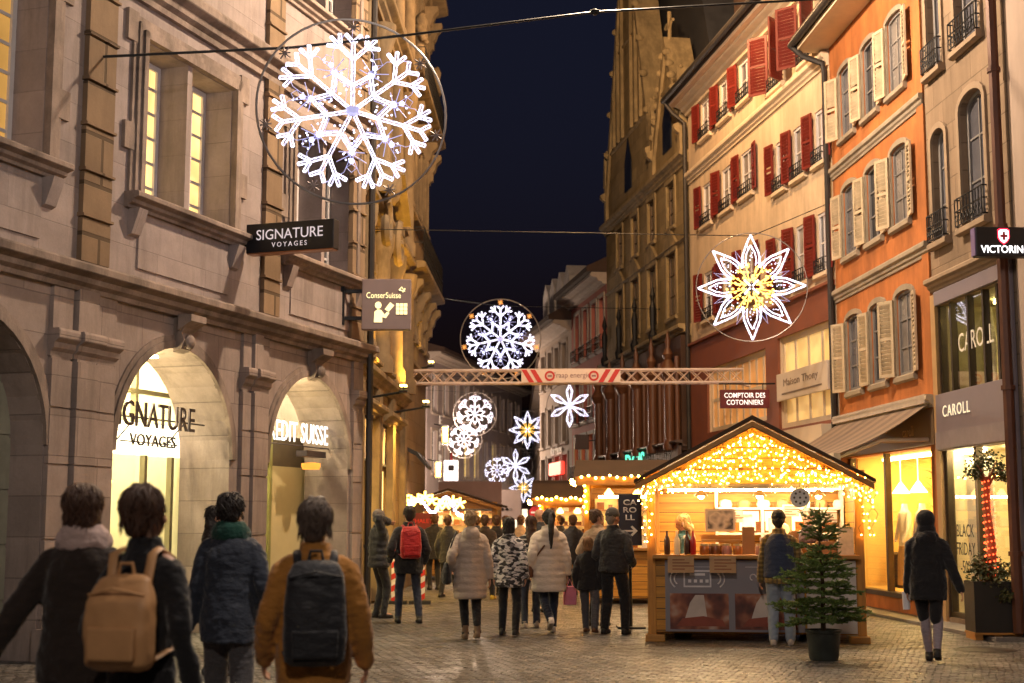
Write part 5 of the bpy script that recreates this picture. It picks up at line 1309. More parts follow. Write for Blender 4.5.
for i, (x, z, l) in enumerate(((1.2, 1.62, 'small white price sign hung over the middle of the stall'), (1.95, 1.7, 'white menu card hung right of the middle of the stall'), (2.45, 1.62, 'small menu card hung at the right end of the stall'))):
    mb = MB(); mb.box(-.11, .11, -.005, .005, -.08, .08); mb.m = 1
    for j in range(4): mb.box(-.08, .02+.05*((i+j) % 3), -.008, -.006, .045-.033*j, .055-.033*j)
    o = mb.build('menu_card', [shelfm, ink], None, loc=S(x, .7, z), rot=(0, 0, RZS)); tag(o, l, 'card')
for i in range(9):
    x = 1.05+.2*i; m_ = [bx, jar_m[0], shelfm, jar_m[1], whb][i % 5]
    goods('box', 'small packet on the back shelf of the nearest stall', 'packet', x*.93+.06, 1.88, 1.39, (lambda h: lambda mb: mb.box(-.07, .07, -.05, .05, 0, h))(.16+.05*(i % 3)), m_, 'packets on the back shelf')
for i in range(7):
    goods('loaf', 'round pale parcel on the top shelf of the nearest stall', 'parcel', 1.1+.27*i, 1.88, 1.75, lambda mb: mb.lathe([(0, 0), (.09, 0), (.1, .05), (.08, .1), (0, .12)], (0, 0, 0), 12), [whb, bx][i % 2], 'parcels on the top shelf')
# round white ornament at the edge of the roller blind
t2 = thing('hanging_ornament', 'round white pierced disc hanging over the stall counter above the fir', 'ornament', S(2.02, -.1, 1.86), RZS)
mb = MB(); mb.rings([[(.13*k*cos(a_*pi/12), y, .13*k*sin(a_*pi/12)) for a_ in range(24)] for k, y in ((.95, -.02), (1, -.01), (1, .01), (.95, .02))]); ds = mb.build('disc', mat('white_disc', (.6, .57, .52), .6), t2, smooth=40)
mb = MB()
for a_ in range(9): mb.lathe([(0, 0), (.016, 0), (.016, .006), (0, .006)], (0, 0, 0), 8) if False else mb.ball((.075*cos(a_*2*pi/8) if a_ else 0, -.021, .075*sin(a_*2*pi/8) if a_ else 0), (.016, .006, .016), 6, 4)
mb.build('hole', mat('ornament_hole', (.1, .08, .06), .8), ds)
mb = MB(); mb.tube([(0, 0, .13), (0, 0, .2)], .004, 4); mb.build('string', fwire, t2)

# ---------------------------------------------------------------- farther stalls
def far_stall(label, px, py, rz, w=2.8, left=False, nb=70, seed=1, top=2.9, eav=2.1, sign=None, along=False):
    c = ground(px, py)
    t, g2 = stall_shell(label, (c.x, c.y, 0), rz, w, 2.0, eav, top, 1.05, detail=False, along=along)
    mb = MB(); mb.box(.2, w-.2, 1.7, 1.72, 1.0, 2.0); mb.build('glow_backboard', emit('stall_glow', (1, .55, .15), .7, .7, 3), t)  # the board's own glow stands in for light from the stall lamps
    mb = MB(); mb.box(.3, w-.3, .6, .66, 2.0, 2.04); mb.build('strip_light', MATS['stall_strip'], t)
    mb = MB(); rr = random.Random(seed)
    for i in range(16):
        x = .3+(w-.6)*i/15; h = rr.uniform(.08, .3); mb.m = i % 3; mb.box(x-.05, x+.05, .1, .25, 1.051, 1.05+h)
    for j, zz in enumerate((1.12, 1.45, 1.78)):
        mb.m = 0; mb.box(.25, w-.25, 1.45, 1.7, zz-.03, zz)
        for i in range(14):
            x = .32+(w-.64)*i/13; h = rr.uniform(.08, .26); mb.m = rr.randrange(4); s_ = rr.uniform(.04, .085); mb.box(x-s_, x+s_, 1.5, 1.62, zz+.001, zz+h)
    mb.m = 0; tag(mb.build('goods_display', [bx, jar_m[0], whb, jar_m[1]], t), kind='stuff')
    for i in range(5):
        mb = MB(); x = .5+(w-1)*i/4; mb.tube([(x, .5, eav-.05), (x, .5, eav-.25)], .006, 4); mb.lathe([(.02, .1), (.09, 0), (.07, -.04), (0, -.05)], (x, .5, eav-.34), 10); mb.build('hanging_lamp', [emit('hung_lamp_glow', (1, .6, .18), 5)], t)
    R = Matrix.Rotation(rz, 4, 'Z'); B = []; Wr = []
    for side, zf in ((0, 0), (1, 0)):
        pass
    pl = [R @ Vector((w*i/24, -.47 if along else -.32, g2(w*i/24)-.05+.03*sin(i*1.9))) + c for i in range(25)]; Wr.append(pl); B += pl
    pl = [R @ Vector((w*i/24, -.08, eav-.03+.04*sin(i*2.3))) + c for i in range(25)]; Wr.append(pl); B += pl
    pl = [R @ Vector((-.2, -.3+2.4*i/20, g2(0)-.12+.04*sin(i*2.3))) + c for i in range(21)]; Wr.append(pl); B += pl
    for x in (.05, w-.05):
        pl = [R @ Vector((x+.03*sin(j*3), -.06, eav-.1*j)) + c for j in range(8)]; Wr.append(pl); B += pl[1:]
    rr.shuffle(B)
    return t, B, Wr
G2 = 'fairy lights on the farther stalls'
_, B, Wr = far_stall('wooden market stall half hidden behind the left post of the nearest stall', 583, 604, -.08, 3.2, seed=2, top=2.75, eav=2.42, along=True)
bulb_thing('fairy lights on the stall half hidden behind the nearest one', Wr, B, G2, r=.022)
_, B, Wr = far_stall('small wooden market stall farther down the street, behind the man in the grey cap', 538, 590, -.05, 2.6, seed=3, top=2.5, eav=2.1, along=True)
bulb_thing('fairy lights on the small stall behind the man in the grey cap', Wr, B, G2, r=.026)
# the stall on the left with a wavy garland
tl, B, Wr = far_stall('wooden market stall with a low dark roof on the left, behind the red backpack', 399, 580, -.06, 2.6, seed=4, top=2.35, eav=1.95)
sgn = thing('shop_sign', 'oxblood board above the left stall counter, beside the red backpack', 'sign', at(424, 521, 32.2), -.05)
mb = MB(); mb.box(-.42, .32, -.03, .03, -.18, .18); mb.build('panel', MATS['oxblood_sign'], sgn); text('sign_lettering', 'CHALET', MATS['banner_red'], sgn, (-.05, -.032, 0), width=.5, extrude=.005)
bl = emit('garland_blue_white', (.7, .65, 1), 9)
p = [at(402+i*2.2, 500+10*(i/28)+6*sin(i*.55)-4*cos(i*.3), 33.5) for i in range(28)]
bulb_thing('wavy garland of cold white bulbs along the left stall roof', [p], p, 'garlands on the left stall', r=.04, m=bl)
p = [at(404+i*7, 497+8*(i/8)+3*sin(i*1.5), 33.2) for i in range(9)]
gs = thing('star_garland', 'amber star lamps strung along the left stall roof', 'garland', p[0])
mb = MB(); mb.tube([q-p[0] for q in p], .01, 4); mb.build('wire', fwire, gs)
for q in p:
    mb = MB()
    for j in range(5): mb.tube([q-p[0], q-p[0]+Vector((cos(j*1.2566+.3), 0, sin(j*1.2566+.3)))*.14], .03, 5)
    mb.build('star', emit('amber_star_lamp', (1, .6, .1), 7), gs)
# red and white striped barrier posts
for i, (px, py) in enumerate(((396, 604), (420, 604))):
    c = ground(px, py); tb = thing('barrier_post', ['red and white striped barrier post beside the wall, left of the red backpack', 'red and white striped barrier post right of the red backpack wearer'][i], 'barrier post', c, 0, 'striped barrier posts')
    mb = MB(); mb.m = 0; k = 9
    for j in range(k):
        mb.m = j % 2; z0, z1 = j*.11, (j+1)*.11
        mb.add([(x, y, z+(.1 if x > 0 else 0)) for z in (z0, z1) for x, y in ((-.09, -.03), (.09, -.03), (.09, .03), (-.09, .03))], [(0, 3, 2, 1), (4, 5, 6, 7), (0, 1, 5, 4), (1, 2, 6, 5), (2, 3, 7, 6), (3, 0, 4, 7)])
    mb.m = 0; mb.build('striped_board', [mat('barrier_red', (.5, .03, .02), .5), mat('barrier_white', (.65, .6, .55), .5)], tb)
    mb = MB(); mb.box(-.2, .2, -.15, .15, 0.004, .06); mb.build('foot', mat('black_rubber', (.02, .02, .02), .7), tb)
# CAROLL arrow board
c = at(630, 519, 20.8); t = thing('arrow_board', 'tall navy board lettered CAROLL with an arrow beside the stall post', 'sign', (c.x, c.y, 0))
mb = MB(); mb.box(-.17, .17, -.02, .02, 1.2, 1.95); pn = mb.build('panel', mat('navy_board', (.03, .03, .05), .5), t)
wpaint = mat('white_paint_letter', (.75, .72, .68), .5)
text('sign_lettering', 'CA\nRO\nLL', wpaint, pn, (0, -.022, 1.72), width=.2, height=.3, extrude=.004, bold=.02)
mb = MB(); mb.box(-.1, .06, -.026, -.021, 1.4, 1.425); mb.prism([(.11, 1.4125), (.03, 1.49), (.005, 1.47), (.06, 1.4125), (.005, 1.355), (.03, 1.335)], -.0275, -.021); mb.build('arrow', wpaint, pn)
mb = MB(); mb.tube([(0, .05, 0), (0, .05, 1.9)], .025, 6); mb.box(-.2, .2, -.15, .25, .003, .03); mb.build('stand', iron, t)
# white curtains of sheds / boards far down the street
for k, (px, py, w_, h_, d, col, l) in enumerate(((470, 507, 2.6, 2.1, 58, (.4, .28, .26), 'plain mauve grey hoarding in front of the violet grey house'), (505, 508, 1.5, 1.7, 66, (.16, .125, .12), 'pale hoarding with one row of dark printing'))):
    c = at(px, py, d); t = thing('hoarding', l, 'hoarding', (c.x, c.y, 0))
    mb = MB(); mb.box(-w_/2, w_/2, -.04, .04, c.z-h_/2+.3, c.z+h_/2); pn = mb.build('board', mat('hoarding_%s' % 'mauve' if k == 0 else 'hoarding_cream', col, .7, var=.08), t)
    mb = MB()
    for x in (-w_/2+.1, w_/2-.1): mb.tube([(x, .08, 0), (x, .08, c.z+h_/2)], .04, 6)
    mb.build('post', iron, t)
    if k:
        mb = MB()
        for x in (-.3, -.12, .08, .26): mb.box(x-.06, x+.07, -.06, -.045, c.z-.12, c.z); mb.build('print_figure', mat('print_dark', (.1, .08, .08), .6), pn)

# ================================================================ potted fir
def fir(loc, label):
    t = thing('potted_fir', label, 'fir tree', loc)
    mb = MB(); mb.lathe([(0, 0), (.155, 0), (.165, .02), (.19, .3), (.205, .31), (.205, .34), (.185, .34), (.175, .29), (0, .28)], (0, 0, 0), 24); mb.build('pot', mat('black_plastic_pot', (.03, .035, .03), .45, bmp=.05), t, smooth=40)
    mb = MB(); mb.lathe([(0, .281), (.17, .281), (0, .3)], (0, 0, 0), 14); mb.build('soil', mat('soil', (.03, .02, .012), .9, bmp=.6), t)
    H = 1.78
    mb = MB(); mb.tube([(0, 0, .28), (.01, .0, .8), (-.01, .01, 1.3), (0, 0, 1.62)], [.03, .024, .015, .007], 7); mb.build('trunk', mat('bark', (.07, .045, .025), .9, bmp=.6), t, smooth=50)
    rr = random.Random(5)
    wd = MB(); nd = MB()
    def needles(p, q, dens, ln):
        d = (q-p); L_ = d.length; d.normalize(); a = d.orthogonal(); a.normalize(); c = d.cross(a)
        k = max(2, int(L_*dens))
        for i in range(k):
            o = p+d*L_*(i+rr.random())/k; th = rr.uniform(0, 2*pi); s = (a*cos(th)+c*sin(th))
            if s.z < -.2 and rr.random() < .5: s.z = -s.z
            tip = o+(s*.8+d*.75).normalized()*ln*rr.uniform(.7, 1.2); wv = d.cross(s).normalized()*.0042
            nd.m = 0 if rr.random() < .6 else 1
            nd.add([o-wv, o+wv, tip+wv*.4, tip-wv*.4], [(0, 1, 2, 3)])
    z = .42
    while z < 1.6:
        f_ = (z-.42)/1.2; R = (.5*(1-f_)**.8+.07)*(1 if z > .52 else .8); n = 7 if f_ < .6 else 5
        a0 = rr.random()*6
        for k in range(n):
            a = a0+2*pi*k/n+rr.uniform(-.3, .3); r = R*rr.uniform(.42, 1.32); up = rr.uniform(-.05, .2)+.5*f_*f_
            if f_ > .75: r *= 1.1; up += .2
            P = [Vector((cos(a)*r*s_, sin(a)*r*s_, z+up*r*s_-.1*r*s_*s_*(1-f_))) for s_ in (0, .33, .66, 1)]
            wd.tube(P, [.008, .006, .004, .002], 4)
            for j in range(3): needles(P[j], P[j+1], 420, .026)
            m_ = int(3+r*13)
            for j in range(m_):
                s_ = .2+.78*(j+rr.random()*.6)/m_; i0 = min(2, int(s_*3)); o = P[i0].lerp(P[i0+1], s_*3-i0)
                sd = 1 if j % 2 else -1; aa = a+sd*rr.uniform(.6, 1.0); L_ = r*(1.05-s_)*rr.uniform(.35, .62)+.05
                q = o+Vector((cos(aa)*L_, sin(aa)*L_, rr.uniform(-.03, .05)))
                wd.tube([o, q], [.004, .0015], 3); needles(o, q, 420, .025)
                if L_ > .13:
                    for e2 in (-1, 1):
                        o2 = o.lerp(q, .5); q2 = o2+Vector((cos(aa+e2*.7), sin(aa+e2*.7), rr.uniform(-.1, .2)))*L_*.45; needles(o2, q2, 330, .022)
        z += rr.uniform(.06, .1)
    for k, (dx, dz) in enumerate(((.0, .17), (.11, .13), (-.1, .1), (.05, .02), (-.04, .03))):
        p = Vector((0, 0, 1.55)); q = Vector((dx, .02*k, 1.6+dz)); wd.tube([p, q], [.006, .003], 4); needles(p, q, 300, .024)
    br = wd.build('branch_work', MATS['bark'], t); 
    nd.build('needles', [mat('fir_green', (.085, .15, .035), .6, var=.4, scale=9, bmp=0), mat('fir_green_light', (.17, .23, .06), .6, var=.3, scale=9, bmp=0)], t, recalc=False)
    return t
c = ground(824, 660)
fir(c, 'bushy potted fir tree in a black plastic pot standing before the stall')

# planter with a red lit trunk
c = at(994, 520, 18.75); c.z = 0; t = thing('planter', 'black planter box on a pallet with leafy shrubs and a red lit bare trunk', 'planter', c, -.05)
mb = MB(); mb.box(-.3, .3, 0, .5, .1, .76); mb.box(-.27, .27, .03, .47, .76, .762); mb.build('box', mat('black_planter', (.02, .018, .016), .6, var=.3), t, bevel=.02)
mb = MB(); mb.box(-.31, .31, 0, .5, .07, .1)
for x in (-.25, 0, .25): mb.box(x-.05, x+.05, 0.02, .48, 0, .07)
mb.build('pallet', pine_x, t)
mb = MB(); mb.tube([(.0, .25, .7), (.03, .25, 1.2), (-.02, .25, 1.7), (.0, .25, 2.15)], [.07, .06, .055, .04], 8)
for k in range(8): mb.tube([(0, .25, 2.0), (.12*cos(k), .25+.12*sin(k), 2.2), (.26*cos(k), .25+.22*sin(k), 2.25+.05*(k % 3))], [.02, .012, .005], 4)
mb.build('trunk', mat('red_lit_bark', (.3, .1, .05), .8, bmp=.6), t, smooth=50)
mb = MB()
for i in range(150):
    a = i*.62; z = .78+i*.0088; mb.ball((.02+.085*cos(a), .25+.085*sin(a), z), .011, 5, 4)
tag(mb.build('red_bulbs', emit('red_bulb', (1, .08, .02), 5), t), kind='stuff')
def leafy(t, name, blobs, n, size, m, seed, y0=.36):
    rr = random.Random(seed); mb = MB()
    for i in range(n):
        c_, r = blobs[rr.randrange(len(blobs))]
        d = Vector((rr.gauss(0, 1), rr.gauss(0, 1), rr.gauss(0, 1))); d.normalize(); p = Vector(c_)+d*r*rr.uniform(.3, 1.05)
        a = Vector((rr.gauss(0, 1), rr.gauss(0, 1), rr.gauss(0, .7))).normalized()*size*rr.uniform(.6, 1.3); b_ = a.cross(Vector((rr.gauss(0, 1), rr.gauss(0, 1), 1))).normalized()*size*.35
        mb.m = rr.randrange(len(m)) if isinstance(m, list) else 0
        mb.add([p, p+a*.5+b_, p+a, p+a*.5-b_], [(0, 1, 2, 3)])
    return mb.build(name, m, t, recalc=False)
lf = [mat('leaf_dark', (.035, .05, .018), .5, var=.4, bmp=0), mat('leaf_olive', (.09, .09, .03), .5, var=.4, bmp=0)]
leafy(t, 'shrub', [((-.16, .16, .85), .18), ((.16, .2, .9), .2), ((0, .08, .82), .18), ((.2, .05, .62), .14), ((-.08, .3, .98), .18), ((.1, .0, .58), .1)], 1500, .06, lf, 3)
leafy(t, 'crown', [((-.12, .25, 2.3), .17), ((.14, .25, 2.3), .17), ((.0, .2, 2.38), .16), ((-.2, .2, 2.2), .12), ((.2, .24, 2.18), .12)], 800, .05, lf, 4)
# bare trees with little lights inside the amber shop window
for k, s in enumerate((3.2, 4.05)):
    w = F_R2.W(s, .7, .36); t = thing('indoor_tree', ['thin bare tree with small lights in the amber shop window, behind the hooded walker', 'thin bare tree with small lights at the right end of the amber shop window'][k], 'tree', w, 0, 'bare trees in the shop window')
    rr = random.Random(k+2); mb = MB(); bl_ = MB()
    mb.tube([(0, 0, 0), (.03, 0, .8), (0, 0, 1.5), (.02, 0, 2.0)], [.03, .025, .02, .015], 6)
    for i in range(22):
        a = rr.uniform(0, 2*pi); z0 = rr.uniform(1.2, 1.95); l_ = rr.uniform(.15, .36); q = Vector((l_*cos(a), l_*sin(a)*.7, min(z0+rr.uniform(.05, .3), 2.25))); mb.tube([(0, 0, z0), q*.5+Vector((0, 0, z0*.5+.02)), q], [.008, .006, .003], 3)
    for i in range(60): bl_.ball((.05*cos(i*.9), .05*sin(i*.9), .1+i*.03), .009, 4, 3)
    mb.build('trunk', mat('pale_bark', (.2, .12, .05), .8), t); tag(bl_.build('bulbs', bulb_m, t), kind='stuff')
    leafy(t, 'twigs', [((0, 0, 1.95), .25), ((.1, 0, 2.05), .2)], 220, .035, [lf[1]], 9)
# lamps and dressed mannequins inside the amber window
wm = mat('mannequin_white', (.75, .66, .5), .5, var=.1)
for k, s in enumerate((1.3, 2.2)):
    w = F_R2.W(s, .75, .36); t = thing('shop_mannequin', ['headless dressed mannequin under a bright cone lamp in the amber shop window', 'second dressed mannequin in the amber shop window, nearer the bare trees'][k], 'mannequin', w, F_R2.rot, 'mannequins in the amber window')
    mb = MB(); mb.rings([[(rx*cos(a*pi/8)+.0, ry*sin(a*pi/8), z) for a in range(16)] for z, rx, ry in ((.75, .17, .12), (.95, .14, .1), (1.15, .17, .12), (1.33, .2, .1), (1.4, .08, .06), (1.5, .05, .05))]); mb.build('torso', wm, t, smooth=60)
    mb = MB(); mb.rings([[(rx*cos(a*pi/8), ry*sin(a*pi/8), z) for a in range(16)] for z, rx, ry in ((.05, .22, .16), (.5, .2, .15), (.74, .16, .12))]); mb.build('trousers', mat('caramel_cloth', (.45, .25, .08), .8), t, smooth=60)
    mb = MB(); mb.tube([(0, 0, 0), (0, 0, .8)], .02, 6); mb.lathe([(0, 0), (.18, 0), (.18, .02), (0, .03)]); mb.build('stand', iron, t)
    for sg in (-1, 1):
        mb = MB(); mb.tube([(sg*.19, 0, 1.34), (sg*.26, -.04, 1.05), (sg*.2, -.12, .82)], [.05, .042, .03], 8); mb.build('arm', wm, t, smooth=60)
    q = F_R2.W(s-.02, .7, 2.05); tl = thing('pendant_lamp', ['white cone pendant lamp above the first mannequin in the amber window', 'white cone pendant lamp above the second mannequin in the amber window'][k], 'lamp', q)
    mb = MB(); mb.lathe([(.02, .2), (.16, 0), (.15, 0), (.01, .18)], (0, 0, 0), 16); mb.tube([(0, 0, .2), (0, 0, .62)], .006, 4); mb.build('lamp_shade', emit('glowing_shade', (1, .85, .6), 5), tl, smooth=50)
    point('pendant_light', q+Vector((0, 0, -.12)), 25, (1, .72, .3), .05)
# dark bollard behind the hooded walker
c = ground(898, 607); t = thing('bollard', 'short dark round bollard behind the hooded walker', 'bollard', c)
mb = MB(); mb.lathe([(0, 0), (.16, 0), (.16, .08), (.13, .1), (.13, .85), (.16, .88), (.16, .95), (0, 1.0)], (0, 0, 0), 16); mb.build('post', mat('dark_bollard', (.03, .028, .022), .5, .3), t, smooth=40)
# ================================================================ people
SKIN = mat('skin', (.5, .27, .18), .5, var=.08, bmp=.05, fine=60)
def ik(a, c, l1, l2, pole):
    d = c-a; L_ = min(d.length, (l1+l2)*.999); dn = d.normalized(); c = a+dn*L_
    x = (l1*l1-l2*l2+L_*L_)/(2*L_); h = sqrt(max(0, l1*l1-x*x)); p = Vector(pole); p = (p-dn*p.dot(dn)).normalized()
    return a+dn*x+p*h, c
def limb(mb, pts, rad, n=10, sub=4, flat=1.0):
    """smooth tapered limb through the joints"""
    P = [Vector(p) for p in pts]; out = []; rr = []
    for i in range(len(P)-1):
        p0 = P[max(0, i-1)]; p1 = P[i]; p2 = P[i+1]; p3 = P[min(len(P)-1, i+2)]
        for j in range(sub):
            t = j/sub
            q = .5*((2*p1)+(p2-p0)*t+(2*p0-5*p1+4*p2-p3)*t*t+(3*p1-p0-3*p2+p3)*t**3)
            out.append(p1.lerp(p2, t)*.5+q*.5); rr.append(rad[i]+(rad[i+1]-rad[i])*t)
    out.append(P[-1]); rr.append(rad[-1])
    mb.tube(out, rr, n, flat=flat); mb.ball(out[0], rr[0]*.98, 8, 6); mb.ball(out[-1], rr[-1]*.98, 8, 6)
def ell(mb, rs, n=20, lean=0):
    mb.rings([[(rx*cos(2*pi*a/n)+(r[4] if len(r) > 4 else 0), ry*sin(2*pi*a/n)+yo, z) for a in range(n)] for r in rs for z, rx, ry, yo in [r[:4]]])

def person(label, loc, yaw, H=1.72, head=0, nod=0, feet=((-.1, 0), (.1, 0)), hands=None, coat=None, coat_m=None, hem=.78, puff=0, thick=.03,
           trousers=None, leg_w=1.0, shoes=None, hair='short', hair_m=None, hat_m=None, scarf=None, hood=False, collar=True, voxel=.013, wide=1.0, fingers=False,
           lift=(0, 0), boots=None, socks=None, flare=0.0, extra=None, group=None, lower_m=None):
    t = thing('person', label, 'person', loc, yaw, group); k = H/1.75
    def fin(mb):
        mb.v = [(x*k, y*k, z*k) for x, y, z in mb.v]; return mb
    V = Vector; pz = .925
    hip = [V((-.09*wide, 0, pz)), V((.09*wide, 0, pz))]
    ank = []
    for i in (0, 1):
        fx, fy = feet[i]; ank.append(V((fx, fy, .085+lift[i])))
    knee = []
    for i in (0, 1):
        kn, a_ = ik(hip[i], ank[i], .435, .425, (.05*(1 if i else -1), 1, 0)); knee.append(kn); ank[i] = a_
    sh = [V((-.168*wide, 0, 1.37)), V((.168*wide, 0, 1.37))]
    hands = hands or (None, None); wr = []; el = []
    for i in (0, 1):
        sg = 1 if i else -1
        h_ = hands[i] or (sg*.235*wide, .03, .86)
        w_ = V(h_); e_, w_ = ik(sh[i], w_, .29, .26, (sg*.35, -1, -.1)); wr.append(w_); el.append(e_)
    # ---- body: one skin
    mb = MB(); Rh = Matrix.Translation((0, 0, 1.54)) @ Matrix.Rotation(head, 4, 'Z') @ Matrix.Rotation(nod, 4, 'X') @ Matrix.Translation((0, 0, -1.54))
    ell(mb, [(.84, .08, .08, 0), (.9, .15*wide, .1, 0), (.98, .155*wide, .105, 0), (1.1, .135*wide, .095, 0), (1.25, .155*wide, .1, 0), (1.34, .155*wide, .1, 0), (1.41, .11, .085, 0), (1.46, .066, .065, 0), (1.52, .052, .055, .005), (1.6, .05, .052, .01)])
    for i in (0, 1):
        limb(mb, [hip[i], knee[i], ank[i]], [.078, .052, .036]); mb.ball(ank[i]+V((0, .07, -.04)), (.042, .1, .04), 10, 6)
        limb(mb, [V((sh[i].x*.6, 0, 1.415)), sh[i], el[i], wr[i]], [.045, .05, .038, .026])
        d = (wr[i]-el[i]).normalized(); sg = 1 if i else -1
        f_ = V((0, 1, 0)); f_ = (f_-d*f_.dot(d)).normalized(); s_ = d.cross(f_)
        palm = wr[i]+d*.05
        R3 = Matrix((f_*.042, s_*.017, d*.052)).transposed()
        mb.ball(palm, 1, 10, 8, rot=R3)
        for q in range(4):
            b0 = palm+d*.04+f_*(.027-.018*q); ln = (.062, .072, .066, .05)[q]; cu = s_*(-sg if False else 1)*.0
            inn = V((-sg, 0, 0)); inn = (inn-d*inn.dot(d)); inn.normalize()
            p1_ = b0+d*ln*.5+inn*.012; p2_ = b0+d*ln*.8+inn*.035
            mb.tube([b0-d*.02, b0, p1_, p2_], [.0095, .0095, .0088, .0075], 7); mb.ball(p2_, .0078, 6, 5)
        th0 = palm-d*.02+f_*.03; th1 = th0+f_*.028+d*.03; th2 = th1+d*.034+f_*.004
        mb.tube([th0, th1, th2], [.012, .0115, .009], 7); mb.ball(th2, .009, 6, 5)
    mb.xf = Rh
    mb.ball((0, .0, 1.655), (.076, .095, .098), 16, 12); mb.ball((0, .035, 1.59), (.056, .064, .072), 12, 10); mb.ball((0, .055, 1.555), (.03, .035, .026), 8, 6)
    mb.tube([(0, .088, 1.655), (0, .108, 1.615), (0, .088, 1.6)], [.008, .0155, .01], 8); mb.ball((0, .108, 1.613), .0145, 8, 6)
    mb.ball((0, .082, 1.672), (.05, .014, .011), 10, 6)
    for sg in (-1, 1): mb.ball((sg*.078, -.002, 1.625), (.012, .024, .034), 8, 6); mb.ball((sg*.034, .075, 1.605), (.02, .018, .02), 8, 6)
    mb.ball((0, .093, 1.575), (.024, .008, .007), 8, 6)
    mb.xf = None
    remeshed(fin(mb), 'body', SKIN, t, .0075 if fingers else .010, 2)
    mb = MB(); mb.xf = Rh
    for sg in (-1, 1): mb.ball((sg*.031, .083, 1.648), (.012, .009, .007), 8, 6)
    fin(mb).build('eye', mat('eye_dark', (.05, .035, .03), .2, bmp=0), t, smooth=60)
    mb = MB(); mb.xf = Rh; mb.ball((0, .1, 1.573), (.02, .005, .005), 8, 5); fin(mb).build('mouth', mat('lip', (.35, .12, .1), .5, bmp=0), t, smooth=60)
    # ---- trousers
    if trousers:
        mb = MB(); w = leg_w
        ell(mb, [(.82, .08, .1, 0), (.88, .165*wide, .118, 0), (.96, .17*wide, .122, 0), (1.04, .155*wide, .112, 0)])
        for i in (0, 1):
            a_ = ank[i]+V((0, 0, -.01 if not boots else .1)); limb(mb, [hip[i]+V((0, 0, -.01)), knee[i], a_], [.098*min(w, 1.1), .074*w, .058*w], 12)
            if w >= 1:
                mb.ball(ank[i]+V((0, .005, .0)), (.062*w, .068*w, .05), 10, 6)
        remeshed(fin(mb), 'trousers', trousers, t, voxel, 2, (.012, .12, .012, .06))
    if socks:
        for i in (0, 1):
            mb = MB(); m0 = knee[i].lerp(hip[i], .05); limb(mb, [m0, knee[i].lerp(ank[i], .35)+V((0, -.018, 0)), ank[i]+V((0, 0, .0))], [.06, .062, .042], 12); remeshed(fin(mb), 'legging', socks, t, .01, 2)
    # ---- shoes
    for i in (0, 1):
        mb = MB(); a_ = ank[i]; z = a_.z-.085
        tilt = Matrix.Translation((a_.x, a_.y, a_.z)) @ Matrix.Rotation(-min(.9, lift[i]*4), 4, 'X') @ Matrix.Translation((-a_.x, -a_.y, -a_.z))
        mb.xf = tilt
        mb.ball((a_.x, a_.y-.035, z+.045), (.043, .05, .045), 10, 8); mb.ball((a_.x, a_.y+.06, z+.04), (.047, .1, .04), 10, 8); mb.ball((a_.x, a_.y+.12, z+.033), (.045, .065, .033), 10, 8)
        mb.tube([(a_.x, a_.y-.01, z+.05), (a_.x, a_.y-.01, z+(.11 if not boots else .2))], [.048, .046], 10)
        mb.box(a_.x-.036, a_.x+.036, a_.y-.07, a_.y+.165, z+.001, z+.03)
        mb.xf = None
        remeshed(fin(mb), 'shoe', (boots or shoes or mat('black_shoe', (.025, .022, .02), .5)), t, .009, 2)
    # ---- coat
    if coat:
        mb = MB(); th = thick; rs = []
        base = [(.5, .15, .12), (.7, .165, .125), (.84, .172, .125), (.92, .168, .122), (1.02, .156, .112), (1.12, .15, .108), (1.25, .158, .114), (1.33, .162, .112), (1.39, .14, .1), (1.44, .098, .088), (1.475, .07, .078)]
        def at_(z):
            for i in range(len(base)-1):
                if base[i][0] <= z <= base[i+1][0]:
                    f_ = (z-base[i][0])/(base[i+1][0]-base[i][0]); return [base[i][q]+(base[i+1][q]-base[i][q])*f_ for q in (1, 2)]
            return base[0][1:] if z < base[0][0] else base[-1][1:]
        z = hem; step = .016
        while z <= 1.475:
            rx, ry = at_(z); pf = 1.0
            if puff: pf = .955+.075*abs(sin(pi*(z-hem)/puff))
            fl = flare*max(0, (1.05-z))
            rs.append((z, (rx*wide+th+fl)*pf, (ry+th+fl*.8)*pf, 0)); z += step
        if lower_m is None: ell(mb, rs, 28)
        if collar: ell(mb, [(1.44, .1+th*.5, .095+th*.5, 0), (1.49, .082+th*.4, .085+th*.4, .0), (1.53, .075+th*.4, .08+th*.4, .0)], 18)
        if hood:
            mb.ball((0, -.115, 1.44), (.13, .075, .095), 14, 10); mb.ball((0, -.08, 1.5), (.11, .06, .055), 12, 8)
        for i in (0, 1):
            a0 = sh[i]+V((0, 0, -.005)); pts = [V((sh[i].x*.5, 0, 1.405)), a0, el[i], wr[i]+(wr[i]-el[i]).normalized()*.005]
            if puff:
                P = []
                m_ = 26
                for j in range(m_+1):
                    f_ = j/m_; q = a0.lerp(el[i], f_*2) if f_ < .5 else el[i].lerp(pts[3], f_*2-1); P.append(q)
                P[0] = P[0]*.999
                rad = [(.055+th*.55-(.014)*(j/m_))*(.93+.12*abs(sin(pi*j/m_*8))) for j in range(m_+1)]
                mb.tube(P, rad, 12); limb(mb, [pts[0], a0], [.05+th*.5, rad[0]], 10)
            else: limb(mb, pts, [.048+th*.5, .056+th*.55, .048+th*.5, .04+th*.4], 12)
        o = remeshed(fin(mb), coat, coat_m, t, voxel, 3 if not puff else 2, (.028, .16, .014, .07) if not puff else (.009, .1, .004, .04))
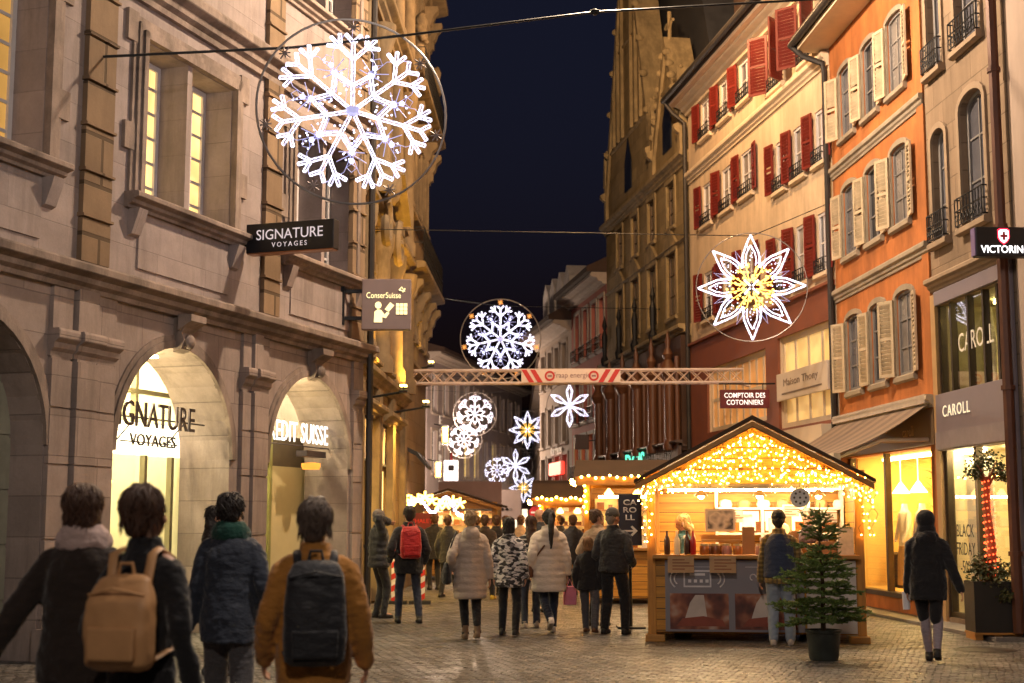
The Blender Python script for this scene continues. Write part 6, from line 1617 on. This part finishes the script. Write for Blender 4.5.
    if scarf:
        mb = MB(); ell(mb, [(1.42, .1, .1, 0), (1.44, .13, .125, 0), (1.48, .14, .135, 0), (1.53, .125, .125, 0), (1.565, .095, .1, .0)], 20)
        mb.tube([(.1*cos(a*.5), .09*sin(a*.5)+.02, 1.47+.03*sin(a)) for a in range(13)], .045, 8); mb.tube([(.08*cos(a*.5+1), .1*sin(a*.5+1), 1.52+.02*cos(a)) for a in range(13)], .035, 8)
        remeshed(fin(mb), 'scarf', scarf, t, .011, 3, (.02, .05))
    # ---- hair and hats
    if hair not in (None, 'bald'):
        mb = MB(); mb.xf = Rh
        mb.ball((0, -.022, 1.678), (.088, .1, .094), 16, 12)
        mb.ball((0, -.05, 1.63), (.084, .066, .085), 14, 10)
        if hair == 'short':
            mb.ball((0, .03, 1.725), (.066, .06, .04), 12, 8); mb.ball((0, -.05, 1.58), (.062, .045, .05), 12, 8)
        if hair == 'tousled':
            rr = random.Random(int(loc[0]*100))
            for i in range(30): a = rr.uniform(0, 6.28); h_ = rr.random(); mb.ball((.072*cos(a)*(1-h_*.6), -.02+.08*sin(a)*(1-h_*.6), 1.66+.1*h_), rr.uniform(.022, .034), 8, 6)
            mb.ball((0, -.055, 1.575), (.07, .05, .06), 12, 8)
        if hair == 'bob':
            mb.ball((0, -.03, 1.61), (.1, .088, .1), 14, 10); mb.ball((0, -.045, 1.55), (.095, .07, .06), 12, 8)
        if hair == 'long':
            mb.ball((0, -.045, 1.58), (.09, .065, .12), 14, 10); mb.xf = None; limb(mb, [(0, -.06, 1.56), (0, -.115, 1.42), (0, -.13, 1.25)], [.085, .09, .04], 12, flat=.5)
        if hair == 'pony':
            mb.ball((0, -.105, 1.69), (.035, .035, .035), 8, 6); mb.xf = None; limb(mb, [(0, -.12, 1.69), (0, -.17, 1.58), (0, -.18, 1.4), (0, -.17, 1.22)], [.03, .045, .04, .014], 10)
        if hair == 'bun':
            mb.ball((0, -.1, 1.72), (.05, .045, .045), 10, 8)
        remeshed(fin(mb), 'hair', hair_m, t, .0095, 2, (.016, .03))
        if hair != 'pony' or True:                    # loose locks over the cap of hair
            rr = random.Random(int(abs(loc[0])*1000)); mb = MB(); mb.xf = Rh; nl = 260 if fingers else 60
            for i in range(nl):
                az = rr.uniform(-2.5, 2.5)-pi/2; e0 = rr.uniform(-.3, 1.5); ln = rr.uniform(.05, .1)*(1.4 if hair in ('bob', 'tousled', 'long') else .9); pts = []
                lift = rr.uniform(1.0, 1.07); da = rr.uniform(-.8, .8); tip = rr.uniform(1.0, 1.22)
                for q in range(5):
                    e1 = e0-ln*q/4/.1; f_ = lift+(tip-1)*(q/4)**2; ec = max(e1, -.45); aq = az+da*q/4
                    pts.append(Vector((.088*cos(aq)*cos(ec)*f_, -.026+.1*sin(aq)*cos(ec)*f_, 1.672+.096*sin(ec)*f_-(max(0, -.45-e1))*.09)))
                if pts[0].y > .05 and e0 < .75: continue
                if hat_m and e0 > -.1: continue
                if any(p_.y > .075 and p_.z < 1.70 for p_ in pts): continue
                mb.tube(pts, [.004, .0065, .006, .0045, .0012], 5)
            mb.xf = None; tag(fin(mb).build('hair_locks', hair_m, t, smooth=80), kind='stuff')
    if hat_m:
        mb = MB(); mb.xf = Rh
        mb.ball((0, -.012, 1.685), (.094, .108, .098), 18, 12)
        if hair == 'flatcap' or hair is None and False: pass
        ell_ = [(1.655, .096, .11, -.01), (1.675, .1, .114, -.01), (1.695, .097, .111, -.01)]
        mb.rings([[(rx*cos(2*pi*a/20), ry*sin(2*pi*a/20)+yo, z) for a in range(20)] for z, rx, ry, yo in ell_])
        remeshed(fin(mb), 'hat', hat_m, t, .0095, 2)
    return t, k

def on_person(p, k, name, label, cat, fn, mats, smooth=50, vox=None):
    """a bag carried by somebody: a thing of its own, set down in that person's frame"""
    mb = MB(); fn(mb); mb.v = [(x*k, y*k, z*k) for x, y, z in mb.v]
    o = thing(name, label, cat, p.location, p.rotation_euler.z)
    return mb, o
def backpack(p, k, label, m, strap, w=.15, z0=.95, z1=1.42, d=.16, sx=1.0):
    t = thing('backpack', label, 'backpack', p.location, p.rotation_euler.z)
    mb = MB(); y = -.135
    def sc(mb): mb.v = [(a*k, b_*k, c*k) for a, b_, c in mb.v]; return mb
    rs = []
    for z, f_, g_ in ((z0, .75, .6), (z0+.03, .96, .95), (z0+.16, 1.02, 1.1), (z0+.3, 1.0, 1.0), (z1-.08, .92, .8), (z1-.02, .75, .55), (z1, .5, .3)):
        ring = []
        for a in range(24):
            c, s = cos(2*pi*a/24), sin(2*pi*a/24); e_ = .55
            ring.append((w*f_*abs(c)**e_*(1 if c > 0 else -1), y-d*.5*g_+d*.5*g_*abs(s)**e_*(1 if s > 0 else -1), z))
        rs.append(ring)
    mb.rings(rs); remeshed(sc(mb), 'bag', m, t, .011, 3, (.014, .1))
    mb = MB(); yy = y-d*1.02
    mb.prism([(-w*.7, z0+.05), (w*.7, z0+.05), (w*.74, z0+.2), (-w*.74, z0+.2)], yy-.02, yy+.05); sc(mb).build('pocket', m, t, bevel=.012)
    mb = MB(); mb.tube([(-w*.85, yy+.03, z1-.09), (0, yy+.0, z1-.06), (w*.85, yy+.03, z1-.09)], .007, 5); mb.tube([(-.04, y-.03, z1), (-.03, y-.03, z1+.05), (.03, y-.03, z1+.05), (.04, y-.03, z1)], .009, 6); sc(mb).build('zip', strap, t)
    for sg in (-1, 1):
        mb = MB(); mb.tube([(sg*w*.55, y-.01, z1-.06), (sg*w*.6, -.11, 1.45), (sg*.1*sx, -.03, 1.475), (sg*.115*sx, .08, 1.43), (sg*.125*sx, .15, 1.34), (sg*.14*sx, .14, 1.15), (sg*.165*sx, .0, z0+.08), (sg*w*.85, y-.02, z0+.05)], .024, 8, flat=.45, ref=(1, 0, 0)); sc(mb).build('strap', strap, t, smooth=60)
    return t
def handbag(p, k, label, pos, m, w=.16, h=.26, strap_to=None, soft=.07):
    t = thing('handbag', label, 'bag', p.location, p.rotation_euler.z)
    mb = MB(); x, y, z = pos
    mb.rings([[(x+soft*f_*cos(a*pi/8), y+w*g_*sin(a*pi/8), zz) for a in range(16)] for zz, f_, g_ in ((z-h, .6, .85), (z-h+.03, 1, 1), (z-h*.5, .95, .95), (z-.05, .6, .75), (z, .2, .6))]); mb.v = [(a*k, b_*k, c*k) for a, b_, c in mb.v]; remeshed(mb, 'bag', m, t, .012, 3, (.02, .08))
    mb = MB(); s = strap_to or (x*.8, 0, 1.46); pts = [(x, y-w*.5, z-.02), ((x+s[0])/2*1.08, s[1]-.13, (z+s[2])/2), s, ((x+s[0])/2*1.08, s[1]+.13, (z+s[2])/2), (x, y+w*.5, z-.02)]
    mb.tube(pts, .014, 6); mb.v = [(a*k, b_*k, c*k) for a, b_, c in mb.v]; mb.build('strap', m, t, smooth=60)
    return t
def place(px, d, py=520):
    v = at(px, py, d); return Vector((v.x, v.y, 0))
def facing(loc, off=0): return -atan2(loc[0], loc[1])+off
blk = fabric('black_wool', (.014, .013, .015), var=.3); chc = fabric('charcoal_cloth', (.022, .022, .026), var=.25, rough=.6)
dbrown = fabric('dark_brown_coat', (.03, .02, .016), var=.3); navy = fabric('navy_cloth', (.03, .037, .055), var=.2, rough=.7)
must = fabric('mustard_coat', (.42, .18, .035), var=.15); denim = fabric('denim', (.05, .065, .11), var=.3); ldenim = fabric('light_denim', (.22, .26, .33), var=.2)
dkden = fabric('dark_denim', (.02, .025, .045), var=.3); greytr = fabric('grey_trousers', (.085, .08, .085), var=.2)
beige = fabric('beige_quilt', (.42, .33, .27), var=.1, rough=.55); cream_q = fabric('cream_quilt', (.62, .52, .43), var=.08, rough=.5)
camo = fabric('patterned_quilt', (.03, .028, .03), pattern='camo'); plaid = fabric('plaid_cloth', (.16, .1, .03), pattern='plaid'); stripe = fabric('striped_knit', (.03, .03, .035), pattern='stripe')
trench = fabric('trench_cloth', (.4, .28, .18), var=.1); tanl = mat('tan_leather', (.55, .29, .125), .5, var=.2, scale=3, bmp=.1); redb = fabric('red_nylon', (.38, .012, .012), var=.2, rough=.5)
pinkscarf = fabric('pale_pink_knit', (.55, .4, .36), var=.15); green = fabric('dark_green_knit', (.012, .06, .045), var=.25); teal = fabric('teal_cloth', (.03, .09, .1))
hb_ = hairmat('brown_hair', (.075, .032, .016)); hd = hairmat('dark_hair', (.018, .012, .01)); hg = hairmat('grey_brown_hair', (.11, .075, .055)); hgr = hairmat('grey_hair', (.22, .18, .15)); hbl = hairmat('blond_hair', (.5, .3, .1)); hblg = hairmat('ash_blond_hair', (.34, .22, .11))
brownshoe = mat('brown_shoe', (.12, .05, .02), .5); whiteshoe = mat('pale_shoe', (.5, .42, .36), .5); tanboot = mat('tan_boot', (.16, .1, .06), .6)

# foreground walkers (cut by the lower edge)
L = place(84, 7.1); p, k = person('walker in a dark brown jacket and pale pink scarf with one hand swinging out', L, facing(L, -.3), 1.73, head=-.1, feet=((-.1, -.25), (.11, .3)), lift=(.05, 0), hands=((-.47, -.06, .86), (.25, .14, .92)), coat='jacket', coat_m=dbrown, hem=.78, thick=.04, wide=1.0, trousers=denim, hair='bob', hair_m=hb_, scarf=pinkscarf, fingers=True, collar=False)
L = place(146, 6.5); p, k = person('walker in a long black coat carrying a tan backpack, tousled brown hair', L, facing(L, -.5), 1.71, head=-.4, feet=((-.1, .25), (.1, -.25)), lift=(0, .05), hands=((-.22, .16, .95), (.24, .05, .86)), coat='coat', coat_m=blk, hem=.5, thick=.02, wide=.84, trousers=blk, hair='tousled', hair_m=hb_, fingers=True)
backpack(p, k, 'tan leather backpack on the walker in the black coat', tanl, tanl, w=.165, z0=.93, z1=1.36, d=.14, sx=.86)
L = place(231, 10.0); p, k = person('man in a navy jacket with a dark green scarf and grey trousers, seen from behind', L, facing(L, -.2), 1.745, head=-.1, feet=((-.11, .1), (.11, -.12)), hands=((-.29, .03, .82), (.25, .14, .92)), coat='jacket', coat_m=navy, hem=.72, thick=.035, wide=.98, trousers=greytr, leg_w=1.2, hair='short', hair_m=hd, scarf=green, fingers=True)
L = ground(213, 676); p, k = person('woman in a black coat with long dark hair behind the man in the scarf', L, facing(L, -1.1), 1.7, head=-.5, feet=((-.1, 0), (.1, .08)), coat='coat', coat_m=blk, hem=.55, thick=.03, trousers=blk, hair='long', hair_m=hd, shoes=mat('sneaker_dark', (.08, .08, .08), .5))
L = place(316, 7.6); p, k = person('walker in a mustard yellow coat with a large black backpack and grey brown hair', L, facing(L, .02), 1.665, head=-.25, nod=-.05, feet=((-.11, .15), (.11, -.2)), lift=(0, .04), hands=((-.27, .1, .88), (.29, .08, .86)), coat='coat', coat_m=must, hem=.74, thick=.04, wide=1.02, trousers=blk, hair='tousled', hair_m=hg, fingers=True)
backpack(p, k, 'large black backpack on the mustard yellow coat', chc, chc, w=.17, z0=.86, z1=1.43, d=.17)
# middle distance
L = ground(378, 618); p, k = person('man in a dark padded jacket and grey cap talking on his phone, facing right', L, facing(L, -1.2), 1.72, head=.1, feet=((-.1, 0), (.1, .05)), hands=((-.2, .22, 1.05), (.12, .13, 1.56)), coat='jacket', coat_m=chc, hem=.82, puff=.11, thick=.05, trousers=chc, hair='short', hair_m=hgr, hat_m=fabric('grey_cap', (.12, .1, .09)), shoes=None)
L = ground(408, 623); p, k = person('man in a black coat wearing a bright red backpack, seen from behind', L, facing(L, .15), 1.77, head=.1, feet=((-.15, .0), (.16, -.1)), hands=((-.27, .12, .95), (.27, .12, .92)), coat='coat', coat_m=blk, hem=.74, thick=.04, wide=1.08, trousers=dkden, leg_w=.95, hair='short', hair_m=hd)
backpack(p, k, 'bright red backpack on the man in the black coat', redb, redb, w=.16, z0=.97, z1=1.46, d=.15)
L = ground(470, 640); p, k = person('woman in a long beige quilted coat with short ash blond hair', L, facing(L, .12), 1.68, feet=((-.05, .14), (.08, -.16)), lift=(0, .04), hands=((-.26, .06, .98), (.27, .02, .84)), coat='coat', coat_m=beige, hem=.56, puff=.095, thick=.05, wide=1.0, hood=True, trousers=blk, hair='short', hair_m=hblg, boots=tanboot, flare=.05)
handbag(p, k, 'black shoulder bag hanging at the side of the beige quilted coat', (-.33, .0, 1.06), blk, w=.17, h=.3, strap_to=(-.2, 0, 1.47))
L = ground(509, 636); p, k = person('person in a black and white patterned quilted jacket with a dark bob and black trousers', L, facing(L, -.2), 1.6, feet=((-.13, .12), (.12, -.12)), lift=(0, .02), coat='jacket', coat_m=camo, hem=.72, puff=.1, thick=.045, wide=1.02, trousers=blk, hair='bob', hair_m=hd)
L = ground(531, 628); p, k = person('woman in a dark striped jacket between the patterned jacket and the cream coat', L, facing(L, .1), 1.62, feet=((-.1, .0), (.1, .1)), coat='jacket', coat_m=stripe, hem=.76, thick=.035, trousers=denim, hair='long', hair_m=hb_, shoes=whiteshoe)
L = ground(540, 612); p, k = person('bald man mostly hidden behind the cream quilted coat', L, facing(L, -.6), 1.76, head=-.5, coat='jacket', coat_m=chc, hem=.78, thick=.04, trousers=blk, hair='bald')
L = ground(549, 634); p, k = person('woman in a cream white quilted coat with a long black ponytail', L, facing(L, .2), 1.7, feet=((-.03, -.28), (.1, .22)), lift=(.13, 0), hands=((-.27, .05, .88), (.27, .02, .84)), coat='coat', coat_m=cream_q, hem=.6, puff=.1, thick=.06, wide=1.04, hood=True, trousers=dkden, hair='pony', hair_m=hd, flare=.06, shoes=whiteshoe)
handbag(p, k, 'brown crossbody bag at the left hip of the cream quilted coat', (-.29, .0, 1.0), mat('brown_leather', (.1, .035, .015), .5), w=.12, h=.2, strap_to=(.1, -.03, 1.49))
L = ground(589, 633); p, k = person('boy with light brown hair in a black jacket and grey joggers, walking', L, facing(L, -.3), 1.32, feet=((-.12, .2), (.18, -.24)), lift=(0, .03), coat='jacket', coat_m=blk, hem=.78, thick=.04, wide=1.05, trousers=greytr, leg_w=1.15, hair='bob', hair_m=hairmat('light_brown_hair', (.22, .1, .035)), shoes=brownshoe)
L = ground(598, 626); p, k = person('woman in a pale trench coat with pinned up brown hair, behind the boy', L, facing(L, -.5), 1.72, head=-.7, coat='coat', coat_m=trench, hem=.6, thick=.035, trousers=blk, hair='bun', hair_m=hb_, hands=((-.24, .2, 1.05), (.2, .22, 1.05)))
L = ground(614, 634); p, k = person('man in a black jacket and dark grey cap standing beside the stall post', L, facing(L, -.35), 1.72, head=-.45, feet=((-.14, .0), (.16, .02)), hands=((-.2, .2, .98), (.22, .2, .98)), coat='jacket', coat_m=chc, hem=.86, thick=.04, wide=1.1, trousers=blk, leg_w=1.1, hair='short', hair_m=hgr, hat_m=fabric('dark_grey_cap', (.06, .055, .05)))
bag = thing('gift_bag', 'small pink paper bag carried between the cream coat and the boy', 'bag', ground(570, 632)+Vector((0, 0, .38)), .1)
mb = MB(); mb.box(-.09, .09, -.04, .04, 0, .26); mb.build('bag', mat('pink_paper', (.55, .16, .24), .6), bag, bevel=.006); mb = MB(); mb.tube([(-.04, 0, .26), (0, 0, .36), (.04, 0, .26)], .005, 4); mb.build('handle', mat('pink_paper', (.55, .16, .24), .6), bag)
# right: hooded walker
L = ground(931, 662); p, k = person('walker in a black hooded jacket and grey leggings carrying a white cup', L, facing(L, -.08), 1.66, head=-.05, feet=((-.03, .17), (.09, -.2)), lift=(0, .06), hands=((-.25, .1, .78), (.36, -.06, .86)), coat='jacket', coat_m=blk, hem=.72, thick=.045, wide=1.02, trousers=None, socks=fabric('pale_grey_legging', (.3, .25, .28), var=.15, rough=.6), hair=None, hair_m=hd, hat_m=None, hood=True, fingers=True, shoes=None)
for i, q in enumerate(((-.09, .06), (.09, -.05))):
    mb = MB(); limb(mb, [(q[0], 0, .93), (q[0]*.95, q[1]*.6, .72), (q[0]*.8, q[1]*1.3+.02, .5)], [.1, .085, .066], 12); mb.v = [(a*k, b_*k, c*k) for a, b_, c in mb.v]; remeshed(mb, 'shorts', blk, p, .012, 2)
mb = MB(); mb.ball((0, -.02, 1.665), (.112, .118, .12), 16, 12); mb.ball((0, -.03, 1.54), (.115, .1, .1), 14, 10); mb.ball((0, -.02, 1.47), (.15, .12, .07), 14, 8); mb.v = [(a*k, b_*k, c*k) for a, b_, c in mb.v]; remeshed(mb, 'hood', blk, p, .012, 3, (.012, .06))
hp = Matrix.Rotation(p.rotation_euler.z, 4, 'Z') @ Vector((-.27*k, .15*k, .70*k))+L
cup = thing('paper_cup', 'tall white paper cup held by the hooded walker', 'cup', hp-Vector((0, 0, .1)))
mb = MB(); mb.lathe([(0, 0), (.04, 0), (.048, .18), (.045, .18), (.038, .01), (0, .01)], (0, 0, 0), 16); mb.build('cup', mat('white_cup', (.75, .72, .75), .5, bmp=0), cup, smooth=40); mb = MB(); mb.lathe([(0, .181), (.05, .181), (.05, .195), (.03, .2), (0, .2)], (0, 0, 0), 16); mb.build('lid', mat('white_cup', (.75, .72, .75), .5), cup, smooth=40)
# at the stall
L = S(1.72, -.42, 0); p, k = person('customer in plaid sleeves, navy waistcoat, black beanie and pale jeans at the stall counter', L, facing(L, -.05), 1.68, feet=((-.1, .0), (.12, .02)), hands=((-.26, .12, .85), (.2, .25, 1.12)), coat='shirt', coat_m=plaid, hem=.8, thick=.03, trousers=ldenim, leg_w=1.15, hair='short', hair_m=hd, hat_m=fabric('black_beanie', (.012, .012, .013)), shoes=whiteshoe)
mb = MB(); ell(mb, [(.88, .215, .17, 0), (1.0, .21, .168, 0), (1.15, .205, .165, 0), (1.3, .205, .168, 0), (1.38, .165, .155, 0), (1.46, .11, .12, 0)], 24); mb.v = [(a*k, b_*k, c*k) for a, b_, c in mb.v]; remeshed(mb, 'waistcoat', fabric('navy_quilt', (.03, .04, .075)), p, .012, 3, (.01, .06))
L = S(2.2, 1.0, .0); p, k = person('grey haired seller in a dark jumper behind the stall counter, half hidden by the fir', L, RZS+pi-.2, 1.72, hands=((-.25, .25, 1.1), (.25, .25, 1.1)), coat='jumper', coat_m=fabric('aubergine_jumper', (.05, .025, .03)), hem=.85, thick=.02, trousers=blk, hair='short', hair_m=hgr)
L = S(.52, .78, .0); p, k = person('seller with long blond hair in a teal top behind the stall counter', L, RZS+pi*.5, 1.64, nod=-.35, hands=((-.22, .3, 1.12), (.2, .32, 1.15)), coat='top', coat_m=teal, hem=.88, thick=.02, trousers=blk, hair='long', hair_m=hbl)
# far figures
L = ground(434, 590); p, k = person('shopper in dark clothes at the left market stall', L, .3, 1.7, coat='coat', coat_m=blk, hem=.7, thick=.04, trousers=blk, hair='short', hair_m=hb_, voxel=.02)
c_ = ground(410, 580)
L = Vector((c_.x+.15, c_.y+.95, 0)); p, k = person('seller in a brown jumper inside the left market stall', L, pi, 1.7, coat='jumper', coat_m=dbrown, hem=.8, thick=.03, trousers=blk, hair='short', hair_m=hd, voxel=.02)
for px, py, l, m_, yw in ((448, 597, 'far walker in a grey coat left of the beige coat, near the left stall', chc, -.4), (521, 590, 'far walker in a pale coat seen between the patterned and cream coats', trench, .1), (476, 588, 'far walker in navy standing deep in the street behind the beige coat', navy, .6),
        (506, 586, 'farthest walker in mustard deep in the street', must, -.2), (573, 596, 'shopper in navy at the counter of the stall behind the boy', navy, .2),
        (496, 596, 'distant walker in a dark coat between the beige and the patterned coats', blk, .2), (485, 600, 'distant walker in brown with yellow shoes beside the beige coat', dbrown, -.3), (560, 590, 'distant shopper in black in front of the small far stall', blk, 1.0)):
    L = ground(px, py); p, k = person(l, L, yw, 1.66, feet=((-.1, -.15), (.1, .2)), coat='coat', coat_m=m_, hem=.72, thick=.04, trousers=blk, hair='short', hair_m=hb_, voxel=.02, shoes=mat('yellow_shoe', (.5, .35, .04), .5) if 'yellow' in l else None)
# ================================================================ night sky, camera
W_ = bpy.data.worlds.new('World'); SC.world = W_; W_.use_nodes = True
nt = W_.node_tree; bg = nt.nodes['Background']
sky = nt.nodes.new('ShaderNodeTexSky'); sky.sky_type = 'NISHITA'; sky.sun_disc = False; sky.sun_elevation = radians(-1.9); sky.sun_rotation = radians(180); sky.air_density = 1; sky.ozone_density = 4
hs = nt.nodes.new('ShaderNodeHueSaturation'); hs.inputs['Saturation'].default_value = .75; nt.links.new(sky.outputs[0], hs.inputs['Color']); nt.links.new(hs.outputs[0], bg.inputs[0]); bg.inputs[1].default_value = .08
sl = bpy.data.lights.new('sun', 'SUN'); sl.energy = .006; sl.angle = radians(10); sl.color = (.6, .7, 1)
so = bpy.data.objects.new('sun', sl); COL.objects.link(so); so.rotation_euler = (radians(40), 0, radians(20))
cam = bpy.data.cameras.new('Camera'); co_ = bpy.data.objects.new('Camera', cam); COL.objects.link(co_)
co_.location = (0, 0, CH); co_.rotation_euler = (pi/2+PITCH, 0, 0)
cam.sensor_width = 36; cam.lens = FPX*36/1024; cam.clip_end = 600; cam.clip_start = .1
cam.dof.use_dof = True; cam.dof.focus_distance = 19; cam.dof.aperture_fstop = 2.0; cam.dof.aperture_blades = 8
SC.camera = co_
SC.view_settings.view_transform = 'Standard'; SC.view_settings.look = 'None'; SC.view_settings.gamma = 1; SC.view_settings.exposure = .45; SC.view_settings.use_curve_mapping = False
SC.render.engine = 'CYCLES'
cy = SC.cycles; cy.use_denoising = True; cy.max_bounces = 6; cy.diffuse_bounces = 3; cy.glossy_bounces = 3; cy.transparent_max_bounces = 8; cy.sample_clamp_indirect = 4; cy.use_light_tree = True; cy.caustics_reflective = False; cy.caustics_refractive = False
try: cy.denoiser = 'OPENIMAGEDENOISE'
except Exception: pass
